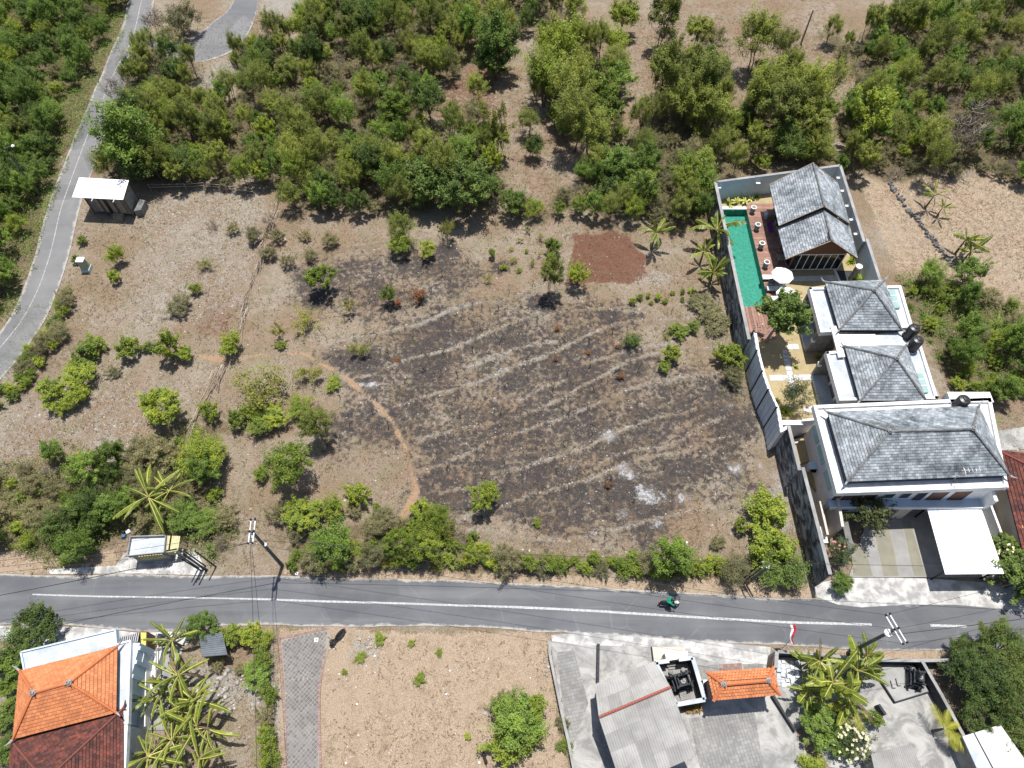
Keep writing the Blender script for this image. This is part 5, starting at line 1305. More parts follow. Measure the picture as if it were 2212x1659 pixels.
flowers(t32, 620, 1420, 44, 46, 1.2, 3.1, 'pink', 'blossom', 'pink blossoms scattered over the oleander bush')
flowers(t32, 2045, 1430, 60, 50, 1.5, 3.3, 'flowery', 'blossom', 'cream blossoms on the frangipani right of the carport')
flowers(zB, 470, 560, 90, 46, 2.5, 4.9, 'flowery', 'blossom', 'white blossoms on the dark frangipani by the pool', sz=.09)
# ---------------------------------------------------------------- orange roofed house (bottom left)
oh = thing('orange_roofed_house', 'pale house with bright orange tiled hip roof at the bottom left', 'house', (-35, 8, 0))
hip_roof(oh, t5, [(172, 822), (1012, 612), (1002, 1178), (118, 1405)], [(603, 925), (292, 1010)], 4.7, 6.8, K['terra'], K['terra_cap'], .31, .27, .03, 'tile', 300, .03, over=.15)
c = Q(t5, 4.1, (185, 660), (1000, 465), (1010, 600), (215, 820))
m = MB(); m.prism(c, 3.8, 4.06); m.build('roof_slab', K['palegrey'], oh)
for a, b_ in ((c[0], c[1]), (c[1], c[2]), (c[3], c[0])): m = MB(); m.wall(a, b_, .12, 3.7, 4.22); m.build('parapet', K['paleblue'], oh)
c2 = Q(t5, 4.1, (1005, 595), (1130, 560), (1105, 1280), (1000, 1280)); m = MB(); m.prism(c2, 3.8, 4.08); m.build('roof_slab', K['palegrey'], oh)
for a, b_ in ((c2[0], c2[1]), (c2[1], c2[2])): m = MB(); m.wall(a, b_, .14, 3.7, 4.2); m.build('parapet', K['white_dirty'], oh)
xe = (c2[1].x + c2[2].x) / 2 - .1
m = MB(); m.box(c[0].x + 2.2, c2[2].y, -.1, xe, c2[1].y - .1, 3.8); m.build('wall', K['paleblue'], oh)
ylo, yhi = c2[2].y, c2[1].y
for k in range(6):
    yy = yhi - .5 - (yhi - ylo - .8) * k / 5; m = MB(); m.box(xe, yy - .14, .3, xe + .13, yy + .14, 3.78); m.build('pilaster', K['paleblue'], oh)
m = MB(); m.box(xe, ylo, 0, xe + .55, yhi, .9); m.build('plinth', K['white_dirty'], oh)
m = MB(); m.box(xe + .02, ylo, -.1, xe + 1.9, yhi + .4, .06); m.build('walkway', K['cement'], oh)
wl = at(*t5(1255, 700), 1.6); m = MB(); m.wall(at(*t5(1262, 640), 1.8), at(*t5(1250, 1300), 1.8), .08, .9, 1.8); m.build('rail_wall', K['white'], oh)
# slab part lower right
m = MB(); m.box(xe - .6, -2, -.1, xe + .6, ylo - .02, 3.4); m.build('lower_wall', K['palegrey'], oh)
c3 = Q(t5, 4.0, (1060, 1285), (1105, 1280), (1085, 1680), (1040, 1680)); m = MB(); m.prism(c3, 3.5, 4.0); m.build('lower_slab', K['white_dirty'], oh)
m = MB(); h0 = at(*t5(1225, 600), 3.3); m.tube([h0, at(*t5(1243, 680), 2.9), at(*t5(1215, 800), 2.4), at(*t5(1155, 872), 3.0)], .035, 6); m.build('hose', K['white'], None, label='white hose drooping on the pale blue side wall', cat='hose')
# brown roof
bh = thing('brown_roofed_house', 'old house with dark reddish brown tiled roof below the orange roof', 'house', (-36, 2, 0))
ze, zr = 4.15, 6.6
NE = at(*t5(1062, 1150), ze); NW = at(*t5(100, 1425), ze); d = (NE - NW); d.z = 0; L = d.length; ux = d.normalized(); uy = Vector((ux.y, -ux.x, 0)); Wd = 7.4
SE = NE + uy * Wd; SW = NW + uy * Wd; RE = NE - ux * Wd / 2 + uy * Wd / 2; RE.z = zr; RW = NW + ux * Wd / 2 + uy * Wd / 2; RW.z = zr
b = MB(); fs = [[NE, NW, RW, RE], [SE, NE, RE], [NW, SW, RW], [SW, SE, RE, RW]]
for f in fs: b.poly(f)
b.poly([p - Vector((0, 0, .12)) for p in (NW, NE, SE, SW)])
for p, q_ in ((NW, NE), (NE, SE), (SE, SW), (SW, NW)): b.poly([p, p - Vector((0, 0, .12)), q_ - Vector((0, 0, .12)), q_])
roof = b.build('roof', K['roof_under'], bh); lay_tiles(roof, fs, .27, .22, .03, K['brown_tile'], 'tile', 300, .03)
for p, q_ in ((NE, RE), (NW, RW), (RW, RE), (SE, RE), (SW, RW)): m = MB(); m.tube([p + Vector((0, 0, .06)), q_ + Vector((0, 0, .06))], .10, 6); m.build('ridge_cap', K['brown_cap'], roof)
m = MB(); o = -ux * 0; m.tube([NE, NE + Vector((.15, .25, .15)), NE + Vector((.25, .55, .5))], [.12, .1, .04], 5); m.tube([NE, NE + Vector((.3, .0, .25))], [.1, .04], 5); m.build('corner_ornament', K['brown_cap'], roof)
m = MB(); m.prism([NW + ux * .6 + uy * .6, NE - ux * .6 + uy * .6, SE - ux * .6 - uy * .6, SW + ux * .6 - uy * .6], -.1, ze - .12); m.build('wall', K['cream'], bh)
# gate, yellow panel, concrete box, bamboo pole
g0 = at(*t5(1015, 540), 1.6); t = thing('iron_gate', 'black iron slatted gate above the corner of the pale house', 'gate', (g0.x, g0.y, 0)); g1 = at(*t5(1200, 490), 1.6)
for k in range(11):
    p = g0.lerp(g1, k / 10); m = MB(); m.wall(p, p + Vector((.05, -.75, 0)), .09, 1.5, 1.62); m.build('slat', K['metal'], t)
m = MB(); m.wall(g0, g1, .08, 0, 1.5); m.build('frame', K['blackmetal'], t)
g = Q(t5, 1.9, (1210, 475), (1268, 478), (1262, 620), (1215, 610)); t = thing('yellow_gate_house', 'narrow brown framed yellow topped gate post at the pale house', 'gate post', (g[0].x, g[0].y, 0))
m = MB(); m.prism(g, 0, 1.84); m.build('post_body', K['wood'], t); cc = sum(g, Vector()) / 4; m = MB(); m.prism([p.lerp(cc, .18) for p in g], 1.84, 1.9); m.build('top_panel', K['yellow'], t)
g = Q(t5, 1.0, (1395, 480), (1475, 520), (1462, 590), (1350, 570), (1300, 520)); p = at(*t5(1420, 530), .8); t = thing('concrete_box', 'small open concrete box by the banana plants near the road', 'concrete box', (p.x, p.y, 0))
for q_ in ((-.7, -.4, .7, -.28), (-.7, .28, .7, .4), (.58, -.279, .7, .279), (-.7, -.279, -.58, .279)): m = MB(); m.box(p.x + q_[0], p.y + q_[1], -.05, p.x + q_[2], p.y + q_[3], .9); m.build('side', K['palegrey'], t)
m = MB(); m.box(p.x + .2, p.y - .42, .9, p.x + .72, p.y + .42, .98); m.build('lid', K['white_dirty'], t)
m = MB(); m.tube([at(*t5(1352, 500), 1.6), at(*t5(1350, 700), 1.5), at(*t5(1346, 920), 1.4)], .05, 6); m.build('bamboo_pole', K['palewood'], None, label='long pale bamboo pole lying beside the pale house walkway', cat='pole')
# small corrugated shed
def corrugated(name, quad, pitch, amp, mat, parent, label=None):
    A_, B_, C_, D_ = quad; L = (B_ - A_).length; n = int(L / pitch * 4); vs = []
    for k in range(n + 1):
        t = k / n; z = Vector((0, 0, amp * math.sin(2 * math.pi * t * L / pitch)))
        a = A_.lerp(B_, t) + z; d = D_.lerp(C_, t) + z; vs += [a, d, a - Vector((0, 0, .03)), d - Vector((0, 0, .03))]
    fs = []
    for k in range(n):
        i = k * 4; j = i + 4; fs += [(i, i + 1, j + 1, j), (i + 2, j + 2, j + 3, i + 3), (i, j, j + 2, i + 2), (i + 1, i + 3, j + 3, j + 1)]
    m = MB(); m.add(vs, fs, .5); return m.build(name, mat, parent, label=label)
q_ = Q(t5, 1.9, (1722, 520), (1745, 700), (1965, 682), (1920, 488)); t = thing('small_shed', 'small dark grey corrugated shed among the shrubs below the road', 'shed', (q_[0].x, q_[1].y, 0))
corrugated('roof_sheet', q_, .165, .035, K['corrd'], t)
cc = sum(q_, Vector()) / 4
for p in q_: p = p.lerp(cc, .1); m = MB(); m.box(p.x - .05, p.y - .05, -.1, p.x + .05, p.y + .05, 1.85); m.build('post', K['palewood'], t)
m = MB(); p = cc; m.box(p.x - .5, p.y - .5, -.05, p.x + .5, p.y + .5, .8); m.build('crate', K['wood'], t)

# ---------------------------------------------------------------- paved lane
LZ = .02
lane = Q(t6, LZ, (205, 545), (640, 450), (650, 560), (590, 780), (560, 930), (545, 1200), (560, 1720), (262, 1720), (250, 1300), (232, 900))
m = MB(); m.prism(lane, -.06, .004); lane_b = m.build('lane', K['sandjoint'], None, label='paved side lane of grey diamond pavers leading down from the road', kind='structure')
for fc in (Q(t6, .0, (222, 560), (600, 470), (610, 640), (560, 860), (240, 880)), Q(t6, .0, (241, 881), (559, 861), (538, 1000), (524, 1250), (527, 1720), (272, 1720), (264, 1300))):
    pass
face1 = Q(t6, .0, (225, 560), (618, 465), (560, 870), (250, 900)); face2 = Q(t6, .0, (250, 903), (560, 873), (530, 1720), (272, 1720))
def lay_flat(parent, faces, tw, dep, mat, piece, limit, rot, gap, lift=.005, jitter=.004, stagger=False, th=None, clear=None):
    whole = []; part = []
    for f in faces: w, p, sz = tile_field(f, tw, th or tw, dep, lift=lift, jitter=jitter, gap=gap, stagger=stagger, rot=rot); whole += w; part += p
    me = tile_mesh(piece, sz, mat); whole.sort(key=lambda M: (M.translation - CAMV).length)
    if clear: whole = [M for M in whole if not clear(M.translation)]
    for M in whole[:limit]: inst(piece, me, parent, M)
    b = MB(); base = [tuple(v.co) for v in me.vertices]; fs = [tuple(p.vertices) for p in me.polygons]
    for M in whole[limit:]: b.add([M @ Vector(v) for v in base], fs)
    for top, bot in part: n = len(top); b.add(top + bot, [tuple(range(n))] + [(i, i + n, (i + 1) % n + n, (i + 1) % n) for i in range(n)])
    if b.f: b.build(piece + 's', mat, parent, kind='stuff')
lay_flat(lane_b, [face1, face2], .26, .03, K['paver'], 'paver', 300, math.pi / 4, .05)
for l in (((205, 548), (232, 900), (252, 1300), (262, 1720)), ((600, 640), (562, 860), (548, 1000), (546, 1250), (560, 1720)), ((215, 540), (420, 495), (640, 448))):
    pts = Q(t6, .02, *l); k = 0; tot = sum((pts[i + 1] - pts[i]).length for i in range(len(pts) - 1)); dd = 0
    b = MB()
    while dd < tot - .2:
        r_ = dd
        for i in range(len(pts) - 1):
            s_ = (pts[i + 1] - pts[i]).length
            if r_ <= s_: p = pts[i].lerp(pts[i + 1], r_ / s_); d = (pts[i + 1] - pts[i]).normalized(); break
            r_ -= s_
        b = MB(); b.obox(p, (d.x, d.y, 0), (-d.y, d.x, 0), .095, .09, -.02, .045); b.build('border_paver', K['redpaver'], lane_b); dd += .21
p = at(*t6(521, 553), .05); m = MB()
for q_ in ((-.17, -.17, .17, -.07), (-.17, .07, .17, .17), (-.17, -.069, -.07, .069), (.07, -.069, .17, .069)): m.box(p.x + q_[0], p.y + q_[1], .035, p.x + q_[2], p.y + q_[3], .075)
m.build('drain_frame', K['white'], None, label='small white square drain frame in the paved lane', cat='drain')
p = at(*t12(352, 1637), .03); m = MB()
for q_ in ((-.14, -.14, .14, -.06), (-.14, .06, .14, .14), (-.14, -.059, -.06, .059), (.06, -.059, .14, .059)): m.box(p.x + q_[0], p.y + q_[1], .0, p.x + q_[2], p.y + q_[3], .06)
m.build('drain_frame', K['white_dirty'], None, label='small white square frame at the upper road edge', cat='drain')

# ---------------------------------------------------------------- courtyard (bottom right)
CZ = .03
court = Q(t7, CZ, (325, 560), (560, 590), (745, 600), (1200, 610), (1590, 700), (1800, 760), (2200, 760), (2212, 960), (2256, 1040), (2452, 1345), (2640, 1720), (540, 1720))
m = MB(); m.prism(court, -.08, CZ); cy = m.build('courtyard', K['conc'], None, label='grey patched cement and paver courtyard at the bottom right', kind='structure')
m = MB(); m.prism(Q(t8, CZ - .004, (-5, 960), (60, 1030), (240, 1340), (360, 1250), (520, 1650), (900, 1700), (1750, 1700), (1400, 1000), (1300, 750), (860, 740), (0, 700)), -.08, CZ - .004); m.build('courtyard', K['conc'], None, label='pale cement yard around the second shrine at the bottom right', kind='structure')
lay_flat(cy, [Q(t7, CZ, (385, 660), (715, 620), (715, 950), (660, 1100), (830, 1720), (570, 1720), (440, 1100))], .27, .03, K['courtpaver'], 'paver', 200, 0.09, .012, th=.27)
lay_flat(cy, [Q(t7, CZ, (1530, 1230), (2100, 1180), (2180, 1720), (1640, 1720))], .27, .03, K['courtpaver'], 'paver', 100, 0.12, .012, th=.27)
lay_flat(cy, [Q(t7, CZ, (1790, 765), (1985, 752), (1990, 815), (1790, 825))], .3, .03, K['redpaver'], 'red_paver', 100, 0.05, .02)
lay_flat(cy, [Q(t7, CZ, (1600, 770), (1785, 765), (1780, 880), (1660, 900)), Q(t7, CZ, (1990, 760), (2180, 770), (2180, 800), (1992, 810))], .42, .03, K['courtpaver'], 'paver', 40, 0.05, .025)
sl = Q(t7, CZ + .02, (1205, 612), (1495, 618), (1500, 745), (1225, 735)); m = MB(); m.prism(sl, 0, CZ + .03); m.build('slab', K['cream'], cy)
def low_wall(label, pts, th, h, mat, cap=None, cat='wall'):
    t = thing('boundary_wall', label, cat, (pts[0][0], pts[0][1], 0))
    for i in range(len(pts) - 1):
        m = MB(); m.wall(pts[i], pts[i + 1], th, -.1, h); m.build('wall_run', mat, t)
        if cap: m = MB(); m.wall(pts[i], pts[i + 1], th + .06, h + .001, h + .07); m.build('coping', cap, t)
    return t
low_wall('long black faced boundary wall left of the courtyard', Q(t7, .7, (325, 560), (325, 670), (385, 960), (430, 1180), (490, 1440), (540, 1700)), .16, .65, K['darkstone'], K['cement'])
low_wall('short black wall dividing the paved courtyard', Q(t7, .7, (748, 585), (742, 930)), .22, .7, K['darkstone'])
low_wall('thin black kerb left of the white topped stand', Q(t7, .3, (1207, 612), (1222, 735)), .10, .3, K['darkstone'])
# grey roofed building
gb = thing('grey_roofed_building', 'long building with grey corrugated roof and red ridge', 'building', (at(*t7(1100, 1300)).x, at(*t7(1100, 1300)).y, 0))
r0, r1 = Q(t7, 4.0, (750, 1220), (1370, 960)); u0, u1 = Q(t7, 3.1, (715, 935), (1225, 737)); uk = at(*t7(706, 1120), 3.6)
def sheets(a, b_, c_, d_, nu, nv):
    for i in range(nu):
        for j in range(nv):
            f = lambda s_, t_: a.lerp(b_, s_).lerp(d_.lerp(c_, s_), t_)
            z = Vector((0, 0, .012 * (i % 2) - .012 * j)); s0_, s1_ = i / nu, (i + 1.02) / nu; t0_, t1_ = j / nv, min(1.0, (j + 1.03) / nv)
            o = corrugated('roof_sheet', [f(s0_, t0_) + z, f(s1_, t0_) + z, f(s1_, t1_) + z, f(s0_, t1_) + z], .2, .034, K['corr'], gb)
            o.data.attributes['rnd'].data.foreach_set('value', [rng.random()] * len(o.data.polygons))
sheets(u0, u1, r1, r0, 6, 2)
dvec = (at(*t7(1575, 1530), 2.9) - r1); e1 = r1 + dvec * 1.05; e0 = r0 + dvec * 1.05
sheets(r0 - Vector((0, 0, .03)), r1 - Vector((0, 0, .03)), e1, e0, 6, 4)
dr_ = (r1 - r0).normalized(); n = 22
for k in range(n):
    p = r0.lerp(r1, k / n); q_ = r0.lerp(r1, (k + .93) / n); m = MB(); m.tube([p + Vector((0, 0, .05)), q_ + Vector((0, 0, .07))], .11, 6); m.build('ridge_tile', K['redcap'], gb)
w0 = [u0.lerp(u1, .06) + (r0 - u0).normalized() * .4, u0.lerp(u1, .95) + (r1 - u1).normalized() * .4, e1 - dvec.normalized() * .3 - dr_ * .4, e0 - dvec.normalized() * .3 + dr_ * .4]
m = MB(); m.prism(w0, -.05, 2.85); m.build('wall', K['cement'], gb)
# shrine enclosure
S = Q(t7, 1.7, (1243, 748), (1562, 705), (1668, 1068), (1418, 1112))
enc = thing('shrine_enclosure', 'grey square walled shrine court beside the corrugated roof', 'shrine wall', (S[0].x, S[2].y, 0))
g0 = S[0].lerp(S[1], .36); g1 = S[0].lerp(S[1], .62)
for a, b_ in ((S[0], g0), (g1, S[1]), (S[1], S[2]), (S[2], S[3]), (S[3], S[0])): m = MB(); m.wall(a, b_, .24, 0, 1.6); m.build('wall_run', K['darkstone'], enc); m = MB(); m.wall(a, b_, .34, 1.6, 1.7); m.build('coping', K['palegrey'], enc)
m = MB(); m.wall(g0, g1, .5, .02, .5); m.wall(g0.lerp(g1, .15), g1.lerp(g0, .15), .9, .02, .25); m.build('gate_steps', K['cement'], enc)
for k in range(7):
    p = g0.lerp(g1, (k + .5) / 7); m = MB(); m.box(p.x - .02, p.y - .03, .5, p.x + .02, p.y + .03, 1.35); m.build('gate_bar', K['blackmetal'], enc)
m = MB(); m.prism([p.lerp(sum(S, Vector()) / 4, .05) for p in S], .0, .10); m.build('floor', K['courtpaver'], enc)
def shrine(p, rz, label, s=1.0):
    t = thing('stone_shrine', label, 'shrine', (p.x, p.y, .1)); M = Matrix.Translation((p.x, p.y, .1)) @ Matrix.Rotation(rz, 4, 'Z') @ Matrix.Scale(s, 4)
    lv = [(.95, .75, 0, .35), (.80, .62, .35, .7), (.66, .5, .7, 1.1), (.78, .6, 1.1, 1.25), (.55, .42, 1.25, 1.7), (.62, .5, 1.7, 1.85)]
    for i, (a, b_, z0, z1) in enumerate(lv):
        m = MB(); m.box(-a, -b_, z0, a, b_, z1 - .003)
        for sx_ in (-1, 1):
            for sy_ in (-1, 1): m.box(sx_ * a - .09, sy_ * b_ - .09, z1 - .12, sx_ * a + .09, sy_ * b_ + .09, z1 + .12)
        inst('tier', m.mesh('tier', K['darkstone']), t, M)
    m = MB(); m.box(-.45, .25, 1.85, .45, .4, 2.6); m.box(-.5, -.3, 1.85, -.4, .25, 2.3); m.box(.4, -.3, 1.85, .5, .25, 2.3); m.box(-.25, .24, 2.6, .25, .42, 2.85); m.lathe((0, .33, 2.85), [(.12, 0), (.16, .1), (.05, .3), (.01, .45)], 6); inst('throne', m.mesh('throne', K['darkstone']), t, M)
    m = MB()
    for k in range(6): m.box(-.3, -.78 - .12 * k, 0, .3, -.66 - .12 * k, .5 - .08 * k)
    inst('steps', m.mesh('steps', K['cement']), t, M)
    for sx_ in (-1, 1):
        m = MB(); m.tube([(sx_ * .9, -.5, 0), (sx_ * .95, -.5, .6), (sx_ * .85, -.35, 1.0), (sx_ * 1.0, -.2, 1.35)], [.16, .12, .14, .03], 6); m.tube([(sx_ * .9, .5, .2), (sx_ * 1.05, .55, .9), (sx_ * .95, .4, 1.5)], [.14, .12, .03], 6); inst('guardian_carving', m.mesh('carving', K['darkstone']), t, M)
    m = MB(); m.lathe((0, -.1, 1.86), [(.2, 0), (.24, .1), (.12, .16), (.05, .3)], 8); inst('offering_urn', m.mesh('urn', K['ornament']), t, M)
    return t
cc = sum(S, Vector()) / 4; shrine(Vector((cc.x + .0, cc.y + .05, .1)), .25, 'dark stone shrine inside the grey walled shrine court', .95)
for k, (x, y_) in enumerate(((1375, 830), (1480, 810), (1515, 960))):
    p = at(*t7(x, y_), .5); m = MB(); m.lathe((p.x, p.y, .1), [(.16, 0), (.12, .25), (.18, .4), (.06, .5)], 10); m.build('stone_urn', K['cement'], None, label=('pale stone urn left of the shrine stairs', 'pale stone urn right of the shrine stairs', 'grey stone urn in front of the shrine')[k], cat='urn')
p = Q(t7, 1.5, (1322, 665), (1515, 650), (1525, 705), (1335, 735)); t = thing('white_topped_stand', 'white flat topped stand against the shrine court wall', 'stand', (p[0].x, p[0].y, 0)); m = MB(); m.prism(p, 1.42, 1.5); m.build('top', K['white'], t)
cc = sum(p, Vector()) / 4; m = MB(); m.prism([x.lerp(cc, .07) for x in p], .05, 1.42); m.build('cabinet', K['cement'], t); m = MB(); a = p[0].lerp(cc, .1); b_ = p[3].lerp(cc, .1); m.wall(a - Vector((.12, 0, 0)), b_ - Vector((.12, 0, 0)), .04, .3, 1.3); m.build('dark_side', K['blackmetal'], t)
# orange gate roof
og = thing('orange_gate_house', 'entrance gate with small bright orange tiled roof', 'gate', (at(*zG(1400, 700)).x, at(*zG(1400, 700)).y, 0))
gg, groof = hip_roof(og, zG, [(870, 550), (1822, 485), (1912, 862), (962, 947)], [(1100, 720), (1745, 665)], 3.3, 3.95, K['terra'], K['terra_cap'], .25, .25, .035, 'tile', 200, .03, curve=True, over=.2, tips=False)
for f in (.06, .94):
    a = gg[3].lerp(gg[2], f); b_ = gg[0].lerp(gg[1], f); p = a.lerp(b_, .5); m = MB(); m.box(p.x - .22, p.y - .6, 0, p.x + .22, p.y + .6, 3.2); m.build('pillar', K['redpaver'] if f < .5 else K['darkstone'], og)
    m = MB(); m.box(p.x - .3, p.y - .68, 0, p.x + .3, p.y + .68, .4); m.build('pillar_base', K['cement'], og)
p = gg[3].lerp(gg[2], .5).lerp(gg[0].lerp(gg[1], .5), .5); m = MB(); m.box(p.x - 2.1, p.y - .12, 2.9, p.x + 2.1, p.y + .12, 3.2); m.build('lintel', K['wood'], og)
p = at(*zG(845, 720), .8); m = MB(); t = thing('white_box', 'small white box left of the orange gate roof', 'box', (p.x, p.y, 0)); m.box(p.x - .2, p.y - .35, .05, p.x + .2, p.y + .35, .9); m.build('box_body', K['white'], t, bevel=.02); m = MB(); m.box(p.x - .16, p.y - .5, 0, p.x + .4, p.y - .36, .6); m.build('dark_base', K['blackmetal'], t)
wa, wb = Q(zG, 2.0, (1880, 240), (1865, 480)); low_wall('grey wall with red door panel above the orange roof', [wa, wb], .3, 2.0, K['cement']); m = MB(); m.wall(wa + Vector((-.19, -.2, 0)), wb + Vector((-.19, .2, 0)), .05, .2, 1.75); m.build('door_panel', K['wood'], None, label='dark red panel on the grey wall above the orange roof', cat='door panel')
# base wall along the road + walls to the right
low_wall('long dark boundary wall below the road verge at right', Q(t8, 1.3, (85, 655), (340, 668), (860, 725), (1320, 732), (1660, 728)), .2, 1.3, K['darkstone'], K['cement'])
low_wall('dark slanting boundary wall between second shrine and dense trees', Q(t8, 1.4, (1330, 735), (1500, 1030), (1700, 1400)), .2, 1.4, K['darkstone'], K['cement'])
low_wall('black edged wall right of the orange gate courtyard', Q(t8, .5, (40, 1030), (240, 1340)), .16, .5, K['darkstone'])
low_wall('short dark wall beside the big banana clump', Q(t8, .8, (960, 1110), (1020, 1200)), .2, .8, K['darkstone'])
# white blocks
sb = thing('paving_blocks', 'pile of square pale cement blocks beside the orange gate', 'paving blocks', tuple(at(*t8(150, 820), 0)))
for i in range(5):
    for j in range(6):
        p = at(*t8(95 + i * 40 + rng.uniform(-8, 8), 735 + j * 40 + rng.uniform(-8, 8) + i * 3), .15)
        if rng.random() < .12: continue
        a = rng.uniform(-.15, .15); h = rng.choice((.1, .1, .13, .22)); m = MB(); m.obox(p, (math.cos(a), math.sin(a), 0), (-math.sin(a), math.cos(a), 0), .17, .17, .0, h); m.build('block', K['palegrey'] if rng.random() < .7 else K['white_dirty'], sb)
# second shrine platform
pl = Q(t8, .35, (905, 790), (1268, 782), (1392, 1000), (1100, 1090)); t = thing('shrine_platform', 'low grey platform carrying the second dark shrine', 'platform', (pl[0].x, pl[0].y, 0)); m = MB(); m.prism(pl, 0, .33); m.build('platform_top', K['cement'], t); m = MB(); m.wall(pl[0], pl[3], .08, 0, .345); m.wall(pl[3], pl[2], .08, 0, .345); m.build('dark_edge', K['darkstone'], t)
p = at(*t8(1290, 880), 1.2); shrine(Vector((p.x, p.y, .3)), 1.3, 'dark stone shrine on the low grey platform', .8)
for k, (x, y_) in enumerate(((1085, 935), (1130, 915))): p = at(*t8(x, y_), .5); m = MB(); m.box(p.x - .16, p.y - .28, .33, p.x + .16, p.y + .28, .55); m.build('stone_block', K['cement'], None, label=('left', 'right')[k] + ' small stone block on the low shrine platform', cat='block')
# right low roofs
q_ = Q(t8, 2.2, (890, 1540), (1240, 1450), (1340, 1700), (930, 1720)); t = thing('small_roofed_shed', 'small shed with pale corrugated roof at the bottom right', 'shed', (q_[0].x, q_[0].y, 0)); corrugated('roof_sheet', q_, .16, .03, K['corr'], t); m = MB(); m.prism([x.lerp(sum(q_, Vector()) / 4, .1) for x in q_], 0, 2.1); m.build('wall', K['cement'], t)
q_ = Q(t8, 2.6, (1690, 1385), (2008, 1285), (2300, 1700), (1860, 1760)); t = thing('pale_roofed_building', 'building with pale sheet roof in the bottom right corner', 'building', (q_[0].x, q_[0].y, 0))
s0 = q_[0].lerp(q_[1], .3); s1 = q_[3].lerp(q_[2], .3)
corrugated('roof_sheet', [s0, q_[1], q_[2], s1], .22, .02, K['corrw'], t); m = MB(); m.prism([q_[0], s0, s1, q_[3]], 2.35, 2.45); m.build('side_slab', K['palegrey'], t); m = MB(); m.prism([x.lerp(sum(q_, Vector()) / 4, .06) for x in q_], 0, 2.35); m.build('wall', K['cement'], t)
# right brown house
rh = thing('neighbour_house', 'neighbouring house with old brown tiled roof at the right edge', 'house', (44, 29, 0))
ze, zr = 3.2, 5.4
NWr = at(*t32(1980, 575), ze); SWr = at(*t32(2195, 1420), ze); d = (NWr - SWr); d.z = 0; Ls = d.length; uy = d.normalized(); ux = Vector((uy.y, -uy.x, 0))
NEr = NWr + ux * 8; SEr = SWr + ux * 8; RS = SWr + ux * 4 + uy * 4; RN = NWr + ux * 4 - uy * 4; RS.z = RN.z = zr
b = MB(); fs = [[SWr, SEr, RS], [NWr, SWr, RS, RN], [NEr, NWr, RN], [SEr, NEr, RN, RS]]
for f in fs: b.poly(f)
for p, q_ in ((NWr, NEr), (NEr, SEr), (SEr, SWr), (SWr, NWr)): b.poly([p, p - Vector((0, 0, .12)), q_ - Vector((0, 0, .12)), q_])
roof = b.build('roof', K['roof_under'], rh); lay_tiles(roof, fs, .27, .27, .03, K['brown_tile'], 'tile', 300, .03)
for p, q_ in ((NWr, RN), (SWr, RS), (RN, RS)): m = MB(); m.tube([p + Vector((0, 0, .06)), q_ + Vector((0, 0, .06))], .10, 6); m.build('ridge_cap', simple('red_ridge', (.30, .07, .06), (.2, .06, .05), 2), roof)
for k in range(9): 
    f = rng.random(); g_ = rng.random() * .8; p = SWr.lerp(NWr, .15 + .55 * f).lerp(RS.lerp(RN, f), g_ * .8) + Vector((0, 0, .07)); m = MB(); n_ = (fs[1][0] - fs[1][1]).cross(fs[1][2] - fs[1][1]).normalized(); n_ = n_ if n_.z > 0 else -n_; U = uy; V2 = n_.cross(U); m.add([p, p + U * .26, p + U * .26 + V2 * .26, p + V2 * .26], [(0, 1, 2, 3)]); m.build('new_tile', K['terra'] if k % 2 else K['redcap'], roof, label='bright red replacement tile')
m = MB(); m.prism([SWr + ux * .5 + uy * .5, SEr + uy * .5, NEr - uy * .5, NWr + ux * .5 - uy * .5], -.1, ze - .12); m.build('wall', K['cream'], rh)
m = MB(); m.prism(Q(t32, .02, (1900, 420), (2212, 370), (2300, 500), (2300, 560), (1980, 575)), -.1, .02); m.build('yard_paving', K['conc'], None, label='grey paved path behind the neighbouring house', kind='structure')
m = MB(); m.prism(Q(t32, .015, (1930, 900), (2050, 1100), (2200, 1430), (2212, 1700), (2080, 1700), (2040, 1330)), -.1, .015); m.build('yard_paving', K['cement'], None, label='grey cement strip beside the neighbouring brown roof', kind='structure')

# ---------------------------------------------------------------- kiosk left of the pole
k0 = Q(lambda x, y: (246.85 + x * .0992, 1069.7 + y * .0992), 2.3, (350, 900), (1120, 875), (1080, 1240), (280, 1320))
ks = thing('flat_roofed_kiosk', 'grey flat roofed kiosk with yellow front boards beside the road', 'kiosk', (k0[3].x, k0[3].y, 0))
cx_ = sum(k0, Vector()) / 4
m = MB(); m.prism(k0, 1.9, 2.0); m.build('roof_slab', K['palegrey'], ks)
for i in range(4): m = MB(); m.wall(k0[i], k0[(i + 1) % 4], .07, 1.85, 2.35); m.build('parapet', K['cement'], ks)
m = MB(); m.prism([p.lerp(cx_, .1) for p in k0], 0, 1.9); m.build('wall', K['cement'], ks)
for i in range(9):
    a = k0[3].lerp(k0[2], .3 + i * .075); m = MB(); m.wall(a + Vector((0, -.12, 0)), a + Vector((.16, -.12, 0)), .05, 1.2, 2.2); m.build('front_board', K['ypale'] if i % 3 else K['yellow'], ks)
for i, (x, y_) in enumerate(((500, 1040), (640, 1045), (750, 1040), (590, 1110), (690, 1105), (810, 1100), (550, 1190), (680, 1190), (790, 1175))):
    p = at(246.85 + x * .0992, 1069.7 + y_ * .0992, 2.03); m = MB(); m.box(p.x - .035, p.y - .1, 2.0, p.x + .035, p.y + .1, 2.06); m.build('block', K['white'], ks)
k1 = Q(lambda x, y: (246.85 + x * .0992, 1069.7 + y * .0992), 2.0, (1150, 880), (1440, 890), (1400, 1150), (1100, 1200))
t = thing('yellow_kiosk_roof', 'pale yellow board roof beside the grey flat kiosk', 'kiosk roof', (k1[3].x, k1[3].y, 0)); cx_ = sum(k1, Vector()) / 4
n = 8
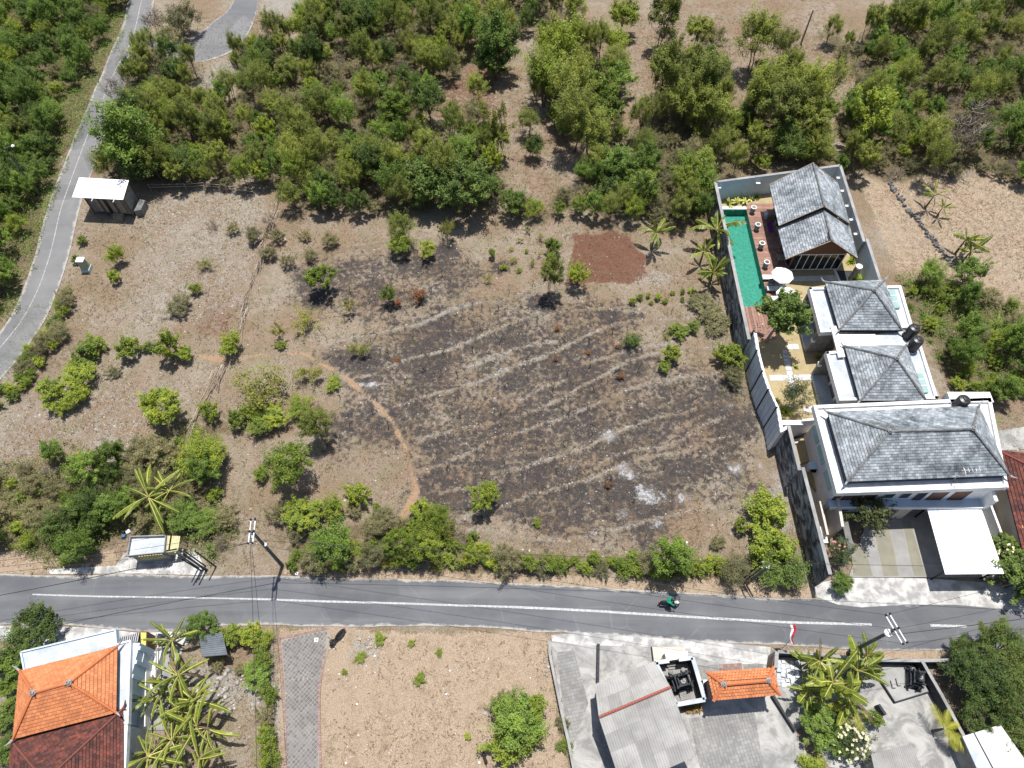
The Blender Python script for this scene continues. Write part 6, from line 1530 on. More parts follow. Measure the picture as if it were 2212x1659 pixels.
for i in range(n):
    a, b_ = k1[0].lerp(k1[1], i / n), k1[0].lerp(k1[1], (i + .86) / n); c_, d_ = k1[3].lerp(k1[2], (i + .93) / n), k1[3].lerp(k1[2], i / n)
    if i == 2: continue
    m = MB(); m.prism([a, b_, c_, d_], 1.94, 2.0); m.build('board', K['ypale'], t)
for p in k1: p = p.lerp(cx_, .12); m = MB(); m.box(p.x - .05, p.y - .05, 0, p.x + .05, p.y + .05, 1.93); m.build('post', K['palewood'], t)
for i in range(5): a = k1[3].lerp(k1[2], .05 + i * .19); m = MB(); m.wall(a + Vector((0, -.1, 0)), a + Vector((.3, -.1, 0)), .05, 1.1, 1.85); m.build('front_board', K['ypale'], t)
# ---------------------------------------------------------------- hut by the left road
zH = lambda x, y: (137.14 + x * .0744, 373.0 + y * .0744)
h = Q(zH, 3.3, (490, 192), (1930, 300), (1730, 785), (245, 712)); h[0].z = h[1].z = 3.6
h[1] = at(*zH(1900, 215), 3.6)
t = thing('roadside_hut', 'dark boarded hut with bright white sheet roof by the left road', 'hut', (h[3].x + 1.5, h[3].y, 0))
corrugated('roof_sheet', h, .3, .012, K['sheet'], t); cc = sum(h, Vector()) / 4
wq = [h[0].lerp(cc, .12), h[1].lerp(cc, .08), h[2].lerp(cc, .10) + Vector((.2, .3, 0)), h[3].lerp(cc, .16) + Vector((.4, .4, 0))]
m = MB(); m.prism([Vector((p.x, p.y, 0)) for p in wq], .5, 3.0); m.build('wall', K['greystone'], t)
a, b_ = wq[3], wq[2]; d = (b_ - a)
for i in range(14):
    if i in (6,): continue
    p = a + d * (i / 14 + .004); q_ = a + d * ((i + 1) / 14 - .004); m = MB(); m.wall(p + Vector((0, -.03, 0)), q_ + Vector((0, -.03, 0)), .03, .52, 3.0); m.build('board', K['palewood'] if i % 4 == 3 else K['greystone'], t)
m = MB(); p = a + d * .44; q_ = a + d * .53; m.wall(p + Vector((0, -.05, 0)), q_ + Vector((0, -.05, 0)), .03, .55, 2.6); m.build('door', K['blackmetal'], t)
for k in range(4): m = MB(); m.box(p.x + .3, p.y - .35 - .25 * k, .0, p.x + 1.5, p.y - .12 - .25 * k, .48 - .12 * k); m.build('step', K['palewood'], t)
for f in (.02, .33, .66, .98): p = a + d * f; m = MB(); m.box(p.x - .06, p.y - .15, -.1, p.x + .06, p.y - .07, 3.1); m.build('post', K['wood'], t)
for f in (.4, .82):
    p = h[3].lerp(h[2], f); m = MB(); m.tube([p + Vector((.02, .05, -.05)), p + Vector((-.06, -.36, -.12))], .05, 5); m.build('rafter_end', K['white'], t)
m = MB(); p = wq[2]; m.prism([(p.x + .2, p.y), (p.x + 1.0, p.y + .2), (p.x + 1.1, p.y + 1.8), (p.x + .4, p.y + 2.0)], 0, 1.0); m.build('lean_to', K['greystone'], t)
# meter pillar
p = at(*t01(690, 585), 1.7); t = thing('white_capped_pillar', 'grey green pillar with white cap beside the left road', 'pillar', (p.x, p.y, 0)); m = MB(); m.box(p.x - .45, p.y - .38, 1.62, p.x + .45, p.y + .38, 1.75); m.build('cap', K['white'], t, bevel=.05)
m = MB(); m.add([(p.x - .3, p.y - .28, 1.62), (p.x + .3, p.y - .28, 1.62), (p.x + .3, p.y + .28, 1.62), (p.x - .3, p.y + .28, 1.62), (p.x - .42, p.y - .4, .35), (p.x + .42, p.y - .4, .35), (p.x + .42, p.y + .4, .35), (p.x - .42, p.y + .4, .35)], [(0, 1, 5, 4), (1, 2, 6, 5), (2, 3, 7, 6), (3, 0, 4, 7)]); m.build('shaft', K['greenm'], t)
m = MB(); m.box(p.x - .48, p.y - .46, -.1, p.x + .48, p.y + .46, .35); m.build('base', K['paleblue'], t)

# ---------------------------------------------------------------- poles and wires
def catenary(a, b_, sag=.6, n=14):
    return [a.lerp(b_, k / n) - Vector((0, 0, sag * 4 * (k / n) * (1 - k / n))) for k in range(n + 1)]
def cable(a, b_, label, r_=.016, sag=.6, group=None):
    m = MB(); m.tube(catenary(Vector(a), Vector(b_), sag), r_, 4, False); return m.build('cable', K['cable'], None, label=label, cat='cable', group=group)
def upole(base, h_, label, arm=None, ah=None):
    t = thing('utility_pole', label, 'utility pole', (base.x, base.y, 0)); m = MB(); m.tube([(base.x, base.y, -.2), (base.x, base.y, h_)], [.17, .11], 10); m.build('shaft', K['pole'], t)
    ends = []
    if arm:
        d = Vector((arm[0], arm[1], 0)).normalized(); n = Vector((-d.y, d.x, 0)); c = Vector((base.x, base.y, ah)); L = arm[2]
        for s_ in (-1, 1): m = MB(); m.obox(c + n * .17 * s_, d, n, L, .045, ah - .05, ah + .05); m.build('crossarm', K['white_dirty'], t)
        for f in (-.95, .0, .95):
            for s_ in (-1, 1):
                p = c + d * L * f + n * .17 * s_; m = MB(); m.lathe((p.x, p.y, ah + .05), [(.05, 0), (.09, .05), (.05, .1), (.09, .15), (.04, .22)], 8); m.build('insulator', K['blackplastic'], t); 
                if s_ > 0: ends.append(p + Vector((0, 0, .2)))
        for s_ in (-1, 1): m = MB(); m.obox(c + d * L * .97 * s_, n, d, .2, .03, ah - .04, ah + .06); m.build('arm_tie', K['metal'], t)
    return t, ends
b1_ = at(610, 1222); b1_.z = 0; h1 = 9.0
pole1, e1_ = upole(b1_, h1, 'grey utility pole with double crossarm above the left road stretch', (-.08, 1, 1.05), h1 - .1)
p = Vector((b1_.x, b1_.y, 5.6)); m = MB(); m.lathe((p.x + .12, p.y, 5.5), [(.05, 0), (.16, .1), (.16, .3), (.08, .35)], 10); m.build('lamp', K['white'], pole1)
m = MB(); m.lathe((b1_.x - .1, b1_.y - .2, 8.2), [(.1, 0), (.2, .12), (.2, .3), (.05, .36)], 10); m.build('transformer_cap', K['panel'], pole1)
b2_ = at(*t8(700, 655)); h2 = 9.0; top2 = at(*t8(1110, 455), h2); b2_ = Vector((top2.x, top2.y, 0))
pole2, e2_ = upole(b2_, h2, 'grey utility pole with double crossarm and white lamp at right', (-.33, 1, 1.15), h2 - .1)
m = MB(); m.lathe((b2_.x - .25, b2_.y - .12, 7.9), [(.04, .35), (.30, .3), (.32, .2), (.2, .0)], 12); m.build('lamp', K['white'], pole2)
L1 = [at(-200, y_, 9) for y_ in (1215, 1240, 1262)]
for i in range(3):
    cable(e1_[i], e2_[i], ('lower', 'middle', 'upper')[i] + ' long black cable between the two utility poles over the road', .016, 1.0)
    cable(e1_[i], L1[i] + Vector((0, -1.2 * (2 - i) + 1, 0)), ('lower', 'middle', 'upper')[i] + ' black cable from the left utility pole to the left edge', .016, .8)
    cable(e2_[i], at(2400, (1205, 1262, 1330)[2 - i], 9), ('lower', 'middle', 'upper')[i] + ' black cable from the right utility pole to the right edge', .016, .6)
pA = Vector((b1_.x, b1_.y, 6.8)); pB = Vector((b2_.x, b2_.y, 6.6))
cable(pA, at(-250, 1330, 6.5), 'thick lower cable crossing the road at the far left', .03, .7); cable(pB, at(2400, 1310, 6.6), 'thick lower cable leaving the right pole to the right', .03, .5)
cable(pA, at(2250, 1225, 7), 'long cable running from left pole over the villa driveway', .02, 1.4)
cable(Vector((b1_.x - .3, b1_.y + .5, 8.9)), at(*t6(12, 1900), 6), 'left of the two cables running down past the lane', .02, .2); cable(Vector((b1_.x, b1_.y - .5, 8.9)), at(*t6(160, 1900), 6), 'right of the two cables running down past the lane', .02, .2)
# bundles of bare poles
def pole_bundle(base_uv, n, h_, lean, label, seed):
    rr = random.Random(seed); b0 = at(*base_uv); t = thing('pole_bundle', label, 'poles', (b0.x, b0.y, 0))
    for k in range(n):
        o = Vector((rr.uniform(-.9, .9), rr.uniform(-.25, .25), -.1)); a = b0 + o; e = a + Vector((lean[0] + rr.uniform(-.1, .1), lean[1] + rr.uniform(-.1, .1), h_ * rr.uniform(.85, 1))); m = MB(); m.tube([a, e], [.075, .055], 7); m.build('pole', K['pole'] if k % 3 else K['blackmetal'], t)
        m = MB(); m.lathe((e.x, e.y, e.z - .1), [(.06, 0), (.07, .12)], 7); m.build('cap', K['ornament'], t)
    return t
pole_bundle((447, 1228), 7, 5.6, (-.2, -.15), 'cluster of dark leaning poles beside the yellow kiosk', 4)
pole_bundle((1594, 1258), 5, 5.2, (.55, .1), 'cluster of five dark leaning poles at the road edge', 5)
for k, (bx, tx, l) in enumerate((((75, 388), (8, 318), 'dark street lamp pole in the thicket at the far left'), ((206, 560 // 1), (0, 0), ''))):
    if l:
        top = at(*tx, 7.5); t = thing('street_lamp', l, 'street lamp', (top.x, top.y, 0)); m = MB(); m.tube([(top.x, top.y, -.1), (top.x, top.y, 7.4)], [.11, .07], 8); m.build('shaft', K['pole'], t); m = MB(); m.tube([(top.x, top.y, 7.3), (top.x + .9, top.y + .3, 7.5)], .04, 6); m.build('arm', K['pole'], t); m = MB(); m.lathe((top.x + .9, top.y + .3, 7.35), [(.12, .2), (.2, .1), (.15, 0)], 10); m.build('lamp_head', K['white'], t)
p = at(1762, 8, 6); t = thing('bare_pole', 'pale bare pole standing in the field at the top edge', 'pole', (p.x, p.y, 0)); m = MB(); m.tube([(p.x, p.y, -.1), (p.x, p.y, 5)], [.16, .1], 8); m.build('shaft', K['palebark'], t); m = MB(); m.lathe((p.x, p.y, 5), [(.12, 0), (.1, .1), (.02, .15)], 8); m.build('cap', K['ornament'], t)
# flag
p = at(*t8(100, 650)); q_ = at(*t8(215, 560), 3.4); t = thing('flag', 'red and white flag on a slanting pole over the road edge', 'flag', (p.x, p.y, 0)); m = MB(); m.tube([p, q_ + Vector((.1, .35, .5))], .025, 5); m.build('flagpole', K['metal'], t)
top = at(*t8(215, 425), 4.2); bot = at(*t8(212, 590), 3.0)
for k, (nm_, mt) in enumerate((('red_half', 'red'), ('white_half', 'white'))):
    m = MB(); vs = []; n = 10
    for i in range(n + 1):
        f = i / n; c_ = top.lerp(bot, f); w = .42 * (1 - f * .75) + .05; wob = math.sin(f * 7) * .10; o = wob + (.0 if k == 0 else -w * .55)
        vs += [c_ + Vector((o, 0, .08 * math.cos(f * 9))), c_ + Vector((o + w * .55, .05, -.08 * math.cos(f * 8)))]
    m.add(vs, [(2 * i, 2 * i + 1, 2 * i + 3, 2 * i + 2) for i in range(n)]); m.build(nm_, K[mt], t)

# ---------------------------------------------------------------- motorbikes and people
def torus(m, c, R_, r_, axis, n=18, k=6):
    axis = Vector(axis).normalized(); a = axis.orthogonal().normalized(); b_ = axis.cross(a); vs = []; fs = []
    for i in range(n):
        t = 2 * math.pi * i / n; d = a * math.cos(t) + b_ * math.sin(t)
        for j in range(k):
            s_ = 2 * math.pi * j / k; vs.append(Vector(c) + d * (R_ + r_ * math.cos(s_)) + axis * r_ * math.sin(s_))
    for i in range(n):
        for j in range(k): fs.append((i * k + j, ((i + 1) % n) * k + j, ((i + 1) % n) * k + (j + 1) % k, i * k + (j + 1) % k))
    m.add(vs, fs)
def motorbike(p, rz, label, nose='white'):
    t = thing('motorbike', label, 'motorbike', (p.x, p.y, 0)); M = Matrix.Translation((p.x, p.y, 0)) @ Matrix.Rotation(rz, 4, 'Z')
    def add(nm_, m, mat, smooth=False): return inst(nm_, m.mesh(nm_, K[mat], smooth), t, M)
    for x in (-.64, .64):
        m = MB(); torus(m, (x, 0, .28), .23, .055, (0, 1, 0)); w = add('tyre', m, 'blackplastic'); m = MB(); m.tube([(x, -.03, .28), (x, .03, .28)], .17, 12); add('rim', m, 'chrome')
    m = MB(); m.tube([(-.85, 0, .62), (-.6, 0, .66), (-.2, 0, .62), (.1, 0, .52)], [.08, .17, .19, .13], 10); add('body', m, 'blackplastic', True)
    m = MB(); m.tube([(.02, 0, .34), (.3, 0, .32), (.45, 0, .6), (.52, 0, .85)], [.16, .15, .17, .13], 10); add('leg_shield', m, 'blackplastic', True)
    m = MB(); m.tube([(-.75, 0, .76), (-.4, 0, .80), (-.05, 0, .74)], [.10, .14, .11], 10); add('seat', m, 'trousers', True)
    m = MB(); m.tube([(.42, 0, .80), (.62, 0, .88), (.76, 0, .74)], [.14, .16, .05], 8); add('front_cowl', m, nose, True)
    m = MB(); m.tube([(.45, -.34, 1.0), (.50, -.12, .98), (.50, .12, .98), (.45, .34, 1.0)], .022, 6); add('handlebar', m, 'blackmetal')
    for s_ in (-1, 1): m = MB(); m.tube([(.48, s_ * .26, 1.0), (.50, s_ * .34, 1.16)], .01, 4); m.lathe((.50, s_ * .36, 1.13), [(.05, 0), (.05, .05)], 8); add('mirror', m, 'blackmetal')
    m = MB(); m.tube([(.72, 0, .72), (.60, 0, .28)], .04, 6); m.tube([(-.64, .1, .28), (-.2, .1, .3)], .05, 6); add('fork', m, 'metal')
    m = MB(); m.tube([(-.2, -.15, .25), (-.8, -.17, .38)], [.04, .06], 8); add('exhaust', m, 'metal')
    m = MB(); m.box(-.98, -.06, .6, -.9, .06, .7); add('tail_light', m, 'red')
    m = MB(); m.lathe((.72, 0, .78), [(.08, 0), (.05, .06)], 10); add('headlight', m, 'chrome')
    return t, M
def skin_person(pts, edges, rads, mat, name, parent, M):
    me = bpy.data.meshes.new(name); me.from_pydata([M @ Vector(p) for p in pts], edges, []); me.materials.append(mat)
    o = bpy.data.objects.new(name, me); COL.objects.link(o); o.parent = parent; o.location = -parent.location
    sk = o.modifiers.new('skin', 'SKIN'); 
    for i, r_ in enumerate(rads): me.skin_vertices[0].data[i].radius = (r_, r_)
    me.skin_vertices[0].data[0].use_root = True
    o.modifiers.new('sub', 'SUBSURF').levels = 1; o.modifiers['sub'].render_levels = 2
    return o
bp = at(1446, 1303, .5); mbk, MM = motorbike(Vector((bp.x, bp.y, 0)), -.05, 'black motorbike with white nose ridden along the road')
t = thing('person', 'rider in a green jacket leaning forward on the moving motorbike', 'person', (bp.x, bp.y, 0))
pts = [(-.28, 0, .88), (-.22, 0, 1.08), (-.10, 0, 1.32), (-.02, 0, 1.42), (.06, 0, 1.48), (-.08, .20, 1.34), (.12, .30, 1.14), (.40, .30, 1.04), (-.08, -.20, 1.34), (.12, -.30, 1.14), (.40, -.30, 1.04), (-.22, .12, .86), (.14, .20, .82), (.05, .2, .38), (.2, .2, .33), (-.22, -.12, .86), (.14, -.20, .82), (.05, -.2, .38), (.2, -.2, .33), (.11, 0, 1.62), (.12, 0, 1.74)]
edges = [(0, 1), (1, 2), (2, 3), (3, 4), (2, 5), (5, 6), (6, 7), (2, 8), (8, 9), (9, 10), (0, 11), (11, 12), (12, 13), (13, 14), (0, 15), (15, 16), (16, 17), (17, 18), (4, 19), (19, 20)]
rads = [.15, .15, .18, .11, .065, .08, .062, .04, .08, .062, .04, .11, .085, .06, .05, .11, .085, .06, .05, .105, .07]
skin_person(pts, edges, rads, K['trousers'], 'body', t, MM)
jp = [(-.26, 0, .92), (-.22, 0, 1.10), (-.10, 0, 1.33), (-.03, 0, 1.42), (-.08, .21, 1.35), (.12, .31, 1.15), (.33, .30, 1.06), (-.08, -.21, 1.35), (.12, -.31, 1.15), (.33, -.30, 1.06)]
skin_person(jp, [(0, 1), (1, 2), (2, 3), (2, 4), (4, 5), (5, 6), (2, 7), (7, 8), (8, 9)], [.175, .18, .205, .12, .10, .08, .058, .10, .08, .058], K['jacket'], 'jacket', t, MM)
m = MB(); m.lathe((.115, 0, 1.52), [(.10, 0), (.145, .06), (.155, .14), (.13, .22), (.07, .27), (.02, .285)], 16); inst('helmet', m.mesh('helmet', K['blackplastic'], True), t, MM)
m = MB(); m.lathe((.235, 0, 1.58), [(.03, 0), (.05, .04), (.05, .08), (.02, .12)], 10); inst('face', m.mesh('face', K['skin'], True), t, MM)
for s_ in (-1, 1):
    m = MB(); m.tube([(.38, s_ * .30, 1.045), (.46, s_ * .30, 1.02)], [.04, .045], 6)
    for k in range(4): m.tube([(.45, s_ * (.27 + .022 * k), 1.04), (.50, s_ * (.27 + .022 * k), 1.03), (.50, s_ * (.27 + .022 * k), .99)], .011, 4)
    m.tube([(.42, s_ * .26, 1.03), (.46, s_ * .24, 1.0)], .013, 4); inst('glove', m.mesh('glove', K['blackplastic']), t, MM)
sp = at(*t6(700, 530), .5); motorbike(Vector((sp.x, sp.y, 0)), math.atan2(-1.45, -1.23), 'black scooter parked at the top of the paved lane', 'blackplastic')
# small dark animal by the round bush and things lying about
p = at(*t6(1980, 1580), .3); t = thing('dog', 'dark dog standing beside the big round bush', 'dog', (p.x, p.y, 0)); M = Matrix.Translation((p.x, p.y, 0)) @ Matrix.Rotation(1.9, 4, 'Z')
pts = [(-.22, 0, .45), (0, 0, .44), (.22, 0, .44), (.34, 0, .56), (.44, 0, .62), (.54, 0, .58), (.2, .08, .3), (.22, .08, .15), (.24, .08, .02), (.2, -.08, .3), (.22, -.08, .15), (.24, -.08, .02), (-.22, .08, .32), (-.30, .08, .17), (-.26, .08, .02), (-.22, -.08, .32), (-.30, -.08, .17), (-.26, -.08, .02), (-.34, 0, .5), (-.46, 0, .6)]
ed_ = [(0, 1), (1, 2), (2, 3), (3, 4), (4, 5), (2, 6), (6, 7), (7, 8), (2, 9), (9, 10), (10, 11), (0, 12), (12, 13), (13, 14), (0, 15), (15, 16), (16, 17), (0, 18), (18, 19)]
skin_person(pts, ed_, [.10, .11, .13, .08, .085, .04, .06, .035, .03, .06, .035, .03, .07, .035, .03, .07, .035, .03, .03, .015], K['cow'], 'body', t, M)
for k, s_ in enumerate((-1, 1)): m = MB(); m.add([(.40, s_ * .05, .68), (.46, s_ * .07, .68), (.42, s_ * .09, .76)], [(0, 1, 2)]); m.add([(.40, s_ * .05, .68), (.42, s_ * .09, .76), (.41, s_ * .04, .70)], [(0, 1, 2)]); inst('ear', m.mesh('ear', K['cow']), t, M)

def bit(fn, x, y_, s, mat, name, label, h=.06, cat='litter'):
    p = at(*fn(x, y_), 0); z = gz(p.x, p.y); m = MB(); a = rng.uniform(0, 3); m.add([(p.x + math.cos(a + k * 1.57) * s * rng.uniform(.7, 1), p.y + math.sin(a + k * 1.57) * s * rng.uniform(.6, 1), z + h * rng.uniform(.6, 1)) for k in range(4)] + [(p.x + math.cos(a + k * 1.57) * s, p.y + math.sin(a + k * 1.57) * s * .9, z) for k in range(4)], [(0, 1, 2, 3)] + [(k, k + 4, (k + 1) % 4 + 4, (k + 1) % 4) for k in range(4)]); return m.build(name, K[mat], None, label=label, cat=cat)
bit(t6, 1645, 1022, .14, 'paleblue', 'cement_block', 'pale blue block lying in the sandy plot', .12, 'block'); bit(t6, 1980, 1185, .22, 'cement', 'cement_block', 'grey cement block left of the round bush', .12, 'block'); bit(t6, 1675, 818, .1, 'white', 'paper_scrap', 'white square scrap above the pale blue block')
bit(t6, 875, 1105, .1, 'white', 'paper_scrap', 'white scrap in the left of the sandy plot'); bit(t22, 1965, 1298, .12, 'white', 'paper_scrap', 'white scrap near the dense hedge at the field corner'); bit(t22, 1510, 1368, .14, 'white', 'paper_scrap', 'white scrap left of the thin dark sapling'); bit(t12, 1272, 1355, .2, 'white', 'plastic_bag', 'white bag caught on the yellow green hedge', 1.1)
bit(t02, 973, 765, .16, 'white', 'paper_scrap', 'white scrap above the brown dry bush at left'); bit(t02, 1075, 1320, .24, 'bluebit', 'blue_bucket', 'blue bucket left of the grey kiosk', .45, 'bucket'); bit(t02, 1110, 1280, .28, 'white', 'plastic_bag', 'white sack behind the grey kiosk corner', .3, 'bag'); bit(t7, 160, 880, .07, 'white', 'paper_scrap', 'tiny white scrap in the sandy plot near the wall')
bit(t12, -50 + 0, 1080, .2, 'palewood', 'cardboard_scrap', 'brown cardboard scrap above the left utility pole')
bit(t6, 1025, 690, .12, 'white', 'plastic_bag', 'white bag below the weedy rubble patch'); bit(t6, 1930, 1612, .13, 'white', 'plastic_bag', 'white bag next to the dark dog')
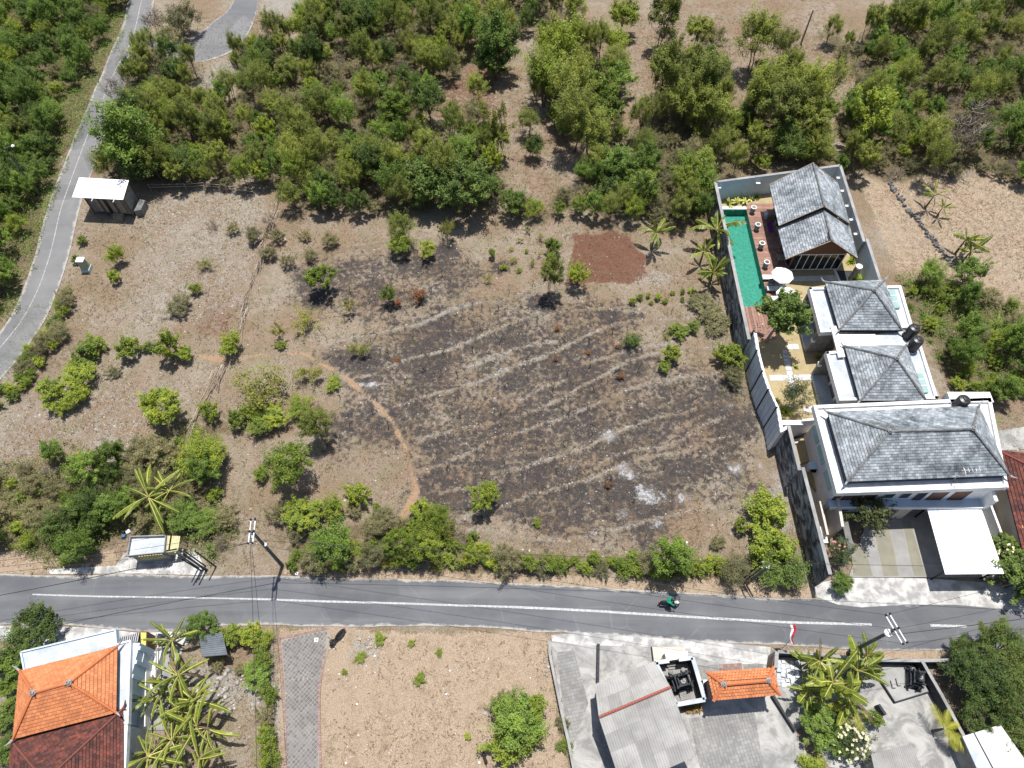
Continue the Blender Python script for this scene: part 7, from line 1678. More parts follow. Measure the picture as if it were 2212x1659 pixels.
# ---------------------------------------------------------------- trees, bushes and plants of the fields
# big named ones: (kind, u, v, width in survey units, label, height factor)
F_ = [
 ('leafy_shrub', 250, 550, 34, 'upper of two thin green shrubs below the white roofed hut', 1.5), ('leafy_shrub', 246, 596, 28, 'lower of two thin green shrubs below the white roofed hut', 1.1),
 ('yellow_shrub', 441, 572, 40, 'low yellow shrub among grey stones right of the hut', .6), ('leafy_shrub', 420, 622, 24, 'small bright shrub above the olive mound in the stony field', 1.2),
 ('scrub_bush', 384, 662, 56, 'low olive mound bush in the stony field', .6), ('leafy_shrub', 277, 752, 50, 'round bright green shrub in the left stony field', .9),
 ('leafy_shrub', 361, 750, 52, 'tallest of three green shrubs in a row in the left field', 1.5), ('leafy_shrub', 398, 762, 36, 'right one of three green shrubs in a row in the left field', .8), ('leafy_shrub', 324, 748, 30, 'left one of three green shrubs in a row in the left field', .8),
 ('scrub_bush', 244, 803, 32, 'small dark olive bush under the round shrub at left', .6), ('leafy_shrub', 180, 770, 62, 'broad green bush at the left near the road bend', .7), ('leafy_shrub', 205, 745, 48, 'paler bush top right of the broad green bush at left', .6),
 ('bright_tree', 165, 812, 66, 'bright leafy bush in the lower left slope', .55), ('leafy_shrub', 110, 842, 60, 'green bush low on the slope near the left edge', .8), ('leafy_shrub', 165, 850, 50, 'green bush below the bright leafy bush at left', .9), ('leafy_shrub', 130, 880, 45, 'grey green bush by the dark thicket at left', .8),
 ('leafy_shrub', 497, 745, 46, 'round green shrub on the line of stacked branches', 1.2),
 ('bright_tree', 694, 602, 64, 'tall yellow green tree at the left tip of the burnt field', .9),
 ('feathery_tree', 868, 490, 58, 'tall feathery tree at the top edge of the burnt field', 1.0), ('bright_tree', 866, 528, 48, 'yellow green tree in front of the tall feathery one', .8), ('bright_tree', 920, 538, 42, 'small round tree right of the yellow green pair', .9), ('yellow_shrub', 966, 498, 36, 'thin stemmed sapling above a black ash ring', 1.7),
 ('bright_tree', 838, 634, 36, 'slender yellow sapling in the burnt field', 1.3), ('orange_shrub', 857, 655, 26, 'rust coloured scorched shrub beside the slender yellow sapling', .8), ('orange_shrub', 905, 640, 40, 'broad scorched brown shrub in the upper burnt field', .7),
 ('yellow_shrub', 662, 692, 64, 'wide sparse yellow shrub left of the burnt field', .7), ('yellow_shrub', 600, 715, 34, 'small sparse yellow shrub near the footpath start', 1.3), ('leafy_shrub', 607, 745, 22, 'tiny green shrub just above the footpath', .8), ('yellow_shrub', 752, 660, 30, 'thin yellow sapling beside the white ash patch', 1.4),
 ('yellow_shrub', 780, 752, 46, 'yellow shrub standing at the burnt field left corner', .9), ('leafy_shrub', 1063, 546, 18, 'little dark green shrub near the upper ash ring', 1.2), ('yellow_shrub', 1055, 603, 22, 'little yellow shrub under the upper ash ring', 1.1),
 ('feathery_tree', 1188, 598, 52, 'feathery tree left of the bright tree by the red plot', 1.15), ('bright_tree', 1249, 592, 52, 'bright green tree at the corner of the red soil plot', 1.1), ('leafy_shrub', 1195, 530, 34, 'upper shrub of the column beside the red soil plot', 1.2), ('leafy_shrub', 1190, 560, 28, 'lower shrub of the column beside the red soil plot', 1.2),
 ('round_shrub', 1366, 738, 34, 'small round dark tree in the burnt field', .9), ('leafy_shrub', 1450, 765, 36, 'leaning green shrub near the right of the burnt field', 1.3), ('leafy_shrub', 1435, 790, 30, 'olive shrub under the leaning green shrub', .7),
 ('leafy_shrub', 1465, 715, 40, 'left part of the low green row near the villa wall', .6), ('leafy_shrub', 1495, 708, 36, 'right part of the low green row near the villa wall', .7), ('yellow_shrub', 1440, 728, 22, 'tiny yellow shrub under the low green row', .8),
 ('leafy_shrub', 1566, 762, 48, 'left of two bright shrubs beside the clad fence', 1.1), ('bright_tree', 1590, 770, 54, 'right of two bright shrubs beside the clad fence', .7), ('scrub_bush', 1585, 812, 44, 'olive bush below the two bright shrubs by the fence', .8),
 ('scrub_bush', 1530, 668, 66, 'low olive ground shrub beside the black stained wall', .4), ('scrub_bush', 1550, 700, 60, 'second low olive shrub beside the black stained wall', .4), ('scrub_bush', 1510, 650, 50, 'third low olive shrub below the lower banana plant', .4),
 ('yellow_shrub', 560, 828, 110, 'broad yellow green spreading shrub left of the footpath', .75), ('yellow_shrub', 660, 812, 60, 'sparse yellow shrub between spreading shrub and footpath', .8), ('leafy_shrub', 718, 828, 34, 'small green shrub beside the footpath bend', .6),
 ('feathery_tree', 685, 922, 68, 'tall feathery tree at the burnt field edge near the footpath', 1.05), ('bright_tree', 600, 900, 62, 'bright shrub in the hedge row left of the feathery tree', .6), ('bright_tree', 650, 880, 56, 'right end shrub of the bright hedge row', .5), ('bright_tree', 562, 918, 56, 'left end shrub of the bright hedge row', .5),
 ('bright_tree', 358, 880, 84, 'bright tree standing alone left of the branch fence', .8), ('leafy_shrub', 456, 890, 46, 'green shrub touching the branch fence', 1.2), ('leafy_shrub', 512, 905, 40, 'green shrub right of the branch fence', 1.1), ('leafy_shrub', 545, 885, 44, 'green shrub under the spreading yellow shrub', .9),
 ('bright_tree', 445, 985, 92, 'big bright tree at the lower end of the branch fence', .8), ('scrub_bush', 345, 975, 84, 'tangled olive bush left of the branch fence', .8), ('yellow_shrub', 408, 975, 30, 'yellow tree top beside the big bright tree', 1.6),
 ('bright_tree', 622, 1008, 94, 'tall bright tree in the open soil above the road', 1.05), ('leafy_shrub', 565, 1020, 34, 'small dark shrub left of the tall bright tree', .8),
 ('bright_tree', 1047, 1070, 66, 'round light green tree at the lower burnt field', .95), ('orange_shrub', 1317, 1048, 20, 'small orange leaved shrub on black ground', .9), ('leafy_shrub', 905, 1100, 42, 'green shrub at the foot of the footpath', 1.0), ('leafy_shrub', 950, 1148, 36, 'small shrub below the footpath end', .8),
 ('leafy_shrub', 775, 1068, 50, 'loose shrub left of the footpath end', 1.2), ('leafy_shrub', 720, 1095, 56, 'left loose shrub above the hedge', 1.0), ('bright_tree', 650, 1120, 80, 'big loose shrub above the dark hedge', .6), ('scrub_bush', 830, 1120, 60, 'olive shrub left of the yellow green hedge mass', .8),
 ('green_tree', 400, 1112, 74, 'green tree right behind the grey kiosk', .65), ('green_tree', 445, 1128, 60, 'green tree above the dark pole cluster', .6), ('green_tree', 268, 1070, 60, 'green bush left of the long leaved banana', .5),
 ('orange_shrub', 1205, 706, 18, 'tiny rust shrub in the upper burnt terraces', .7), ('orange_shrub', 1201, 773, 16, 'tiny rust shrub in the middle burnt terraces', .7), ('orange_shrub', 1341, 812, 22, 'rust shrub in the lower burnt terraces', .7), ('orange_shrub', 1270, 760, 14, 'rust tuft left of the round dark tree', .7), ('orange_shrub', 857, 776, 20, 'rust tuft below the yellow corner shrub', .6), ('orange_shrub', 1330, 748, 14, 'rust tuft just left of the round dark tree crown', .6),
 ('leafy_shrub', 1160, 1128, 20, 'tiny green shrub in the lower burnt field', .8), ('leafy_shrub', 1600, 1135, 30, 'thin dark sapling bush in the bare corner', 1.4), ('scrub_bush', 1550, 1170, 34, 'little dark bush near the roadside hedge', .8),
 ('leafy_shrub', 1655, 1085, 78, 'top mound of the dense row along the villa wall', .8), ('leafy_shrub', 1662, 1130, 80, 'second mound of the dense row along the villa wall', .8), ('leafy_shrub', 1668, 1180, 84, 'third mound of the dense row along the villa wall', .9), ('dense_tree', 1690, 1232, 96, 'big leafy mound at the wall corner by the road', .55), ('leafy_shrub', 1640, 1200, 60, 'green mound left of the big leafy corner mound', .9),
 ('green_tree', 1112, 1560, 112, 'big round green bush in the sandy plot', .7), ('scrub_bush', 1082, 1522, 52, 'brownish bush at the upper left of the big round bush', .8), ('leafy_shrub', 1140, 1530, 70, 'bright green bush at the upper right of the big round bush', .9), ('leafy_shrub', 1100, 1612, 80, 'bright green bush at the foot of the big round bush', .8), ('leafy_shrub', 1145, 1585, 66, 'bright green bush right of the big round bush', .8),
 ('leafy_shrub', 907, 1468, 28, 'small bright weed clump in the sandy plot', .5), ('leafy_shrub', 780, 1420, 26, 'weed clump left of the rubble patch', .4), ('leafy_shrub', 822, 1380, 28, 'weed clump right of the rubble patch', .5), ('leafy_shrub', 948, 1408, 18, 'weed tuft in the upper sandy plot', .5), ('leafy_shrub', 744, 1452, 14, 'weed tuft near the lane edge', .5), ('leafy_shrub', 1010, 1590, 16, 'weed tuft left of the big round bush', .5), ('leafy_shrub', 888, 1390, 16, 'weed tuft close below the road edge', .5),
 ('dense_tree', 65, 1372, 118, 'dark dense tree above the orange roofed house', .6), ('green_tree', 20, 1440, 80, 'green tree at the left edge beside the orange roof', .7), ('bright_tree', 30, 1490, 60, 'yellow green tree at the left edge beside the orange tiles', .6), ('dense_tree', 15, 1545, 60, 'green tree at the left edge beside the brown roof', .6), ('green_tree', 8, 1620, 60, 'lowest green tree at the bottom left edge', .5),
 ('green_tree', 435, 1352, 70, 'green tree at the road edge above the dark shed', .7), ('leafy_shrub', 500, 1375, 54, 'bright shrub right of the dark shed', .9), ('leafy_shrub', 545, 1370, 48, 'bright shrub at the road corner of the weedy plot', .9), ('leafy_shrub', 572, 1380, 40, 'shrub at the top of the lane hedge', 1.0),
 ('leafy_shrub', 565, 1420, 48, 'first shrub down the hedge left of the lane', 1.0), ('green_tree', 555, 1460, 58, 'second shrub down the hedge left of the lane', .6), ('leafy_shrub', 578, 1500, 42, 'third shrub down the hedge left of the lane', 1.0), ('scrub_bush', 572, 1545, 44, 'fourth shrub down the hedge left of the lane', .9), ('leafy_shrub', 575, 1590, 46, 'fifth shrub down the hedge left of the lane', 1.0), ('leafy_shrub', 580, 1640, 48, 'lowest shrub down the hedge left of the lane', 1.0),
 ('scrub_bush', 470, 1440, 30, 'little bush in the rubble right of the bananas', .9), ('scrub_bush', 520, 1445, 26, 'second little bush in the rubble by the hedge', .9),
 ('mango_tree', 2165, 1400, 100, 'big green tree at the right edge below the road', .9), ('mango_tree', 2105, 1455, 110, 'big green tree right of the second shrine', .8), ('mango_tree', 2190, 1490, 120, 'big dark green tree at the right edge', .9), ('mango_tree', 2120, 1540, 100, 'lower big green tree above the pale roof', .7), ('mango_tree', 2205, 1590, 100, 'lowest big green tree at the right edge', .7), ('mango_tree', 2085, 1410, 64, 'leading crown of the big trees by the road verge', .8), ('dense_tree', 2200, 1255, 110, 'dark tree at the right edge above the road', .7),
 ('green_tree', 1775, 1560, 92, 'green feathery tree under the big bananas', .6), ('green_tree', 1810, 1600, 70, 'green tree top beside the cream flowers', .5), ('oleander_bush', 1850, 1600, 80, 'white flowering bush at the bottom right', .7), ('leafy_shrub', 1885, 1550, 40, 'small green bush beside the white cement yard', .8), ('leafy_shrub', 1755, 1650, 50, 'green bush at the bottom edge under the flowers', .6),
 ('scrub_bush', 1215, 1560, 30, 'weeds against the black boundary wall', .7), ('leafy_shrub', 1222, 1610, 34, 'lower weeds against the black boundary wall', .6),
 ('dry_bush', 218, 1062, 60, 'round brown dry bush left of the road thicket', .8), ('dry_bush', 2085, 285, 120, 'bare branched tree sprawling at the upper right', 1.0), ('dry_bush', 255, 195, 80, 'bare branched grey tree hanging over the left road', 1.2), ('dry_bush', 330, 45, 60, 'bare grey tree at the top between the roads', 1.2), ('scrub_bush', 395, 40, 70, 'olive bush between the two roads at the top', .9), ('scrub_bush', 370, 75, 60, 'lower olive bush between the two roads', .8),
 ('bright_tree', 1880, 250, 96, 'bright tree right of the brown field at upper right', 1.1), ('round_shrub', 1151, 318, 42, 'dark solitary shrub on the brown field in front of the rows', 1.4), ('feathery_tree', 1142, 262, 52, 'light solitary tree above the dark shrub', .8), ('feathery_tree', 1640, 88, 84, 'tall tree in the brown upper field', 1.0), ('feathery_tree', 1505, 70, 56, 'tree at the top centre of the brown field', .9), ('scrub_bush', 1545, 85, 60, 'grey olive bush right of the top centre tree', 1.1),
 ('feathery_tree', 1435, 30, 70, 'tree at the top edge above the brown field', 1.0), ('scrub_bush', 1440, 78, 50, 'grey olive bush under the top edge tree', 1.0), ('bright_tree', 1345, 40, 60, 'first bright tree of the third row', 1.0), ('bright_tree', 1332, 92, 54, 'second bright tree of the third row', 1.0), ('feathery_tree', 1335, 135, 60, 'third tree of the third row', 1.0), ('green_tree', 1345, 172, 66, 'last dark tree of the third row', .8),
 ('feathery_tree', 1655, 190, 80, 'left tree of the clump above the villa', 1.1), ('feathery_tree', 1745, 200, 90, 'middle tree of the clump above the villa', 1.1), ('feathery_tree', 1695, 235, 90, 'lower tree of the clump above the villa', 1.0), ('feathery_tree', 1745, 262, 80, 'right tree of the clump above the villa', .9), ('feathery_tree', 1440, 165, 80, 'tree left in the clump of the fourth row', 1.1), ('feathery_tree', 1520, 175, 84, 'tree right in the clump of the fourth row', 1.0), ('feathery_tree', 1490, 225, 90, 'lower tree in the clump of the fourth row', 1.0), ('feathery_tree', 1545, 245, 70, 'rightmost lower tree of the fourth row clump', .9),
 ('bright_tree', 1208, 110, 84, 'top yellow green tree of the second row', 1.2), ('bright_tree', 1175, 165, 84, 'second yellow green tree of the second row', 1.1), ('feathery_tree', 1235, 190, 84, 'third tree of the second row', 1.1), ('bright_tree', 1290, 210, 84, 'fourth bright tree of the second row', 1.1), ('feathery_tree', 1245, 250, 90, 'fifth tree of the second row', 1.0), ('bright_tree', 1310, 245, 80, 'lowest bright tree of the second row', 1.0), ('feathery_tree', 1280, 285, 80, 'foot tree of the second row', .9),
 ('green_tree', 1075, 95, 90, 'upper tree of the first row beside the pink soil', 1.0), ('dense_tree', 1068, 135, 74, 'dark lower tree of the first row beside the pink soil', .9), ('feathery_tree', 1030, 190, 50, 'slim tree on the pink soil edge', .9), ('scrub_bush', 1025, 240, 60, 'grey green bush under the slim tree', .9), ('yellow_shrub', 1070, 275, 66, 'yellow crowned tree on the edge of the pink soil', 1.8),
 ('bright_tree', 1385, 400, 90, 'bright leaved tree in the strip above the red plot', .7), ('bright_tree', 1500, 380, 84, 'bright leaved tree left of the villa corner', .9), ('green_tree', 1330, 355, 84, 'green tree in the strip above the red plot', .8),
 ('green_tree', 272, 305, 116, 'large dark green tree above the white roofed hut', 1.05), ('dense_tree', 300, 345, 96, 'dark tree top shading the hut roof', .95),
 ('dense_tree', 1010, 410, 120, 'large dark tree at the thicket front centre', .9), ('dense_tree', 930, 400, 110, 'large dark tree left of the thicket front centre', .85), ('bright_tree', 860, 235, 70, 'bright strap leaved crown in the thicket middle', .9),
]
for k_, u, v, w, l, hs in F_: plant(k_, u, v, w, l, hs=hs)
for u, v, w, l, hs in ((862, 232, 76, 'bright strap leaved pandanus in the thicket centre', .9), (905, 262, 56, 'smaller strap leaved pandanus right of the big one', .8)): plant('pandanus', u, v, w, l, hs=hs)
for u, v, w, l in ((t02(790, 1195) + (34, 'spiky dracaena above the small rubbish heap')), (t02(720, 1365) + (36, 'spiky dracaena left of the grey kiosk')), (t02(800, 1415) + (32, 'lower spiky dracaena beside the kiosk apron')), (t02(1820, 1430) + (32, 'spiky dracaena right of the dark pole cluster')), (t02(1690, 1330) + (26, 'spiky plant behind the dark pole cluster'))): plant('dracaena', u, v, w, l, hs=1)
for u, v, w, l in ((1290, 1290 + 0, 0, ''), ): pass
plant('red_leaved_plant', *t7(1610, 1150), 34, 'red and green leaved plant under the shrine court wall', hs=1); plant('red_leaved_plant', *t7(1500, 1150), 28, 'smaller red and green plant beside the corrugated roof', hs=.9)
for u, v, w, l in ((1985, 615, 70, 'lush grass clump right of the upper bungalow, nearest the wall'), (2040, 640, 80, 'lush grass clump in the middle of the green strip at right'), (2100, 670, 84, 'lush grass clump towards the right edge'), (2010, 690, 60, 'lush grass clump below the upper skylight side'), (2160, 700, 80, 'lush grass clump at the right edge')): plant('grass_clump', u, v, w, l, hs=1)
flowers(lambda a, b: (a, b), 1845, 1600, 88, 70, 1.2, 3.0, 'flowery', 'blossom', 'cream flower heads over the bush at the bottom right', sz=.13)

# bananas
banana(1415, 505, 'upper banana plant beside the dark red soil plot', 1.25, 1, 10)
banana(1548, 500, 'tall banana plant leaning over the pool wall', 1.45, 2, 9); banana(1540, 590, 'lower banana plant against the black stained wall', 1.1, 3, 9, stems=2); banana(1520, 545, 'middle banana plant beside the black stained wall', 1.0, 4, 8)
banana(2015, 425, 'banana plant beside the upper part of the stone row at right', .95, 5, 8); banana(2085, 520, 'banana plant beside the dry lawn at the right edge', 1.1, 6, 9); banana(2095, 545, 'lower banana plant by the stone row at right', .9, 7, 8); banana(2035, 450, 'small banana plant under the stone row banana', .7, 8, 7)
banana(320, 1075, 'long leaved banana plant above the grey kiosk', 1.45, 9, 13, flatt=.3, narrow=True); banana(365, 1062, 'banana plant right of the long leaved one above the kiosk', 1.1, 10, 8, flatt=.2, narrow=True)
for u, v, s_, l in ((372, 1385, 1.0, 'banana plant at the road by the concrete box'), (385, 1460, 1.25, 'banana plant beside the pale house walkway'), (345, 1500, 1.1, 'banana plant leaning against the pale house wall'), (420, 1515, 1.15, 'banana plant in the middle of the rubble clump'), (425, 1570, 1.2, 'banana plant right in the rubble clump'), (370, 1600, 1.2, 'banana plant below the middle one'), (320, 1635, 1.25, 'banana plant at the bottom edge by the brown roof'), (430, 1640, 1.15, 'banana plant at the bottom edge of the rubble'), (395, 1540, 1.0, 'small banana plant inside the rubble clump')):
    banana(u, v, l, s_ * .95, int(u + v), 10, flatt=.2, narrow=True, stems=2, spread=1.0)
for u, v, s_, l in ((1795, 1478, 1.55, 'tallest banana plant in the big clump below the road'), (1770, 1430, 1.15, 'banana plant at the road side of the big clump'), (1850, 1450, 1.15, 'banana plant right in the big clump'), (1830, 1510, 1.1, 'banana plant in the lower right of the big clump'), (1745, 1490, 1.0, 'banana plant left in the big clump'), (1870, 1420, .9, 'small banana plant beside the second shrine yard')):
    banana(u, v, l, s_, int(u + v), 10, stems=2, spread=.8)
palm(*t8(1520, 1320), 'yellow leaved young coconut palm beside the dark wall', [(110, .35, .75), (60, .2, .6), (15, .1, .55), (-45, .1, .95), (-60, -.1, .7)], h=1.8, seed=5)
palm(*t8(690, 1150), 'yellow leaved palm under the big banana clump', [(-60, .1, .75), (-100, -.1, .6), (-20, .2, .6), (170, .3, .6), (60, .4, .5)], h=2.0, seed=8)
palm(*t32(1900, 330), 'small palm behind the main house', [(k * 60, .35, .55) for k in range(6)], h=1.6, seed=9, green=True)

# thickets
_clear = [(at(*p), r) for p, r in (((330, 1200), 3.4), ((290, 1215), 3.2), ((385, 1205), 3.0), ((430, 1215), 2.4), ((222, 430), 3.2), ((250, 440), 2.6), ((200, 430), 2.4), ((340, 1120), 1.2), ((170, 590), 1.5), ((600, 1200), 1.2))]
_rl0 = np.array([(p.x, p.y) for p in [at(*q) for q in WEST_ROAD[2:]]])
def keepclear(x, y_):  # roads and buildings stay free
    if any((x - p.x) ** 2 + (y_ - p.y) ** 2 < r * r for p, r in _clear): return True
    k = ldist([Vector((a[0], a[1], 0)) for a in _rl0], np.array([x]), np.array([y_]))[0]
    left = x < np.interp(y_, _rl0[::-1, 1], _rl0[::-1, 0])
    return k < (3.2 if left else 3.2)
def thicket(poly, rmin, kinds, labels, group, seed, smin=.7, smax=1.15, zoff=1.0):
    pts = poisson(poly, rmin, seed); n = 0
    rr = random.Random(seed)
    for x, y_ in pts:
        if not vis((x, y_), 90) or keepclear(x, y_): continue
        k = rr.choices([a for a, b in kinds], [b for a, b in kinds])[0]; s = rr.uniform(smin, smax)
        q = Vector((x, y_ - zoff * y_ / (CAM_H) * .8, -.08)); z_ = q.y * _s + CAM_H * _c; u = 1106 + FPX * q.x / z_; v = 829.5 - FPX * (q.y * _c - CAM_H * _s) / z_
        lm = min(LMK, key=lambda a: (a[0] - u) ** 2 + (a[1] - v) ** 2)[2]; f_ = (s - smin) / (smax - smin); sz = 'small ' if f_ < .33 else ('' if f_ < .67 else 'large ')
        lab = sz + labels[k] + ' ' + lm; lab = lab if len(lab.split()) <= 16 else lab.replace('light ', '').replace('dense ', '').replace('leafy ', ''); lab = lab if len(lab.split()) <= 16 else lab[len(sz):]; lab = ' '.join(lab.split()[:16]) if len(lab.split()) > 16 else lab; put(k, q, s, rr.uniform(.9, 1.35) if 'tree' in k and s > .5 else rr.uniform(.75, 1.1), lab, lab.replace(' bush ', ' bushes ').replace(' tree ', ' trees ').replace(' shrub ', ' shrubs ').replace(' clump ', ' clumps ')); n += 1
    return n
LMK = [(60, 130, 'below the left top corner'), (150, 20, 'at the top, left of the road'), (175, 150, 'beside the road bend'), (60, 220, 'above the street lamp'), (15, 380, 'below the street lamp'), (95, 340, 'between lamp and road'), (30, 520, 'level with the white pillar'), (10, 160, 'at the left edge, up high'), (480, 260, 'below the open gravel'), (620, 250, 'left of the pandanus'), (780, 130, 'above the pandanus'), (930, 120, 'left of the pink soil'), (780, 300, 'below the pandanus'), (640, 120, 'near the gravel'), (1880, 130, 'left part'), (2030, 140, 'behind the bare tree'), (2050, 240, 'around the bare tree'), (2180, 290, 'at the far right'), (1860, 300, 'near the villa corner'), (60, 60, 'at the top left corner'), (200, 60, 'left of the far road'), (120, 200, 'left of the road bend'), (40, 300, 'by the street lamp'), (60, 450, 'level with the hut'), (20, 620, 'down the left edge'),
 (280, 230, 'beside the bare grey tree'), (400, 320, 'right of the hut'), (400, 200, 'below the side road'), (540, 180, 'right of the side road'), (560, 330, 'above the rail fence'), (700, 60, 'at the top edge'), (700, 200, 'in its middle'), (700, 380, 'above the branch fence'), (860, 80, 'near the top edge'), (860, 240, 'around the pandanus'), (860, 400, 'at its front'), (1000, 40, 'left of the first row'), (1020, 380, 'at its right front'), (1010, 220, 'beside the pink soil'),
 (1180, 30, 'at its top'), (1240, 120, 'near its head'), (1260, 240, 'near its foot'), (1150, 450, 'left of the red plot'), (1290, 440, 'right above the red plot'), (1380, 330, 'below the fourth row'), (1450, 440, 'above the upper banana'), (1540, 330, 'left of the villa corner'), (1620, 250, 'between the tree clumps'), (1700, 330, 'right above the pavilion'), (1800, 330, 'behind the villa corner'),
 (1800, 80, 'near the bare pole'), (1950, 80, 'at the top edge'), (2120, 60, 'in the top right corner'), (1950, 220, 'in its middle'), (2120, 180, 'at the right edge'), (1950, 340, 'above the dry lawn'), (2130, 340, 'below the bare tree'), (1990, 660, 'near the bungalows'), (2120, 660, 'near the dry lawn'), (2000, 790, 'beside the tanks'), (2130, 800, 'towards the right edge'),
 (30, 1060, 'at the left edge'), (120, 1150, 'near the road'), (200, 1040, 'by the brown bush'), (320, 1020, 'above the bananas'), (400, 1130, 'behind the kiosk'), (480, 1080, 'left of the pole'), (100, 720, 'along its upper part'), (20, 860, 'along its lower part'), (680, 1210, 'near the pole'), (790, 1200, 'near the footpath gap'), (900, 1190, 'left part'), (1030, 1200, 'right part'), (1150, 1215, 'left stretch'), (1300, 1220, 'middle stretch'), (1450, 1225, 'right stretch'), (1560, 1235, 'near the leaning poles')]
LAB = lambda place: {'feathery_tree': 'feathery light green tree in ' + place, 'bright_tree': 'yellow green leafy tree in ' + place, 'dense_tree': 'dense dark green tree in ' + place, 'green_tree': 'fresh green broad tree in ' + place, 'scrub_bush': 'grey olive scrub bush in ' + place, 'leafy_shrub': 'small bright leafy shrub in ' + place, 'dry_bush': 'leafless brown twiggy bush in ' + place, 'yellow_shrub': 'sparse yellow shrub in ' + place, 'grass_clump': 'tall green grass clump in ' + place}
thicket(THICK['west_of_road'], 1.65, [('green_tree', 6), ('dense_tree', 2), ('bright_tree', 1.6), ('scrub_bush', 1), ('feathery_tree', 1)], LAB('the thicket left of the road'), 'left road thicket', 11, .5, .9)
thicket(THICK['north_west'], 1.55, [('feathery_tree', 4.2), ('scrub_bush', 3.2), ('dense_tree', 1.1), ('green_tree', 1.6), ('bright_tree', 1.8), ('dry_bush', 1.5)], LAB('the big upper thicket'), 'big upper thicket', 12, .5, 1.0)
thicket(THICK['north_mid'], 2.2, [('feathery_tree', 3), ('bright_tree', 2), ('scrub_bush', 3)], LAB('the second tree row'), 'second row', 13, .55, .95)
thicket(THICK['north_strip'], 1.75, [('feathery_tree', 3), ('scrub_bush', 3.4), ('green_tree', 1.8), ('bright_tree', 1.6), ('dense_tree', 1), ('dry_bush', .8)], LAB('the scrub strip above the villa'), 'scrub strip', 14, .5, .95)
thicket(THICK['north_east'], 1.85, [('feathery_tree', 3), ('scrub_bush', 3.4), ('green_tree', 1.8), ('bright_tree', 2), ('dry_bush', 1.2)], LAB('the scrub at the upper right'), 'upper right scrub', 15, .55, 1.05)
thicket(THICK['east_side'], 1.5, [('grass_clump', 3), ('leafy_shrub', 3), ('green_tree', 1), ('scrub_bush', 1)], LAB('the green strip right of the villa'), 'right strip', 16, .6, 1.0, .5)
thicket(THICK['south_west'], 1.6, [('scrub_bush', 4), ('leafy_shrub', 2), ('green_tree', 1.1), ('dense_tree', .5), ('dry_bush', .5)], LAB('the lower left tangle'), 'lower left tangle', 17, .5, .85, .6)
thicket(D((90, 640), (160, 640), (150, 720), (60, 850), (-30, 900), (-30, 850), (40, 790)), 1.0, [('leafy_shrub', 3), ('scrub_bush', 1)], LAB('the verge right of the curving road'), 'road verge hedge', 18, .55, .8, .3)
thicket(D((160, 410), (205, 440), (200, 520), (172, 640), (140, 640)), 1.7, [('leafy_shrub', 3), ('scrub_bush', 1)], LAB('the verge below the roadside hut'), 'hut verge', 19, .45, .7, .3)
thicket(D((625, 1190), (820, 1175), (830, 1225), (625, 1228)), 1.05, [('leafy_shrub', 3), ('green_tree', .6), ('scrub_bush', 2)], LAB('the left roadside hedge'), 'left roadside hedge', 20, .6, .95, .2)
thicket(D((835, 1140), (950, 1125), (1060, 1175), (1080, 1228), (840, 1228)), 1.0, [('bright_tree', 1), ('leafy_shrub', 3), ('yellow_shrub', .8)], LAB('the yellow green hedge'), 'yellow green hedge mass', 21, .5, .85, .2)
thicket(D((1080, 1200), (1560, 1212), (1600, 1250), (1080, 1232)), 1.0, [('leafy_shrub', 4), ('green_tree', .5), ('scrub_bush', 1)], LAB('the long roadside hedge'), 'long roadside hedge', 22, .5, .95, .2)
thicket(D((420, 490), (600, 480), (740, 500), (720, 560), (600, 590), (560, 560)), 2.6, [('scrub_bush', 3), ('dry_bush', 1)], LAB('the dry patch'), 'dry patch', 23, .5, .85, .3)
thicket(D((2040, 760), (2212, 740), (2212, 860), (2110, 870)), 2.2, [('green_tree', 3), ('leafy_shrub', 2)], LAB('the strip behind the neighbour'), 'behind neighbour', 24, .5, .8, .4)
thicket(D((1120, 480), (1180, 500), (1175, 590), (1080, 590)), 1.6, [('yellow_shrub', 1), ('leafy_shrub', 1)], LAB('the corn patch'), 'corn patch', 25, .28, .45, .1)
thicket(D((1350, 640), (1500, 625), (1510, 650), (1360, 662)), 1.0, [('leafy_shrub', 1)], LAB('the bean row'), 'bean row', 26, .3, .5, .1)
thicket(D((580, 1100), (820, 1100), (980, 1150), (620, 1190)), 1.9, [('scrub_bush', 3), ('leafy_shrub', 2)], LAB('the loose scrub'), 'loose scrub', 27, .45, .75, .3)

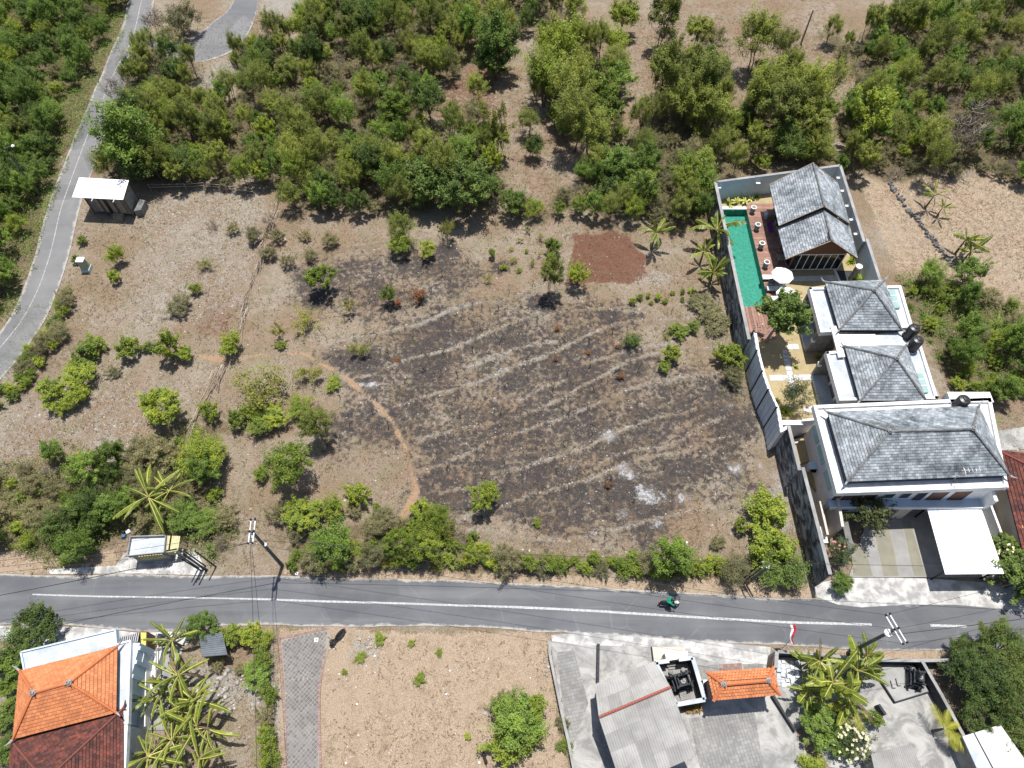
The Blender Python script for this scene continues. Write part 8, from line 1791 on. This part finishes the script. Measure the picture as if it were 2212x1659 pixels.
# undergrowth carpets (nobody could count these leaves)
def carpet(name, polys, dens, mat, hmax, ln, wd, label, seed, rr_=1.0):
    r_ = np.random.RandomState(seed); V = []; RN = []; base = 0
    for poly in polys:
        xs_ = [p[0] for p in poly]; ys_ = [p[1] for p in poly]; A_ = (max(xs_) - min(xs_)) * (max(ys_) - min(ys_)); n = int(A_ * dens)
        X = r_.uniform(max(min(xs_), -95), min(max(xs_), 95), n); Y = r_.uniform(min(ys_), min(max(ys_), 125), n)
        k = (sdf(poly, X, Y) + (fbm(X, Y, 2.5, 40) - .5) * 4 > 0) & (fbm(X, Y, 1.3, 44) > .36)
        z = Y * _s + CAM_H * _c; u = 1106 + FPX * X / z; k &= (u > -60) & (u < 2270)
        X, Y = X[k], Y[k]; n = len(X)
        if not n: continue
        Z = r_.uniform(0, 1, n) ** 1.3 * hmax * (.3 + fbm(X, Y, 2.0, 47)); pos = np.stack([X, Y, Z], 1)
        v, f, rn = leaf_quads(pos, np.tile([0, 0, .8], (n, 1)), ln, wd, r_, .8, np.clip(vnoise(X, Y, .8, 3) * .8 + r_.uniform(-.1, .3, n), 0, 1)); V.append(v); RN.append(rn)
    V = np.concatenate(V); RN = np.concatenate(RN)
    me = mesh_np(name, V, np.arange(len(V)), 4, LF[mat], {'rnd': ('FACE', RN)}); o = bpy.data.objects.new(name, me); COL.objects.link(o)
    return tag(o, label, 'undergrowth', kind='stuff')
TH = [THICK[k] for k in ('north_west', 'north_mid', 'north_strip', 'north_east', 'south_west', 'east_side')]
carpet('undergrowth', TH, 34, 'scrub', 1.2, .22, .075, 'olive undergrowth carpeting the ground beneath the thickets', 61)
carpet('undergrowth', [THICK['west_of_road'], THICK['east_side'], THICK['south_west']], 44, 'lush', 1.1, .2, .085, 'green undergrowth filling the thicket left of the road', 62)
carpet('dry_undergrowth', TH[:5], 9, 'dry', 1.1, .3, .035, 'brown dead stems between the thicket bushes', 63)
carpet('verge_weeds', [D((600, 1170), (860, 1120), (1000, 1150), (1060, 1200), (1580, 1215), (1740, 1140), (1745, 1250), (1560, 1245), (1000, 1232), (610, 1225)), D((50, 660), (150, 640), (130, 740), (60, 850), (-30, 910), (-30, 850)), D((555, 1400), (600, 1400), (610, 1680), (545, 1680)), D((1500, 640), (1590, 640), (1625, 860), (1560, 850)), D((1200, 1500), (1218, 1500), (1245, 1680), (1222, 1680))], 34, 'bright', .45, .12, .05, 'low green weeds along the hedges and verges', 64)

# ---------------------------------------------------------------- scatter on the fields
def field_pts(n, seed, weight):
    r_ = np.random.RandomState(seed); Y = r_.uniform(3, 105, n); hw = (Y * _s + CAM_H * _c) * 1106 / FPX + 1; X = r_.uniform(-1, 1, n) * hw
    i = np.clip(np.searchsorted(ys, Y) - 1, 0, ny - 2); j = np.clip(np.searchsorted(xs, X) - 1, 0, nx - 2)
    w = weight(i, j, X, Y); k = r_.uniform(0, 1, n) < w; k &= ~blocked(X, Y)
    return X[k], Y[k], GZ[i[k], j[k]], r_
BLK = [[at(u, v) for u, v in p] for p in ([(-60, 1236), (2260, 1236 + 60), (2260, 1400), (-60, 1372)], [(1600, 420), (1890, 380), (2130, 860), (2230, 1290), (1790, 1290), (1560, 560)], [(590, 1345), (700, 1345), (700, 1680), (600, 1680)], [(1185, 1380), (2070, 1400), (2230, 1700), (1245, 1700)], [(-50, 1370), (340, 1370), (300, 1700), (-50, 1700)])]
BLK.append([Vector((23.8, 19, 0)), Vector((23.8, 66, 0)), Vector((41, 69, 0)), Vector((43, 20, 0))])
_rl = np.array([(p.x, p.y) for p in [at(*q) for q in WEST_ROAD]])
def blocked(X, Y):
    b = np.zeros(X.shape, bool)
    for p in BLK: b |= sdf(p, X, Y) > 0
    b |= ldist([Vector((a[0], a[1], 0)) for a in _rl], X, Y) < 2.0
    return b
def tufts(name, n, seed, weight, mat, h_, w_, blades, label, lean=.6):
    X, Y, Z, r_ = field_pts(n, seed, weight); n = len(X); B_ = blades
    X = np.repeat(X, B_) + r_.normal(0, .05, n * B_); Y = np.repeat(Y, B_) + r_.normal(0, .05, n * B_); Z = np.repeat(Z, B_); N_ = n * B_
    a = r_.uniform(0, 6.28, N_); l = r_.uniform(.2, 1, N_) * lean; hh = h_ * r_.uniform(.5, 1.3, N_)
    tx = X + np.cos(a) * hh * l; ty = Y + np.sin(a) * hh * l; tz = Z + hh * .8; px = -np.sin(a) * w_; py = np.cos(a) * w_
    v = np.stack([np.stack([X - px, Y - py, Z - .02], 1), np.stack([X + px, Y + py, Z - .02], 1), np.stack([tx, ty, tz], 1)], 1).reshape(-1, 3)
    me = mesh_np(name, v, np.arange(N_ * 3), 3, K[mat], {'rnd': ('FACE', np.repeat(r_.uniform(0, 1, n), B_))}); o = bpy.data.objects.new(name, me); COL.objects.link(o); return tag(o, label, 'ground cover', kind='stuff')
tufts('dry_grass', 76000, 71, lambda i, j, X, Y: np.clip(.9 * (fbm(X, Y, 3, 50) > .42) * (1 - .8 * m_burn[i, j]) + .8 * m_stone[i, j], 0, 1) * (1 - .9 * m_path[i, j]), 'straw', .25, .024, 3, 'short dry straw tufts all over the fields', 1.0)
tufts('burnt_stubble', 60000, 72, lambda i, j, X, Y: np.clip(m_burn[i, j] * 1.1 - .15, 0, 1) * (fbm(X, Y, 1.5, 52) > .45) * (1 - m_ash[i, j]), 'charstub', .13, .030, 3, 'black burnt stubble over the scorched terraces', 1.1)
tufts('green_weeds', 26000, 73, lambda i, j, X, Y: .8 * (fbm(X, Y, 5, 54) > .58) * (1 - m_burn[i, j]) * (1 - m_sand[i, j]), 'greenweed' if 'greenweed' in K else 'straw', .16, .02, 4, 'small green weeds dotted over the dry fields') if False else None
K['greenweed'] = LF['scrub']
tufts('green_weeds', 30000, 73, lambda i, j, X, Y: .8 * (fbm(X, Y, 4, 54) > .50) * (1 - .9 * m_burn[i, j]) * (1 - .7 * m_sand[i, j]), 'greenweed', .24, .035, 4, 'small green weeds dotted over the dry fields', 1.0)
def stones(name, n, seed, weight, mat, s0, s1, label, p=3.2):
    X, Y, Z, r_ = field_pts(n, seed, weight); n = len(X); s = s0 + (s1 - s0) * r_.uniform(0, 1, n) ** p
    o6 = np.array([(1, 0, 0), (0, 1, 0), (-1, 0, 0), (0, -1, 0), (0, 0, .75), (0, 0, -.4)]) ; f = np.array([(0, 1, 4), (1, 2, 4), (2, 3, 4), (3, 0, 4)])
    a = r_.uniform(0, 6.28, n); j6 = r_.uniform(.65, 1.3, (n, 6)); v = o6[None] * j6[:, :, None] * s[:, None, None]
    ca, sa = np.cos(a)[:, None], np.sin(a)[:, None]; vx = v[:, :, 0] * ca - v[:, :, 1] * sa * .8; vy = v[:, :, 0] * sa + v[:, :, 1] * ca * .8
    v = np.stack([vx + X[:, None], vy + Y[:, None], v[:, :, 2] + Z[:, None] + .01], -1).reshape(-1, 3); ff = (f[None] + (np.arange(n) * 6)[:, None, None]).ravel()
    me = mesh_np(name, v, ff, 3, K[mat], {'rnd': ('FACE', np.repeat(r_.uniform(0, 1, n), 4))}); o = bpy.data.objects.new(name, me); COL.objects.link(o); return tag(o, label, 'stones', kind='stuff')
stones('stones', 90000, 81, lambda i, j, X, Y: np.clip(m_stone[i, j] * .6 + .07, 0, 1) * (fbm(X, Y, 1.5, 60) > .4), 'rock', .03, .15, 'pale limestone stones strewn over fields and terrace lines')
stones('dark_stones', 60000, 82, lambda i, j, X, Y: np.clip(m_stone[i, j] * .35 + m_burn[i, j] * .4, 0, 1), 'darkrock', .04, .15, 'grey stones and clods on the burnt terraces')
stones('white_litter', 9000, 83, lambda i, j, X, Y: m_sand[i, j] * (fbm(X, Y, 2.2, 63) > .60) + .01, 'white_dirty', .025, .10, 'small white litter and plaster crumbs on the sandy plots')
r_ = random.Random(5)
for poly, n, s0, s1, l in ((D((395, 1450), (500, 1440), (520, 1510), (430, 1540), (390, 1500)), 46, .15, .42, 'pale rubble heap between banana plants and hedge'), (D((770, 1375), (800, 1370), (812, 1405), (785, 1412)), 22, .08, .2, 'grey rubble patch at the top of the sandy plot'), (D((1172, 1430), (1190, 1425), (1195, 1460), (1178, 1465)), 16, .08, .22, 'white rubble heap against the black boundary wall')):
    t = thing('rubble_heap', l, 'rubble', (poly[0].x, poly[0].y, 0)); xs_ = [p.x for p in poly]; ys2 = [p.y for p in poly]
    for k in range(n):
        x, y_ = r_.uniform(min(xs_), max(xs_)), r_.uniform(min(ys2), max(ys2)); s_ = r_.uniform(s0, s1); m = MB(); vs = []
        for a in range(6):
            an = a * 1.047 + r_.uniform(-.2, .2); vs.append((x + math.cos(an) * s_ * r_.uniform(.6, 1), y_ + math.sin(an) * s_ * r_.uniform(.6, 1), -.08))
        for a in range(6): vs.append((x + (vs[a][0] - x) * .6, y_ + (vs[a][1] - y_) * .6, s_ * r_.uniform(.35, .6)))
        m.add(vs, [(6, 7, 8, 9, 10, 11)] + [(a, (a + 1) % 6, (a + 1) % 6 + 6, a + 6) for a in range(6)]); m.build('stone', K['rock'], t)

K['terrock'] = simple('sooty_rock', (.34, .32, .29), (.12, .115, .11), 1.5, .95, rnd=.4)
for i, l in enumerate(TERR):
    V = []; F = []; r2 = np.random.RandomState(200 + i); q = smooth_line(l, .12)
    for p in q:
        if r2.rand() < .25 or sdf(burn_p[1][0] + [], np.array([p[0]]), np.array([p[1]]))[0] < -4: continue
        x, y_ = p + r2.normal(0, .16, 2); s_ = r2.uniform(.04, .15); b0 = len(V); z0 = gz(x, y_) - .03
        V += [(x + math.cos(a) * s_ * r2.uniform(.6, 1.1), y_ + math.sin(a) * s_ * r2.uniform(.6, 1), z0) for a in (0, 1.5, 3.1, 4.7)] + [(x, y_, z0 + s_ * r2.uniform(.7, 1.3))]
        F += [b0, b0 + 1, b0 + 4, b0 + 1, b0 + 2, b0 + 4, b0 + 2, b0 + 3, b0 + 4, b0 + 3, b0, b0 + 4]
    me = mesh_np('terrace_stones', np.array(V), F, 3, K['terrock'], {'rnd': ('FACE', np.repeat(r2.uniform(0, 1, len(F) // 12), 4))}); o = bpy.data.objects.new('terrace_stones', me); COL.objects.link(o)
    tag(o, ('uppermost faint', 'highest', 'second', 'third', 'fourth', 'fifth', 'sixth', 'seventh', 'lowest', 'short upper left', 'short upper right', 'short middle', 'short lower right')[i] + ' line of stones edging a burnt terrace', 'stone line', kind='stuff')
# charred saplings and sticks on the burnt terraces
def sapling_mesh(seed):
    rr = random.Random(seed); m = MB(); h_ = rr.uniform(.7, 1.5); top = Vector((rr.uniform(-.3, .3), rr.uniform(-.3, .3), h_)); m.tube([(0, 0, -.1), top * .5 + Vector((rr.uniform(-.1, .1), .05, 0)), top], [.035, .028, .012], 4)
    for k in range(rr.randint(3, 7)):
        s_ = top * rr.uniform(.3, .9); e = s_ + Vector((rr.uniform(-.5, .5), rr.uniform(-.5, .5), rr.uniform(.1, .5))); m.tube([s_, s_.lerp(e, .5) + Vector((0, 0, .05)), e], [.018, .012, .005], 3, False)
    return m.mesh('charred_sapling', K['char'])
SM = [sapling_mesh(i) for i in range(7)]
pts = poisson(D((700, 620), (1000, 560), (1300, 640), (1560, 640), (1620, 900), (1640, 1040), (1440, 1180), (1000, 1140), (900, 1000), (700, 900)), 2.4, 91)
r_ = random.Random(3); r_.shuffle(pts); keepout = at(1060, 1070)
for k, (x, y_) in enumerate(pts[:120]):
    M = Matrix.Translation((x, y_, gz(x, y_))) @ Matrix.Rotation(r_.uniform(0, 6.28), 4, 'Z') @ Matrix.Rotation(r_.uniform(0, .5), 4, 'X') @ Matrix.Scale(r_.uniform(.6, 1.25), 4)
    o = inst('charred_sapling', SM[k % 7], None, M); tag(o, 'thin black charred sapling standing on the burnt terraces', 'burnt sapling', 'charred saplings on the burnt terraces')
for k, (u, v, l) in enumerate(((t12(960, 1490 - 756 + 0) + ('x',)), )): pass
# branch fence running down the field
BF = [(612, 400), (598, 455), (578, 505), (560, 570), (545, 620), (525, 690), (505, 745), (478, 800), (455, 850), (425, 905), (405, 960), (390, 1005)]
bp_ = [at(*p) for p in BF]; t = thing('branch_fence', 'line of stacked pale branches running down the dry field', 'fence', (bp_[5].x, bp_[5].y, 0)); r_ = random.Random(8)
for i in range(len(bp_) - 1):
    a, b_ = bp_[i], bp_[i + 1]; d = (b_ - a).normalized(); n_ = Vector((-d.y, d.x, 0)); L = (b_ - a).length
    for k in range(int(L * 3.2)):
        s_ = a + d * r_.uniform(0, L) + n_ * r_.gauss(0, .22); l = r_.uniform(1.0, 2.6); dd = (d + n_ * r_.gauss(0, .16)); e = s_ + dd * l; z = r_.uniform(.05, .55)
        m = MB(); m.tube([(s_.x, s_.y, z), ((s_.x + e.x) / 2, (s_.y + e.y) / 2, z + r_.uniform(-.05, .12)), (e.x, e.y, z + r_.uniform(-.1, .15))], [.04, .03, .015], 4, False)
        m.build('branch', K['stick'] if r_.random() < .7 else K['bark'], t)
for (pts, l) in ((((t00(1280, 1600)), t00(1590, 1595), t00(1760, 1585), t00(1950, 1610), t00(2180, 1640)), 'thin pale rail fence along the lower thicket edge'), (((590, 1), (590, 2)), '')):
    if not l: continue
    q_ = [at(*p, .9) for p in pts]; t = thing('rail_fence', l, 'fence', (q_[0].x, q_[0].y, 0))
    for i in range(len(q_) - 1):
        for z in (.55, .95): m = MB(); m.tube([(q_[i].x, q_[i].y, z), (q_[i + 1].x, q_[i + 1].y, z + .06)], .035, 4); m.build('rail', K['stick'], t)
    for p in q_: m = MB(); m.tube([(p.x, p.y, -.1), (p.x, p.y, 1.1)], .045, 5); m.build('post', K['stick'], t)
p0, p1 = at(1925, 400), at(2110, 600)
t = thing('stone_row', 'low row of dark stones crossing the dry lawn at the right', 'stone row', (p0.x, p0.y, 0)); r_ = random.Random(12)
L_ = [at(1920, 395), at(1960, 450), at(2000, 500), at(2035, 545), at(2080, 600)]
for i in range(4):
    for k in range(44):
        p = L_[i].lerp(L_[i + 1], r_.random()) + Vector((r_.gauss(0, .18), r_.gauss(0, .18), 0)); s_ = r_.uniform(.14, .32); m = MB(); vs = [(p.x + math.cos(a * 1.257) * s_ * r_.uniform(.6, 1), p.y + math.sin(a * 1.257) * s_ * r_.uniform(.6, 1), -.05) for a in range(5)]; vs += [(p.x + (v[0] - p.x) * .6, p.y + (v[1] - p.y) * .6, s_ * r_.uniform(.5, 1)) for v in vs]
        m.add(vs, [(5, 6, 7, 8, 9)] + [(a, (a + 1) % 5, (a + 1) % 5 + 5, a + 5) for a in range(5)]); m.build('stone', K['darkrock'], t)
